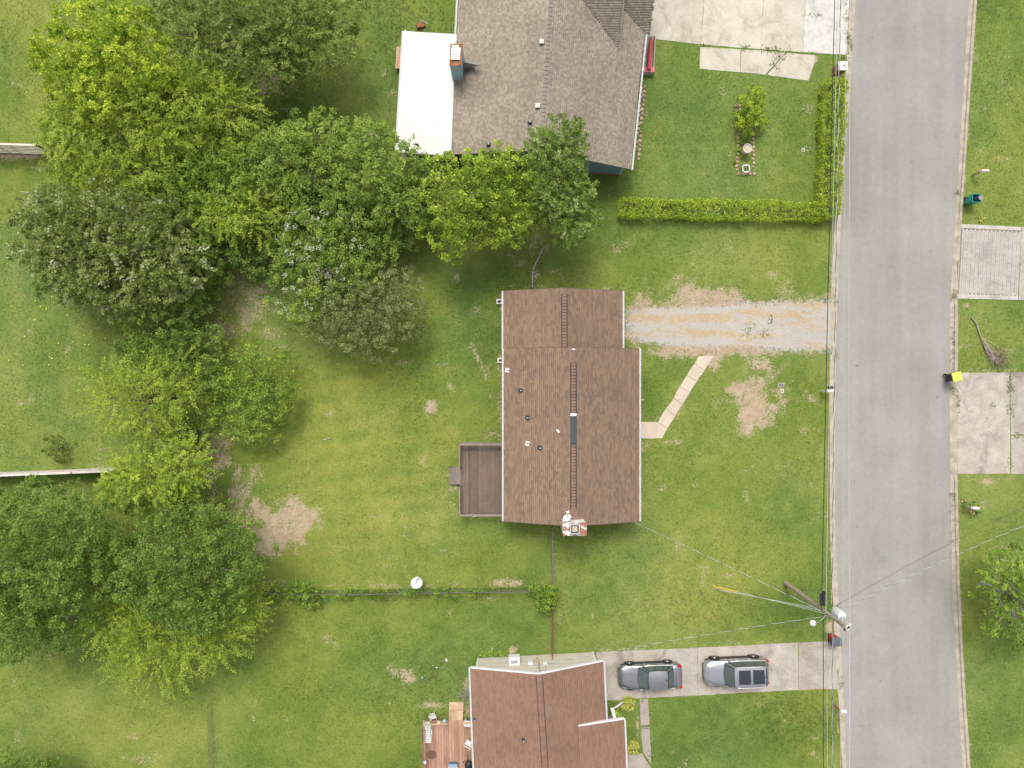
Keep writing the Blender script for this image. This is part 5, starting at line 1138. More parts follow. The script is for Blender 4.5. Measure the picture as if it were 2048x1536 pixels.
# white blossom clusters on the flowering tree
def blossoms():
    r = np.random.RandomState(4); B = blobs_from([(650, 485, 82, 68, 3.9, 1.75), (610, 570, 62, 68, 3.1, 1.55), (640, 460, 60, 40, 4.0, 1.5)])
    P, nn, b = crown_points(r, B, 95, .98, 1.06, .1, 25); k = 14
    C = np.repeat(P, k, 0) + r.normal(size=(95 * k, 3)) * np.array([.10, .10, .05]); dn = unit(r.normal(size=C.shape) * np.array([1, 1, .3]))
    V, F, v = leafquads(C, dn, np.tile([0, .1, 1.], (len(C), 1)), np.full(len(C), .085), .8, r.rand(len(C)))
    o = link('blossom', npmesh('blossom', V - np.array(org(fl)), F), m_flower, fl); o['kind'] = 'stuff'
blossoms()
# ---- hedges
def hedge(name, label, path_px, width, height, seed, mat='hedge', taper=None):
    """clipped hedge along a centre line (pixels at its top)"""
    r = np.random.RandomState(seed); pts = [W(x, y, height) for x, y in path_px]
    base = pts[0].copy(); base.z = 0; t = thing(name, base, label, 'hedge')
    seg = [(pts[i], pts[i + 1]) for i in range(len(pts) - 1)]; Ls = np.array([(b - a).length for a, b in seg]); tot = Ls.sum()
    n = int(tot * (width + 2 * height) * 42); P = []; N = []
    for i in range(n):
        k = r.choice(len(seg), p=Ls / tot); a, b = seg[k]; u = r.rand(); c = a.lerp(b, u); d = (b - a).normalized(); s = Vector((-d.y, d.x, 0))
        wv = width / 2 * (1 + .34 * (float(fbm(c.x, c.y, .8, 3, 3)) - .5) * 2); hv = height * (1 + .18 * (float(fbm(c.x, c.y, 1.1, 8, 3)) - .5) * 2)
        q = r.rand() * (width + 2 * height)
        if q < width: o = (q / width - .5) * 2; P.append((c.x + s.x * o * wv, c.y + s.y * o * wv, hv - .06 * o * o)); N.append((0, 0, 1))
        else:
            sg = 1 if q < width + height else -1; z = r.rand() * hv; P.append((c.x + s.x * sg * wv, c.y + s.y * sg * wv, max(.1, z))); N.append((s.x * sg, s.y * sg, .25))
    for e, sgn in ((pts[0], -1), (pts[-1], 1)):
        d = (seg[0][1] - seg[0][0]).normalized() if sgn < 0 else (seg[-1][1] - seg[-1][0]).normalized(); s = Vector((-d.y, d.x, 0))
        for i in range(int(width * height * 40)): o = r.uniform(-1, 1); P.append((e.x + s.x * o * width / 2, e.y + s.y * o * width / 2, max(.1, r.rand() * height))); N.append((d.x * sgn, d.y * sgn, .2))
    P = np.array(P); N = unit(np.array(N, float)); C, dn, nm, i = clump_leaves(r, P, N, 9, np.full(len(P), .12), .09, .6, .4)
    v = np.clip(.5 + (r.rand(len(P))[i] - .5) * .8 + (r.rand(len(C)) - .5) * .5, 0, 1)
    V, F, v = leafquads(C, dn, nm, .095 * r.uniform(.7, 1.3, len(C)), .7, v); V[:, 2] = np.maximum(V[:, 2], .02); NLEAF[0] += len(F)
    link('foliage', npmesh('foliage', V - np.array(base), F, [('v', 'FACE', v)]), LM[mat], t)
    mb = MB()
    for a, b in seg:
        m = int((b - a).length / .35)
        for k in range(m):
            c = a.lerp(b, (k + .5) / m); 
            for j in range(3): mb.tube([(c.x + r.uniform(-.15, .15), c.y + r.uniform(-.15, .15), 0), (c.x + r.uniform(-.4, .4) * width, c.y + r.uniform(-.3, .3), height * .85)], [.02, .008], 4)
    mb.build('stems', m_bark, t)
hedge('clipped_hedge', 'long clipped hedge running west to east below the front garden', [(1242, 413), (1400, 416), (1520, 419), (1652, 421)], 1.12, 1.05, 51)
hedge('clipped_hedge', 'tall clipped hedge running along the west kerb', [(1675, 156), (1673, 220), (1670, 300), (1665, 380), (1660, 428)], 1.35, 1.3, 52)
# ---- vines over the wire fence, tall grass strip, small plants
tree('fence_vine', 'thick green vine piled over the corner post of the wire fence', [(1078, 1185, 22, 12, .9, .5), (1092, 1200, 16, 22, .9, .5), (1100, 1188, 14, 14, 1.1, .5)], 'clump', 'vine', 2.4, .13, 61, cr=.2, lr=.22, cat='vine', trunk_r=.03, limbs=5)
tree('fence_vine', 'leafy bush swallowing the west end of the wire fence', [(605, 1182, 34, 14, .9, .6), (620, 1195, 24, 22, .7, .5), (580, 1182, 26, 12, .8, .5)], 'spray', 'vine', 2.0, .12, 62, ln=.5, cat='vine', trunk_r=.03, limbs=5)
tree('fence_vine', 'thin vine trailing along the middle of the wire fence', [(700, 1188, 34, 5, .7, .35), (765, 1188, 30, 6, .7, .35), (820, 1184, 26, 5, .9, .35), (890, 1184, 40, 5, .8, .35), (960, 1182, 30, 5, .9, .35)], 'clump', 'vine', 2.2, .11, 63, cr=.16, lr=.18, cat='vine', trunk_r=.02, limbs=5)
tree('fence_vine', 'dark weeds at the left end of the wire fence under the trees', [(540, 1190, 20, 14, .6, .4)], 'clump', 'mid', 1.2, .12, 64, cr=.18, lr=.2, cat='vine', trunk_r=.02, limbs=3)
def blades(name, label, cat, spots, mat, ln, n, seed, width=.06, up=.9, group=None):
    """strap-leaved plant: arching leaves from a crown"""
    r = np.random.RandomState(seed); V = []; F = []; vv = []
    for (x, y) in spots:
        for k in range(n):
            a = r.uniform(0, 6.28); e = r.uniform(.3, up); L = ln * r.uniform(.6, 1.2); sd = np.array([-math.sin(a), math.cos(a), 0]) * width / 2; p = np.array([x, y, .02]); b = len(V)
            for i, t in enumerate((0, .35, .7, 1.0)):
                c = p + np.array([math.cos(a) * L * t * (1 - e * .35), math.sin(a) * L * t * (1 - e * .35), L * e * t - L * .75 * t * t * (.5 + .5 * (1 - e))]); c[2] = max(.03, c[2]); w = (.6, 1.0, .8, .08)[i]
                V += [c - sd * w, c + sd * w]
                if i: F.append((b + 2 * i - 2, b + 2 * i - 1, b + 2 * i + 1, b + 2 * i)); vv.append(r.rand())
    base = np.array([spots[0][0], spots[0][1], 0]); me = npmesh(name, np.array(V) - base, np.array(F), [('v', 'FACE', vv)])
    o = link(name, me, LM[mat]); o.location = base; return tag(o, label, cat, group)
P2 = lambda x, y, z=0: tuple(W(x, y, z)[:2])
blades('hosta', 'golden variegated hosta on the driveway corner by the white handrail', 'plant', [P2(1258 + dx, 1411 + dy, .4) for dx, dy in ((0, 0), (-5, -6), (5, 6), (-6, 6), (6, -6), (0, 8), (0, -8))], 'gold', .42, 26, 71, .12, group='golden hostas by the porch')
blades('hosta', 'golden variegated hosta in front of the porch at the bottom edge', 'plant', [P2(1268 + dx, 1501 + dy, .4) for dx, dy in ((0, 0), (-5, -6), (5, 6), (-6, 6), (6, -5), (0, 8), (0, -8))], 'gold', .42, 26, 72, .12, group='golden hostas by the porch')
blades('hosta', 'small pale hosta on the grass above the block-paved driveway', 'plant', [P2(1965, 437, .2)], 'gold', .40, 34, 73, .09)
blades('lily_clump', 'green strap-leaved plant beside the white porch beam', 'plant', [P2(1232, 1422), P2(1238, 1432)], 'hedge', .40, 18, 74, .09)
blades('lily_clump', 'low green plant at the porch roof corner', 'plant', [P2(1251, 1440), P2(1254, 1450)], 'shrub', .36, 16, 75, .09)
blades('lily_border', 'strip of strap-leaved lilies along the north wall of the russet house', 'plant', [P2(958 + i * 3.4, 1307 - (i % 3) * 1.5) for i in range(16)], 'mid', .45, 12, 76, .045)
tree('rose_bush', 'small dark bush with pink flowers around the eastern white mailbox', [(1933, 1010, 10, 9, .35, .3), (1945, 1020, 9, 8, .3, .3)], 'clump', 'dark', 1.6, .10, 77, cr=.14, lr=.16, cat='bush', trunk_r=.02, limbs=4)
tree('bed_plants', 'low green plants in the stone-edged bed below the bush', [(1490, 280, 14, 22, .2, .2), (1476, 300, 4, 40, .15, .15)], 'clump', 'mid', .9, .09, 78, cr=.12, lr=.14, cat='plant', trunk_r=.01, limbs=2)
# ---- fallen yellow leaves on the left lawn
def fallen():
    r = np.random.RandomState(8); P = []
    for (x, y, sx, sy, n) in ((470, 610, 40, 50, 60), (190, 660, 60, 60, 34), (100, 720, 60, 90, 14), (150, 600, 50, 20, 14)):
        for _ in range(n): w = W(x + r.normal() * sx, y + r.normal() * sy); P.append((w.x, w.y, .07))
    P = np.array(P); dn = unit(r.normal(size=P.shape) * np.array([1, 1, .1])); V, F, v = leafquads(P, dn, np.tile([0, .1, 1.], (len(P), 1)), r.uniform(.06, .11, len(P)), .8, r.rand(len(P)))
    tag(link('fallen_leaves', npmesh('fallen_leaves', V, F, [('v', 'FACE', v)]), leaf_mat('fallen_yellow', L3((.5, .36, .05), (.66, .5, .07), (.72, .6, .2)), .1)), 'yellow fallen leaves scattered on the left lawn', 'leaves', kind='stuff')
fallen()
print('LEAVES', NLEAF[0])
# ================================================================ VEHICLES, BINS, POLE, FENCES, SMALL THINGS
def car_paint(name, c):
    g = G(name); n = g.noise(g.objco(), 60, 2, .7)
    cc = g.ramp(n, [(.3, c3(c, .96)), (.7, c3(c, 1.04))]); return g.out(cc, .38, .9, .5, None, .25)
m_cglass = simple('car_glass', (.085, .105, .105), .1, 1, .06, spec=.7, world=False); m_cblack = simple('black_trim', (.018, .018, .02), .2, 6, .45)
m_tyre = simple('tyre_rubber', (.022, .022, .024), .2, 20, .85); m_rim = simple('alloy_rim', (.58, .59, .60), .1, 8, .3, metal=.8); m_red = simple('red_lens', (.42, .012, .015), .1, 5, .2)
m_lamp = simple('headlamp_glass', (.55, .57, .6), .1, 5, .12)
def car(name, label, c, rotz, L, Wd, suv, paint):
    """front at -x; sections lofted along the length"""
    t = thing(name, (c[0], c[1], 0.02), label, 'car', None, rotz); hw = Wd / 2
    zb = .24 if not suv else .28; belt = .92 if not suv else 1.08; zroof = 1.44 if not suv else 1.70
    hood = (.70, .80, .88) if not suv else (.88, 1.0, 1.06); deck = (.98, .92) if not suv else (1.04, .92)
    xs_ = np.array([-.5, -.485, -.46, -.42, -.36, -.25, -.17, -.05, .1, .25, .36, .43, .465, .49, .5]) * L
    wv = np.array([.62, .74, .86, .94, .985, 1.0, 1.0, 1.0, 1.0, 1.0, .985, .95, .90, .82, .74]) * hw
    zt = np.interp(xs_ / L, [-.5, -.46, -.4, -.25, -.17, .3, .43, .48, .5], [hood[0] - .12, hood[0], hood[0] + .05, hood[1], hood[2], belt, deck[0], deck[1], deck[1] - .16])
    zs = np.minimum(zt - .02, np.interp(xs_ / L, [-.5, -.4, -.2, .4, .5], [hood[0] - .2, hood[0] - .04, belt - .08, belt - .06, deck[1] - .2]))
    rings = []
    for x, w, z1, z2 in zip(xs_, wv, zt, zs):
        half = [(w * .90, zb), (w * .985, zb + .16), (w * 1.0, zb + .34), (w * .985, z2 - .06), (w * .93, z2), (w * .80, z1 - .012), (w * .45, z1 + .008), (0, z1 + .014)]
        rings.append([Vector((x, -y, z)) for y, z in half] + [Vector((x, y, z)) for y, z in half[-2::-1]])
    body = MB().loft([r_ for r_ in rings]).build('body', paint, t, True)
    # cabin
    f0, f1, r1, r0 = ((-.19, -.045, .235, .385) if not suv else (-.205, -.085, .40, .465))
    f0, f1, r1, r0 = f0 * L, f1 * L, r1 * L, r0 * L; wb, wr = hw * .90, hw * .70 if not suv else hw * .76; zb0 = belt - .10
    def surf(front):
        xb, xt = (f0, f1) if front else (r0, r1); sg = -1 if front else 1; bow = .13 if front else .07
        def fn(u, v): 
            y = (u * 2 - 1) * (wb + (wr - wb) * v) * (1 if front else -1); q = 1 - (u * 2 - 1) ** 2
            return Vector((xb + (xt - xb) * v + sg * bow * q * (1 - .5 * v), y, zb0 + (zroof - .05 - zb0) * v + .02 * q * v))
        return fn
    def side(s):
        def fn(u, v):
            xa = f0 + (f1 - f0) * v; xb = r0 + (r1 - r0) * v; x = xa + (xb - xa) * u
            y = wb + (wr - wb) * v + .035 * math.sin(math.pi * u) ; return Vector((x if s > 0 else xa + xb - x, s * y, zb0 + (zroof - .05 - zb0) * v))
        return fn
    def roof(u, v):
        x = f1 + (r1 - f1) * u; y = (v * 2 - 1) * (wr + .035 * math.sin(math.pi * u)); q = (1 - (v * 2 - 1) ** 2) * math.sin(math.pi * min(1, max(0, .12 + .76 * u)))
        bow = (-.065 if u < .5 else .035) * (1 - (v * 2 - 1) ** 2) * abs(1 - 2 * u) ** 3
        return Vector((x + bow, y, zroof - .05 + .065 * q + .02 * (1 - (v * 2 - 1) ** 2) * abs(1 - 2 * u)))
    cab = MB(); cab.grid(surf(True), 8, 4).grid(surf(False), 8, 4); cab.grid(side(1), 10, 4).grid(side(-1), 10, 4); cab.grid(roof, 12, 8)
    cb = cab.build('cabin', paint, t, True)
    def inset(fn, u0, u1, v0, v1, nu, nv, push):
        def g_(u, v):
            p = fn(u0 + (u1 - u0) * u, v0 + (v1 - v0) * v); return p + Vector(push)
        return MB().grid(g_, nu, nv)
    inset(surf(True), .06, .94, .08, .93, 8, 4, (-.012, 0, .012)).build('windscreen', m_cglass, cb, True)
    inset(surf(True), .03, .97, .02, .97, 8, 4, (-.006, 0, .006)).build('windscreen_seal', m_cblack, cb, True)
    inset(surf(False), .10, .90, .14, .90, 8, 4, (.012, 0, .012)).build('rear_window', m_cglass, cb, True)
    inset(surf(False), .07, .93, .08, .95, 8, 4, (.006, 0, .006)).build('rear_window_seal', m_cblack, cb, True)
    wins = ((.10, .40), (.43, .70), (.73, .88)) if not suv else ((.09, .36), (.385, .65), (.675, .93))
    for s in (1, -1):
        fn = side(s); inset(fn, .06, .94, .13, .90, 10, 3, (0, s * .005, .002)).build('window_surround', m_cblack, cb, True)
        for a, b in wins:
            if s < 0: a, b = 1 - b, 1 - a
            inset(fn, a, b, .18, .85, 4, 3, (0, s * .011, .003)).build('side_window', m_cglass, cb, True)
        xs1 = [f0 - .05, f0 + .1]
        # belt-line chrome, sills heightened as painted side shade, handles, mirrors
        MB().tube([(f0 + .05, s * (wb + .035), zb0 + .05), (0, s * (wb + .075), zb0 + .05), (r0 - .1, s * (wb + .03), zb0 + .05)], .014, 6).build('chrome_strip', m_rim, cb)
        m = MB().obox((f0 + .36, s * (hw + .09), belt + .02), .15, .20, .13, s * -.25).build('mirror', paint, t, True)
        MB().obox((f0 + .38, s * (hw + .02), belt - .03), .06, .1, .05).build('mirror_arm', m_cblack, m)
        for x in ((-.02, .16) if not suv else (.0, .19)): MB().obox((x * L, s * (hw + .004), belt - .19), .2, .03, .035).build('door_handle', paint if x > .1 else m_rim, t)
        MB().obox((.0, s * (hw * .99), zb + .10), L * .50, .06, .30).build('sill', m_cblack, t)  # black sill carried up the doors, standing in for the shaded body side
        hx = -.445 * L
        MB().loft([[Vector((x, s * y, z)) for x, y, z in q] for q in ([(hx - .06, hw * .72, hood[0] - .13), (hx + .34, hw * .965, hood[0] - .07), (hx + .34, hw * .93, hood[0] + .035), (hx, hw * .70, hood[0] - .01)], [(hx - .09, hw * .74, hood[0] - .13), (hx + .34, hw * .99, hood[0] - .07), (hx + .36, hw * .94, hood[0] + .05), (hx - .01, hw * .72, hood[0] + .02)])]).build('headlight', m_lamp, t)
        MB().obox((.465 * L, s * hw * .80, deck[1] - .10), .20, .24, .18, s * -.5).build('tail_light', m_red, t)
        for xw in (-.315, .295):
            rw = .33 if not suv else .37; c0 = Vector((xw * L, s * (hw - .15), rw - .02))
            MB().lathe(c0 + Vector((0, s * -.06, .02)), [(rw + .06, 0), (rw + .06, .218)], 24, axis=(0, s, 0)).build('wheel_arch', m_cblack, t, True)
            ty = MB().lathe(c0 + Vector((0, s * -.04, 0)), [(rw * .6, 0), (rw * .96, .0), (rw, .04), (rw, .17), (rw * .94, .21), (rw * .68, .215), (rw * .66, .18)], 24, axis=(0, s, 0)).build('wheel', m_tyre, t, True)
            rim = MB().lathe(c0 + Vector((0, s * .13, 0)), [(rw * .66, 0), (rw * .66, .035), (rw * .6, .02), (rw * .2, .03), (rw * .16, .055)], 20, axis=(0, s, 0)); 
            ro = rim.build('rim', m_rim, ty, True)
            for k in range(10):
                a = k * math.pi / 5 + .3; p = c0 + Vector((math.cos(a) * rw * .42, s * .155, math.sin(a) * rw * .42)); 
                MB().lathe(p, [(rw * .09, 0), (rw * .09, .006)], 8, axis=(0, s, 0)).build('rim_gap', m_cblack, ty)
    MB().obox((-.492 * L, 0, hood[0] - .22), .05, hw * 1.0, .16).build('grille', m_cblack, t); MB().obox((-.497 * L, 0, zb + .06), .06, hw * 1.3, .12).build('lower_grille', m_cblack, t)
    MB().obox((0, 0, .19), L * .9, Wd * .86, .14).build('underbody_shade', m_cblack, t)  # black underside plate, added as contact darkness beneath the car
    zh = lambda x: float(np.interp(x / L, [-.46, -.4, -.25, -.17], [hood[0], hood[0] + .05, hood[1], hood[2]])) + .016
    for s in (1, -1): MB().tube([(x * L, s * hw * y, zh(x * L) - dz) for x, y, dz in ((-.44, .62, .0), (-.40, .74, .006), (-.3, .80, .012), (-.2, .82, .014))], .009, 4).build('bonnet_gap', m_cblack, t)
    MB().tube([(-.44 * L, -hw * .62, zh(-.44 * L)), (-.452 * L, 0, zh(-.452 * L) + .012), (-.44 * L, hw * .62, zh(-.44 * L))], .009, 4).build('bonnet_gap', m_cblack, t)
    if not suv: MB().tube([(.39 * L, -hw * .72, belt + .06), (.40 * L, 0, belt + .075), (.39 * L, hw * .72, belt + .06)], .009, 4).build('boot_gap', m_cblack, t)
    for s in (1, -1):
        for x in (-.13, .075, .25): MB().tube([(x * L, s * (hw * 1.003), zb + .2), (x * L, s * (hw * 1.004), zb + .34), (x * L, s * (hw * .99), belt - .13)], .008, 4).build('door_gap', m_cblack, t)
    MB().obox((.498 * L, 0, deck[1] - .3), .02, .42, .13).build('number_plate', m_white, t)
    for s in (-.2, .2): MB().tube([(-.44 * L, s * hw * 1.3, hood[0] + .052), (-.3 * L, s * hw * 1.6, (hood[0] + hood[1]) / 2 + .055), (-.2 * L, s * hw * 1.9, hood[1] + .06)], .012, 5).build('bonnet_crease', paint, t)
    if suv:
        for xa in (.02, .45): inset(roof, xa + .10, xa + .46, .16, .84, 5, 5, (0, 0, .012)).build('sunroof_pane', simple('sunroof_glass', (.03, .035, .045), .1, 1, .05, spec=.7), cb, True)
        inset(roof, .09, .94, .12, .88, 8, 5, (0, 0, .006)).build('sunroof_frame', paint, cb, True)
        inset(roof, .955, .985, .06, .94, 2, 6, (0, 0, .012)).build('roof_band', m_cblack, cb)
        for s in (1, -1): MB().tube([(f1 + .12, s * (wr - .02), zroof), (f1 + .3, s * (wr + .02), zroof + .05), (r1 - .3, s * (wr + .02), zroof + .05), (r1 - .1, s * (wr - .02), zroof)], .018, 6).build('roof_rail', paint, cb)
        p = roof(.93, .5); MB().obox(p + Vector((.05, 0, .04)), .14, .04, .07).build('antenna_fin', m_cblack, cb)
    else:
        p = roof(.93, .5); MB().obox(p + Vector((0, 0, .03)), .12, .03, .06).build('antenna_fin', m_cblack, cb)
    return t
silver = car_paint('silver_paint', (.37, .38, .40)); silver2 = car_paint('pale_silver_paint', (.50, .515, .545))
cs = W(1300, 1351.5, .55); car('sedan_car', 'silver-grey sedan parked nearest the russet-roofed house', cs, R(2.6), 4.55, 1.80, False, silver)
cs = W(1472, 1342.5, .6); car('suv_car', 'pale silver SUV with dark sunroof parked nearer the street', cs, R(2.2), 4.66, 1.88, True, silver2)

# ---------------------------------------------------------------- wheeled bins
def bin_(name, label, base_px, facing, mb_c, lid_c, open_=False):
    c = W(*base_px); t = thing(name, (c.x, c.y, .02 if 'black' in label else .01), label, 'bin', 'wheeled bins at the kerb', R(facing))
    m1 = simple(name + '_plastic', mb_c, .12, 4, .45); m2 = simple(name + '_lid_plastic', lid_c, .08, 4, .5)
    def ring(sx, sy, z, inset=0.0):
        a, b = sx / 2 - inset, sy / 2 - inset; q = []
        for (x, y, k) in ((-a, -b, 0), (a, -b, 1), (a, b, 2), (-a, b, 3)):
            for j in range(4): an = math.pi * (1 + k * .5) + j * math.pi / 6; q.append(Vector((x + .05 * (1 if k in (0, 3) else -1) + .05 * math.cos(an), y + .05 * (1 if k in (0, 1) else -1) + .05 * math.sin(an), z)))
        return q
    if open_: MB().loft([ring(.46, .46, .10), ring(.52, .50, .45), ring(.60, .56, .98), ring(.66, .62, .99), ring(.66, .62, 1.04), ring(.56, .52, 1.04), ring(.44, .42, .3)]).build('body', m1, t, True)
    else:
        MB().loft([ring(.46, .46, .10), ring(.52, .50, .45), ring(.60, .56, .98), ring(.65, .61, .99), ring(.65, .61, 1.03)]).build('body', m1, t, True)
        lid = MB().loft([ring(.68, .64, 1.035), ring(.70, .66, 1.06), ring(.64, .60, 1.11), ring(.40, .36, 1.13)]).build('lid', m2, t, True)
        MB().tube([(-.40, -.2, 1.05), (-.40, .2, 1.05)], .025, 8).build('hinge', m_dark, lid)
    MB().tube([(-.32, -.22, .97), (-.42, -.22, .98), (-.42, .22, .98), (-.32, .22, .97)], .022, 8).build('handle', m1 if open_ else m_dark, t)
    for s in (-.26, .26): MB().lathe((-.22, s, .11), [(.11, -.03), (.115, 0), (.11, .03)], 16, axis=(0, 1, 0)).build('wheel', m_tyre, t, True)
    for k in (.35, .6, .8): MB().obox((.285 + (k - .5) * .05, 0, k), .02, .40, .03).build('rib', m1, t)
    return t
bin_('wheeled_bin', 'red wheeled bin with a dark grey lid beside the utility pole drive', (1660, 1273), 6, (.40, .02, .03), (.115, .13, .15))
bin_('wheeled_bin', 'open green wheeled bin with a black sack on the east verge', (1934, 404), -3, (.012, .23, .19), (.012, .23, .19), True)
bin_('wheeled_bin', 'black wheeled bin with a bright yellow-green lid at the east kerb', (1895, 754), 14, (.02, .022, .026), (.56, .64, .10))
p = W(1938, 404, 1.0); t = thing('plastic_drum', (W(1934, 404).x, W(1934, 404).y, .5), 'dark grey ribbed drum lying in the open green bin', 'drum')
c0 = W(1934, 404); MB().lathe((c0.x + .05, c0.y, .45), [(.14, 0), (.17, .06), (.16, .12), (.18, .18), (.165, .25), (.185, .32), (.17, .4), (.185, .48), (.175, .55), (.185, .62), (.18, .70)], 20, axis=(.25, 0, 1)).build('drum_side', simple('dark_grey_plastic', (.06, .065, .075), .2, 5, .5), t, True)
MB().lathe((c0.x + .05, c0.y, .45), [(.18, .70), (.17, .73), (.03, .735)], 20, axis=(.25, 0, 1)).build('drum_lid', simple('grey_plastic', (.25, .26, .27), .2, 5, .5), t, True)

# ---------------------------------------------------------------- mailboxes
def mailbox(label, base_px, z, length, box_c, post_c, ang, post_w=.09, arm=0.0, second=None, extra=None):
    b = W(*base_px); t = thing('mailbox', (b.x, b.y, 0), label, 'mailbox', 'roadside mailboxes'); d = Vector((math.cos(R(ang)), math.sin(R(ang)), 0)); m_p = simple('mailbox_post', post_c, .15, 5)
    m_b = simple('mailbox_metal', box_c, .08, 5, .4)
    MB().obox((b.x, b.y, z / 2), post_w, post_w, z, R(ang)).build('post', m_p, t)
    c = Vector((b.x, b.y, z)) + d * arm; s = Vector((-d.y, d.x, 0)); prof = [(-.1, 0), (.1, 0)] + [(.1 * math.cos(k), .13 + .1 * math.sin(k)) for k in np.linspace(0, math.pi, 8)]
    if arm: MB().obox(Vector((b.x, b.y, z - .05)) + d * arm * .5, arm + length * .4, .07, .07, R(ang)).build('arm', m_p, t)
    bx = MB().loft([[c + d * x + s * y + Vector((0, 0, zz + .002)) for y, zz in prof] for x in (length / 2, -length / 2)]).build('box', m_b, t, True)
    MB().obox(c + s * .115 + d * (-.05) + Vector((0, 0, .14)), .15, .012, .05, R(ang)).build('flag', simple('red_flag', (.5, .03, .03)), bx)
    if second: MB().loft([[c + s * .24 + d * (x + .1) + s * y + Vector((0, 0, zz)) for y, zz in prof] for x in (length / 2, -length / 2)]).build('second_box', simple('dark_mailbox', second, .1, 5, .4), t, True)
    return t
mailbox('white and black twin mailbox at the west kerb opposite the yellow-lidded bin', (1641, 781.5), 1.05, .44, (.72, .72, .7), (.7, .7, .68), 0, .09, .16, (.05, .05, .055))
mailbox('weathered pinkish-white mailbox above the green bin on the east verge', (1945, 351), 1.0, .52, (.62, .56, .53), (.34, .22, .16), 0, .11, .12)
mailbox('white mailbox standing in the rose bush on the east verge', (1928, 1011), .95, .48, (.78, .79, .82), (.5, .5, .5), -6, .09, .1)
mailbox('white mailbox on a brown post at the west kerb near the bottom edge', (1666, 1407), 1.0, .42, (.72, .73, .74), (.24, .13, .09), -10, .10, .22)
b = W(1672, 145); t = thing('brick_mailbox', (b.x, b.y, 0), 'white-topped red brick mailbox pillar at the hedge end', 'mailbox', 'roadside mailboxes')
MB().box(b.x - .28, b.y - .28, 0, b.x + .28, b.y + .28, 1.0).build('pillar', m_brick, t); MB().prism([(b.x - .34, b.y - .32), (b.x + .34, b.y - .32), (b.x + .34, b.y + .32), (b.x - .34, b.y + .32)], 1.0, 1.09).build('cap', simple('white_cap', (.72, .68, .64), .15, 6), t); MB().box(b.x + .281, b.y - .13, .6, b.x + .36, b.y + .13, .88).build('letter_door', m_white, t)
MB().obox((b.x + .05, b.y, 1.096), .12, .10, .012, .4).build('flaked_patch', m_brick, t)

# ---------------------------------------------------------------- utility pole with its lines
PB = W(1571, 1166); PZ = 9.1; PT = Vector((PB.x, PB.y, PZ))
up = thing('utility_pole', PB, 'grey wooden utility pole with transformer beside the west kerb', 'utility pole')
m_pole = simple('weathered_pole', (.30, .255, .205), .25, 4, .95, .4, 30); m_wire_d = simple('black_cable', (.035, .04, .04), .2, 4, .6); m_wire_l = simple('bare_aluminium', (.50, .51, .50), .1, 4, .5); m_wire_g = simple('grey_green_cable', (.42, .48, .40), .1, 4, .5)
MB().tube([(PB.x, PB.y, -.1), (PB.x, PB.y, 4.5), PT], [.17, .145, .115], 12).build('pole', m_pole, up, True)
tc = Vector((PB.x + .42, PB.y + .22, 6.7)); tr = MB().lathe(tc, [(.26, 0), (.28, .05), (.28, .95), (.25, 1.02), (.1, 1.06)], 18).build('transformer', simple('white_tank', (.70, .72, .74), .06, 3, .45), up, True)
MB().obox(((PB.x + tc.x) / 2, (PB.y + tc.y) / 2, 7.2), .34, .1, .5, .48).build('bracket', m_galv, tr)
for k in (-.1, .1): MB().lathe(tc + Vector((k, -.1, 1.03)), [(.03, 0), (.05, .05), (.03, .1), (.05, .15), (.02, .24)], 8).build('bushing', simple('porcelain', (.5, .47, .45)), tr)
MB().lathe(PT + Vector((.12, .02, -.1)), [(.03, 0), (.09, .05), (.04, .12), (.08, .17), (.03, .25)], 10).build('insulator', m_dark, up); MB().lathe(PT + Vector((.10, -.26, -.45)), [(.03, 0), (.09, .05), (.04, .12), (.08, .17), (.03, .25)], 10).build('insulator', m_dark, up)
MB().obox(PT + Vector((.12, .1, -.02)), .34, .10, .08, .5).build('fuse_cutout', m_white, up); MB().obox(PT + Vector((.14, -.16, -.2)), .2, .16, .12, .3).build('arrester', m_white, up)
la = W(1627, 1247, 6.2); ls = Vector((PB.x, PB.y, 6.6)); MB().tube([ls, ls.lerp(la, .5) + Vector((0, 0, .25)), la + Vector((0, 0, .1))], .028, 8).build('lamp_arm', m_galv, up)
ld = MB().lathe(la, [(.20, -.12), (.19, -.02), (.10, .05), (.06, .14)], 16).build('lamp_shade', simple('lamp_aluminium', (.72, .74, .75), .06, 4, .35), up, True); MB().lathe(la, [(.13, -.2), (.14, -.12)], 12).build('lamp_globe', m_white, ld)
for (dx, z0, z1, r_) in ((-.16, 6.0, 6.9, .075), (.03, 6.2, 7.3, .10)):
    q = Vector((PB.x + dx - .1, PB.y + .35, 6.3)); MB().tube([q + Vector((0, .05, 0)), q + Vector((0, .95 if dx > 0 else .8, .0))], r_, 8).build('splice_case', m_dark, up)
def hang(a, b, sag, n=24, off=Vector((0, 0, 0))):
    a, b = Vector(a), Vector(b); return [a.lerp(b, i / n) + Vector((0, 0, -sag * 4 * (i / n) * (1 - i / n))) + off for i in range(n + 1)]
def wire(name, label, a, b, sag, r_, mat, group='overhead lines', n=24):
    o = MB().tube(hang(a, b, sag, n), r_, 5).build(name, mat, loc=Vector(a)); return tag(o, label, 'cable', group)
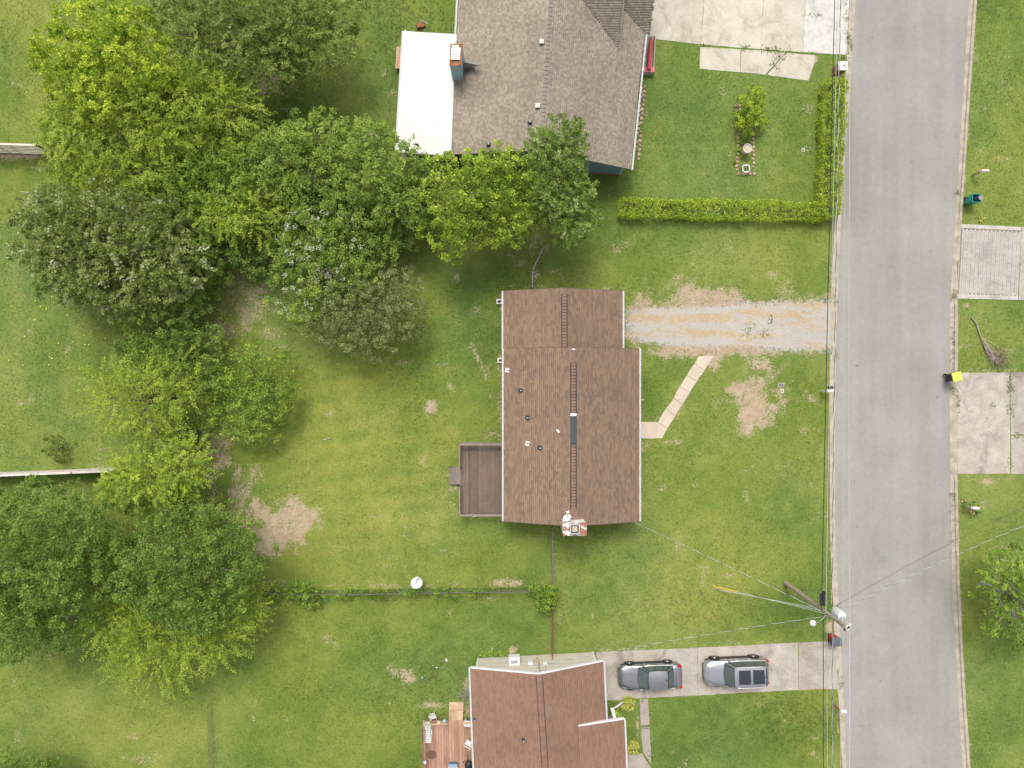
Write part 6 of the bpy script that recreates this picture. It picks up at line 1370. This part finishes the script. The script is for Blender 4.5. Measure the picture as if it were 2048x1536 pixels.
def triplex(name, label, a, b, sag, r_=.009, pitch=1.1, rad=.011):
    """twisted service drop: dark insulated strands round a bare one"""
    t = thing(name, Vector(a), label, 'cable', 'overhead lines'); base = hang(a, b, sag, 140); L = (Vector(b) - Vector(a)).length
    for k, (m, rr, nm) in enumerate(((m_wire_d, r_, 'insulated_strand'), (m_wire_l, r_ * 1.1, 'bare_strand'))):
        pts = []
        for i, p in enumerate(base):
            a_ = 2 * math.pi * L * i / len(base) / pitch + k * math.pi; d = (base[min(i + 1, 140)] - base[max(i - 1, 0)]).normalized(); s = Vector((-d.y, d.x, 0)).normalized(); pts.append(p + s * rad * math.cos(a_) + Vector((0, 0, rad * math.sin(a_))))
        MB().tube(pts, rr, 5).build(nm, m, t)
    return t
N0 = 40.0; S0 = -40.0
Xn = lambda px, z: W(px, 0, z).x
wire('primary_cable', 'topmost bare line from the pole top running north over the kerb', PT + Vector((.12, .02, .16)), (Xn(1693, 9) + .3, N0, 9.2), .25, .013, m_wire_l)
wire('primary_cable', 'topmost bare line from the pole top running south', PT + Vector((.12, .0, .16)), (PB.x + .35, S0, 9.2), .2, .012, m_wire_l)
for (nm, lab, z, x_at, xn, r_, m, sag) in (('telephone_cable', 'thick black cable west of the line bundle running north from the pole', 6.3, -.22, 1672, .026, m_wire_d, .10), ('telephone_cable', 'grey-green cable in the line bundle running north from the pole', 6.6, -.08, 1677, .020, m_wire_g, .12), ('neutral_cable', 'pale cable nearest the kerb running north from the pole', 8.2, .25, 1689, .012, m_wire_g, .2)):
    wire(nm, lab, (PB.x + x_at, PB.y, z), (Xn(xn, z) + .25, N0, z + .1), sag, r_, m)
triplex('power_cable', 'twisted bare and black cable of the line bundle running north', (PB.x + .06, PB.y + .1, 7.1), (Xn(1684, 7.1) + .2, N0, 7.2), .2, .016, 2.2, .026)
for (nm, lab, z, x_at, r_, m) in (('telephone_cable', 'thick black cable running south from the pole', 6.3, -.10, .026, m_wire_d), ('telephone_cable', 'grey-green cable running south from the pole', 6.6, .0, .018, m_wire_g), ('neutral_cable', 'pale cable nearest the kerb running south from the pole', 8.0, .18, .012, m_wire_g)):
    wire(nm, lab, (PB.x + x_at, PB.y, z), (PB.x + x_at + .15, S0, z + .1), .15, r_, m)
triplex('power_cable', 'twisted cable of the line bundle running south', (PB.x + .12, PB.y - .1, 7.1), (PB.x + .22, S0, 7.2), .15, .014, 2.2, .024)
triplex('service_drop', 'dashed-looking service cable from the pole to the brown-roofed house', (PB.x - .05, PB.y + .05, 7.0), W(1268, 1044, 3.0), .25)
triplex('service_drop', 'dashed-looking service cable from the pole to the russet-roofed house', (PB.x - .05, PB.y - .05, 6.9), W(1079, 1345, 4.4) + Vector((.5, .3, -.6)), .35)
triplex('service_drop', 'service cable from the pole across the street to the right edge', (PB.x + .1, PB.y, 7.0), W(2140, 1014, 5.2), .45)
wire('telephone_cable', 'thin dark cable crossing the street above the service cable', (PB.x + .05, PB.y + .05, 6.4), W(2140, 972, 5.2), .5, .009, m_wire_d)
# guy wires with yellow guards
m_yel = simple('yellow_guard', (.75, .47, .02), .08, 4, .5)
for i, (bx_, by_, ex, ey, z1, g_) in enumerate(((1423, 1171, 1487, 1180, 6.8, m_yel), (1425, 1175, 1475, 1182, 6.2, simple('straw_guard', (.62, .60, .40))), (1436, 1180, 1499, 1191, 5.7, simple('pale_guard', (.58, .58, .44))))):
    a = W(bx_, by_); e = Vector((PB.x, PB.y, z1)); t = thing('guy_wire', a, ['guy wire with a bright yellow guard anchored in the lawn', 'guy wire with a straw-coloured guard just below the yellow one', 'lowest guy wire with a pale guard anchored in the lawn'][i], 'guy wire', 'guy wires of the utility pole')
    MB().tube([a, e], .012, 5).build('strand', m_wire_l, t); d = (e - a); MB().tube([a + d * .01, a + d * .24], .034 if i == 0 else .026, 8).build('guard', g_, t)

# ---------------------------------------------------------------- fences
def chainlink(label, pts_px, h, rail_c, post_every=2.6, thin=1.0):
    pts = [W(x, y) for x, y in pts_px]; t = thing('wire_fence', pts[0], label, 'fence', 'wire mesh fences'); m_r = simple('fence_pipe', rail_c, .2, 6, .55, metal=.3)
    for a, b in zip(pts, pts[1:]):
        n = max(1, int((b - a).length / post_every)); z = Vector((0, 0, 1))
        for i in range(n + 1): MB().tube([a.lerp(b, i / n), a.lerp(b, i / n) + z * (h + .05)], .035 * thin, 8).build('post', m_r, t)
        MB().tube([a + z * h, b + z * h], .03 * thin, 8).build('top_rail', m_r, t)
        fb = MB(); d = (b - a).normalized(); L = (b - a).length; m = int(L / .11); s_ = h - .06
        for i in range(m):
            for k in (-1, 1):
                x0 = i * .11; x1 = x0 + k * s_
                z1 = 1.0
                if x1 < 0: z1 = x0 / s_; x1 = 0
                if x1 > L: z1 = (L - x0) / s_; x1 = L
                fb.tube([a + d * x0 + z * .03, a + d * x1 + z * (.03 + s_ * z1)], .0045, 3, cap=False)
        fb.build('mesh', m_r, t)
    return t
chainlink('overgrown wire fence running east to west below the back lawn', [(545, 1178), (700, 1180), (900, 1176), (1104, 1174)], 1.15, (.15, .14, .12))
chainlink('wire fence from the chimney gable down to the vine-covered corner', [(1103, 1050), (1104, 1174)], 1.1, (.22, .18, .15))
chainlink('rusty wire fence between the vine corner and the russet house', [(1105, 1174), (1103, 1310)], 1.1, (.21, .10, .065))
chainlink('bent wire fence between the brown garage and the maple tree', [(1064, 578), (1064, 546), (1084, 505)], 1.2, (.34, .37, .40))
chainlink('thin rusted wire fence on the grass near the bottom left', [(424, 1405), (428, 1600)], .8, (.24, .20, .12), 2.6, .35)
def board_fence(label, a_px, b_px, h, n_rail, bh, mat, posts, face):
    a, b = W(*a_px), W(*b_px); t = thing('board_fence', a, label, 'fence', 'white board fences'); d = (b - a).normalized(); s = Vector((-d.y, d.x, 0)) * face; L = (b - a).length; ns = max(1, int(L / 2.4)); z = Vector((0, 0, 1)); an = math.atan2(d.y, d.x)
    for r_ in range(n_rail):
        for k in range(ns):
            p, q = a + d * L * k / ns, a + d * L * (k + 1) / ns; zz = .12 + (h - .12 - bh / 2) * r_ / max(1, n_rail - 1) ; MB().obox((p + q) / 2 + s * .05 + z * (zz + rnd.uniform(-.012, .012)), L / ns - .012, .03, bh, an).build('rail_board', mat, t)
    for k in range(ns + 1): MB().obox(a + d * L * k / ns + z * h * .52, .10, .10, h * 1.04, an).build('post', posts, t)
    for k in range(ns): MB().obox(a + d * L * (k + .5) / ns + z * (h + .01), L / ns - .01, .14, .03, an).build('cap_board', mat, t)
    return t
m_bf = simple('old_white_boards', (.62, .56, .47), .25, 5, .85); m_bp = simple('brown_post', (.23, .13, .08), .3, 5, .9)
bf = board_fence('white plank fence at the left edge above the reddish soil strip', (-60, 303), (108, 308), 1.85, 6, .22, m_bf, m_bp, -1)
q0, q1 = W(40, 304), W(15, 288, 1.85); MB().tube([q0, q1], .075, 4).build('brace', m_bp, bf)
board_fence('low white-capped board fence at the left edge beside the dark domed tree', (-60, 948.5), (252, 936), 1.75, 7, .23, simple('greyed_white_boards', (.60, .56, .52), .25, 3, .85), m_bp, 1)

# ---------------------------------------------------------------- garden details
stone_ms = [MB().lathe((0, 0, 0), [(.85, -.3), (1.0, .0), (.92, .5), (.55, .85), (.1, .95)], 9).mesh('stone') for _ in range(1)]
def stones(name, label, spots, mat, size, z=.0):
    t = thing(name, W(*spots[0]), label, 'edging')
    for (x, y) in spots:
        c = W(x, y); piece('stone', stone_ms[0], mat, t, (c.x, c.y, z + .03), rnd.uniform(0, 6), (size * rnd.uniform(.7, 1.15), size * rnd.uniform(.7, 1.15), size * .55 * rnd.uniform(.7, 1.2)))
m_stone_p = simple('pink_stone', (.46, .31, .23), .3, 7, .9, .4, 50, per=.25); m_stone_g = simple('grey_bed_stone', (.40, .35, .29), .3, 7, .9, .4, 50, per=.3)
sp = []
for i, y in enumerate(range(174, 326, 9)):
    x = 1288.5 - (y - 174) * .085
    if not 250 < y < 262: sp.append((x + rnd.uniform(-.8, .8), y))
    if i % 4 != 3 and y < 300: sp.append((x - 5.5 + rnd.uniform(-.8, .8), y + 3))
stones('stone_edging', 'double row of pinkish stones along the east wall of the grey-roofed house', sp, m_stone_p, .135)
sp = [(1481 - (y - 200) * .055 + rnd.uniform(-1, 1), y) for y in range(196, 345, 8)] + [(1507 + rnd.uniform(-1, 1), y) for y in range(262, 342, 8)] + [(1476 + i * 8, 348 + (i == 2) * -2) for i in range(5)] + [(1474, 200), (1472, 212), (1472, 222)]
stones('stone_bed_edging', 'ring of grey stones round the planted bed in the front garden', sp, m_stone_g, .125)
c = W(1495, 297, .75); t = thing('bird_bath', (c.x, c.y, 0), 'round pale stone bird bath in the stone-edged bed', 'bird bath'); m_bb = simple('bird_bath_stone', (.52, .46, .38), .2, 8, .9)
MB().lathe((c.x, c.y, 0), [(.17, 0), (.17, .06), (.08, .12), (.065, .4), (.10, .62)], 16).build('pedestal', m_bb, t, True); MB().lathe((c.x, c.y, 0), [(.10, .62), (.26, .68), (.345, .76), (.345, .79), (.30, .79), (.25, .73), (.03, .71)], 26).build('bowl', m_bb, t, True)
c = W(1492, 337, .35); t = thing('garden_stool', (c.x, c.y, 0), 'white square open-topped stand below the bird bath', 'stand')
for i in range(4):
    a = i * math.pi / 2 + .1; p = Vector((c.x + .24 * math.cos(a), c.y + .24 * math.sin(a), .36)); MB().obox(p, .075, .56, .07, a).build('top_rail', m_white, t)
    p = Vector((c.x + .32 * math.cos(a + .785), c.y + .32 * math.sin(a + .785), .17)); MB().obox(p, .06, .06, .34, a).build('leg', m_white, t)
# utility covers in the front lawn
c = W(1562, 770); t = thing('meter_cover', (c.x, c.y, 0), 'grey meter cover set in the bare patch of the front lawn', 'cover'); MB().obox((c.x, c.y, .02), .34, .24, .05).build('lid', simple('grey_iron', (.17, .15, .145)), t); MB().obox((c.x, c.y, .01), .44, .34, .04).build('collar', m_conc_old, t)
c = W(1564, 782); t = thing('meter_cover', (c.x, c.y, 0), 'pale concrete meter cover just below the grey one', 'cover'); MB().obox((c.x, c.y, .02), .26, .34, .05).build('lid', m_conc_up, t); MB().lathe((c.x, c.y, .045), [(.05, 0), (.045, .012)], 12).build('plug', m_dark, t)
c = W(1606, 300); t = thing('meter_cover', (c.x, c.y, 0), 'small pale cover in the grass of the hedged front garden', 'cover'); MB().obox((c.x, c.y, .015), .22, .3, .04).build('lid', m_conc_up, t); MB().obox((c.x, c.y, .037), .12, .18, .012).build('plug', simple('grey_iron', (.2, .18, .17)), t)
c = W(1768, 1120); MBc = MB().lathe((c.x, c.y, -.10), [(.30, .004), (.30, .012), (.27, .014)], 28).build('manhole_cover', simple('worn_iron', (.245, .235, .225), .12, 20, .8), loc=(c.x, c.y, -.1)); tag(MBc, 'round iron manhole cover in the middle of the street', 'manhole')
# dead branch lying on the east verge
def dead_branch():
    r = random.Random(12); a = W(1941, 635); t = thing('fallen_branch', a, 'bare grey fallen branch on the east verge above the cracked driveway', 'branch'); m_db = simple('dead_wood', (.38, .32, .27), .3, 9, .95)
    path = [(1941, 635), (1950, 645), (1958, 668), (1965, 688), (1972, 705), (1982, 718)]; pts = [W(x, y) + Vector((0, 0, .10)) for x, y in path]; MB().tube(pts, [.055, .05, .045, .04, .03, .012], 7).build('stem', m_db, t)
    tw = MB()
    for i in range(70):
        k = r.uniform(2.2, 4.9); p = pts[int(k)].lerp(pts[int(k) + 1], k % 1); g_ = W(r.uniform(1972, 2014), r.uniform(700, 745)); e = p.lerp(Vector((g_.x, g_.y, r.uniform(.05, .5))), r.uniform(.5, 1)); m = p.lerp(e, .5) + Vector((r.uniform(-.1, .1), r.uniform(-.1, .1), r.uniform(0, .2))); tw.tube([p, m, e], [.016, .011, .004], 4)
    tw.build('twigs', m_db, t)
    rr = np.random.RandomState(3); n = 420; P = np.array([W(1998 + rr.normal() * 9, 718 + rr.normal() * 11) for _ in range(n)]); P[:, 2] = rr.uniform(.03, .4, n); V, F, v = leafquads(P, unit(rr.normal(size=(n, 3))), unit(rr.normal(size=(n, 3)) + np.array([0, 0, 1.])), rr.uniform(.07, .16, n), .5, rr.rand(n))
    o = link('dead_leaves', npmesh('dead_leaves', V - np.array(a), F, [('v', 'FACE', v)]), leaf_mat('brown_dead_leaves', L3((.07, .05, .04), (.14, .10, .08), (.22, .16, .13)), .1), t); o['kind'] = 'stuff'
dead_branch()
def twigpile():
    r = random.Random(5); c = W(932, 1388); t = thing('twig_pile', c, 'pile of bare grey twigs at the corner of the russet house', 'twigs'); mb = MB()
    for i in range(40): a = r.uniform(1.2, 4.2); p = c + Vector((r.uniform(-.2, .3), r.uniform(-.3, .3), r.uniform(.1, .5))); mb.tube([p, p + Vector((.3 * math.cos(a), .3 * math.sin(a), r.uniform(.05, .25))), p + Vector((.75 * math.cos(a + .3), .75 * math.sin(a + .3), r.uniform(-.05, .1)))], [.012, .009, .003], 4)
    mb.build('twigs', m_greybark, t)
twigpile()
c = W(652, 879); tag(MB().tube([W(645, 880) + Vector((0, 0, .05)), W(652, 879) + Vector((0, 0, .06)), W(662, 875) + Vector((0, 0, .05))], .016, 5).build('stick', simple('pale_stick', (.6, .55, .45)), loc=c), 'thin pale stick lying on the back lawn', 'stick')
# logs by the patio, rusty scrap behind
c = W(797, 120); t = thing('timber_bench', c, 'weathered timber bench along the west side of the white patio roof', 'bench')
for i in range(3): MB().obox((c.x - .06 + i * .13, c.y, .36), .12, 1.6, .05, -.06).build('seat_board', m_deck_l, t)
for k in (-.6, .6): MB().obox((c.x + .05, c.y + k, .17), .36, .08, .34, -.06).build('leg', m_deck_rail, t)
c = W(842, 52); t = thing('scrap_cart', c, 'rusty metal scrap lying on the grass above the white patio roof', 'scrap'); m_ru = simple('rusty_scrap', (.26, .10, .05), .5, 6, .9)
MB().obox(c + Vector((0, -.05, .18)), .62, .30, .16, .35, .5, .2).build('tray', m_ru, t); MB().tube([c + Vector((-.2, .1, .1)), c + Vector((.05, .2, .4)), c + Vector((.5, .05, .2))], .03, 6).build('handle', m_galv, t); MB().lathe(c + Vector((-.25, -.05, .13)), [(.12, -.03), (.12, .03)], 12, axis=(.3, 1, 0)).build('wheel', m_tyre, t)
# litter on the lower lawn
m_litter = simple('white_litter', (.72, .72, .70), .1, 8); 
for (x, y, sx, sy, a, lab) in ((893, 1320, .16, .22, .1, 'white scrap of litter, topmost on the lower lawn'), (873, 1335, .2, .07, .9, 'thin white scrap of litter nearest the bare patch of the lower lawn'), (866, 1331, .1, .06, -.7, 'tiny white scrap of litter left of the others on the lower lawn'), (844, 1355, .16, .12, .2, 'bluish scrap of litter beside the bare patch of the lower lawn')):
    c = W(x, y, .06); mm = m_litter if 'blu' not in lab else simple('blue_litter', (.30, .42, .62)); mb = MB(); mb.add([c + Vector((-sx / 2, -sy / 2, 0)), c + Vector((sx / 2, -sy / 2, .03)), c + Vector((sx * .3, sy / 2, .01)), c + Vector((-sx * .4, sy / 2, .05)), c + Vector((0, 0, .07))], [(0, 1, 4), (1, 2, 4), (2, 3, 4), (3, 0, 4)]); tag(mb.build('litter', mm, loc=c), lab, 'litter', 'litter on the lower lawn')
# vent cowl outside the back deck
c = W(948.5, 1033, .3); t = thing('light_fitting', (c.x, c.y, 0), 'small pale fitting outside the south rail of the dark deck', 'fitting'); MB().obox((c.x, c.y, .3), .2, .05, .05).build('bar', m_white, t)
for k in (-.08, .08): MB().obox((c.x + k, c.y + .08, .15), .04, .2, .3).build('leg', m_white, t)
# roses round the mailbox
def roses():
    r = random.Random(2); m = simple('pink_rose', (.62, .33, .24), .2, 9)
    for i in range(9):
        x, y = r.choice(((1930, 1004), (1948, 1012), (1942, 1024), (1958, 1012))); c = W(x + r.uniform(-7, 7), y + r.uniform(-4, 4), .5); tag(MB().lathe(c, [(.02, -.03), (.05, 0), (.055, .025), (.02, .04)], 8).build('rose', m, loc=c), 'pink rose in the bush round the eastern white mailbox', 'flower', 'roses round the white mailbox')
roses()
# ---------------------------------------------------------------- things on the cedar deck
def chaise():
    c = W(856, 1468, .6); t = thing('sun_lounger', (c.x, c.y, CZ), 'white plastic lounger at the west rail of the cedar deck', 'lounger'); z = CZ
    mb = MB()
    for i in range(8): mb.obox((c.x + .0, c.y - .55 + i * .13, z + .32), .40 - i * .012, .10, .03)
    mb.build('seat', m_white, t); bk = MB()
    for i in range(4): bk.obox((c.x - .13 + i * .09, c.y + .75, z + .55), .05, .6, .03, 0)
    bk.build('backrest', m_white, t)
    for s in (-.22, .22): MB().tube([(c.x + s, c.y - .6, z + .30), (c.x + s * 1.1, c.y + .3, z + .34), (c.x + s, c.y + 1.0, z + .7)], .03, 6).build('side_rail', m_white, t); 
    for s in (-.2, .2):
        for k in (-.5, .4): MB().tube([(c.x + s, c.y + k, z), (c.x + s, c.y + k, z + .32)], .03, 6).build('leg', m_white, t)
    for s in (-.27, .27): MB().obox((c.x + s, c.y + .3, z + .5), .06, .3, .04, s * .6).build('armrest', m_white, t)
chaise()
def plastic_chair(label, px, rz, z0):
    c = W(*px, z0 + .4); t = thing('garden_chair', (c.x, c.y, z0), label, 'chair', 'white plastic chairs by the cedar deck', R(rz))
    MB().obox((0, 0, .40), .40, .40, .03).build('seat', m_white, t)
    for i in range(4): MB().obox((-.15 + i * .1, -.21, .62), .06, .03, .42).build('back_slat', m_white, t)
    MB().obox((0, -.21, .84), .40, .035, .05).build('top_rail', m_white, t)
    for x in (-.18, .18):
        for y in (-.18, .18): MB().obox((x, y, .2), .04, .04, .4).build('leg', m_white, t)
        MB().obox((x * 1.2, 0, .6), .05, .4, .03).build('armrest', m_white, t)
plastic_chair('white plastic chair on the grass just north of the cedar deck rail', (866, 1432), 200, 0.02)
plastic_chair('white plastic chair under the west eave on the cedar deck', (937, 1486), 60, CZ)
c = W(862, 1508, .7); t = thing('mesh_table', (c.x, c.y, CZ), 'round brown mesh table on the cedar deck', 'table'); m_br = simple('brown_wire', (.12, .075, .055), .2, 9, .6)
MB().lathe((c.x, c.y, CZ + .42), [(.30, 0), (.31, .02), (.30, .03), (.27, .03)], 28).build('rim', m_br, t, True); tp = MB()
for i in range(12): a = i * math.pi / 12; tp.tube([(c.x + .29 * math.cos(a), c.y + .29 * math.sin(a), CZ + .44), (c.x - .29 * math.cos(a), c.y - .29 * math.sin(a), CZ + .44)], .012, 4)
for r_ in (.08, .15, .22): tp.tube([(c.x + r_ * math.cos(k), c.y + r_ * math.sin(k), CZ + .445) for k in np.linspace(0, 6.28, 22)], .012, 4)
tp.build('mesh_top', m_br, t); MB().lathe((c.x, c.y, CZ), [(.27, .405), (.265, .418)], 24).build('under_tray', m_br, t)
for i in range(3): a = i * 2.094; MB().tube([(c.x + .22 * math.cos(a), c.y + .22 * math.sin(a), CZ), (c.x + .1 * math.cos(a), c.y + .1 * math.sin(a), CZ + .4)], .015, 6).build('leg', m_br, t)
c = W(937, 1447, .8); t = thing('side_table', (c.x, c.y, CZ), 'white square table at the head of the cedar deck under the eave', 'table'); MB().obox((c.x, c.y, CZ + .5), .62, .42, .04, -.12).build('top', m_white, t)
for x in (-.24, .24):
    for y in (-.14, .14): MB().obox((c.x + x, c.y + y, CZ + .24), .05, .05, .48, -.12).build('leg', m_white, t)
for (x, y, cc, lab, nm) in ((889, 1441, (.25, .60, .68), 'turquoise pot on the cedar deck rail', 'plant_pot'), (878, 1444, (.62, .52, .32), 'straw-coloured pot on the cedar deck rail', 'plant_pot'), (850, 1524, (.78, .78, .76), 'white pot on the west rail of the cedar deck', 'plant_pot')):
    c = W(x, y, 1.05); o = MB().lathe((c.x, c.y, .95), [(.07, 0), (.10, .15), (.11, .17), (.09, .17), (.08, .12)], 16).build(nm, simple('pot_' + lab.split()[0], cc, .1, 5), loc=(c.x, c.y, .95), smooth=True); tag(o, lab, 'pot', 'pots on the cedar deck rail')
c = W(906, 1532, .6); t = thing('cool_box', (c.x, c.y, CZ), 'blue cool box with a pale lid on the cedar deck', 'cool box'); MB().obox((c.x, c.y, CZ + .17), .62, .36, .34).build('body', simple('blue_plastic', (.09, .16, .28), .2, 5, .5), t); MB().obox((c.x, c.y, CZ + .36), .64, .38, .05).build('lid', simple('pale_blue_plastic', (.30, .40, .50), .3, 6, .5), t); MB().tube([(c.x - .34, c.y, CZ + .3), (c.x - .36, c.y, CZ + .42), (c.x + .36, c.y, CZ + .42), (c.x + .34, c.y, CZ + .3)], .018, 6).build('handle', m_white, t)
c = W(938, 1526, .9); t = thing('barbecue', (c.x, c.y, CZ), 'black covered barbecue under the west eave on the cedar deck', 'barbecue')
MB().lathe((c.x, c.y, CZ + .55), [(.1, 0), (.27, .1), (.30, .24), (.27, .38), (.12, .48), (.03, .5)], 18).build('bowl', m_cblack, t, True); MB().tube([(c.x - .32, c.y + .12, CZ + .8), (c.x - .42, c.y + .2, CZ + .84), (c.x - .22, c.y + .34, CZ + .8)], .03, 6).build('handle', m_cblack, t)
for i in range(3): a = i * 2.094; MB().tube([(c.x + .3 * math.cos(a), c.y + .3 * math.sin(a), CZ), (c.x + .15 * math.cos(a), c.y + .15 * math.sin(a), CZ + .65)], .018, 6).build('leg', m_cblack, t)
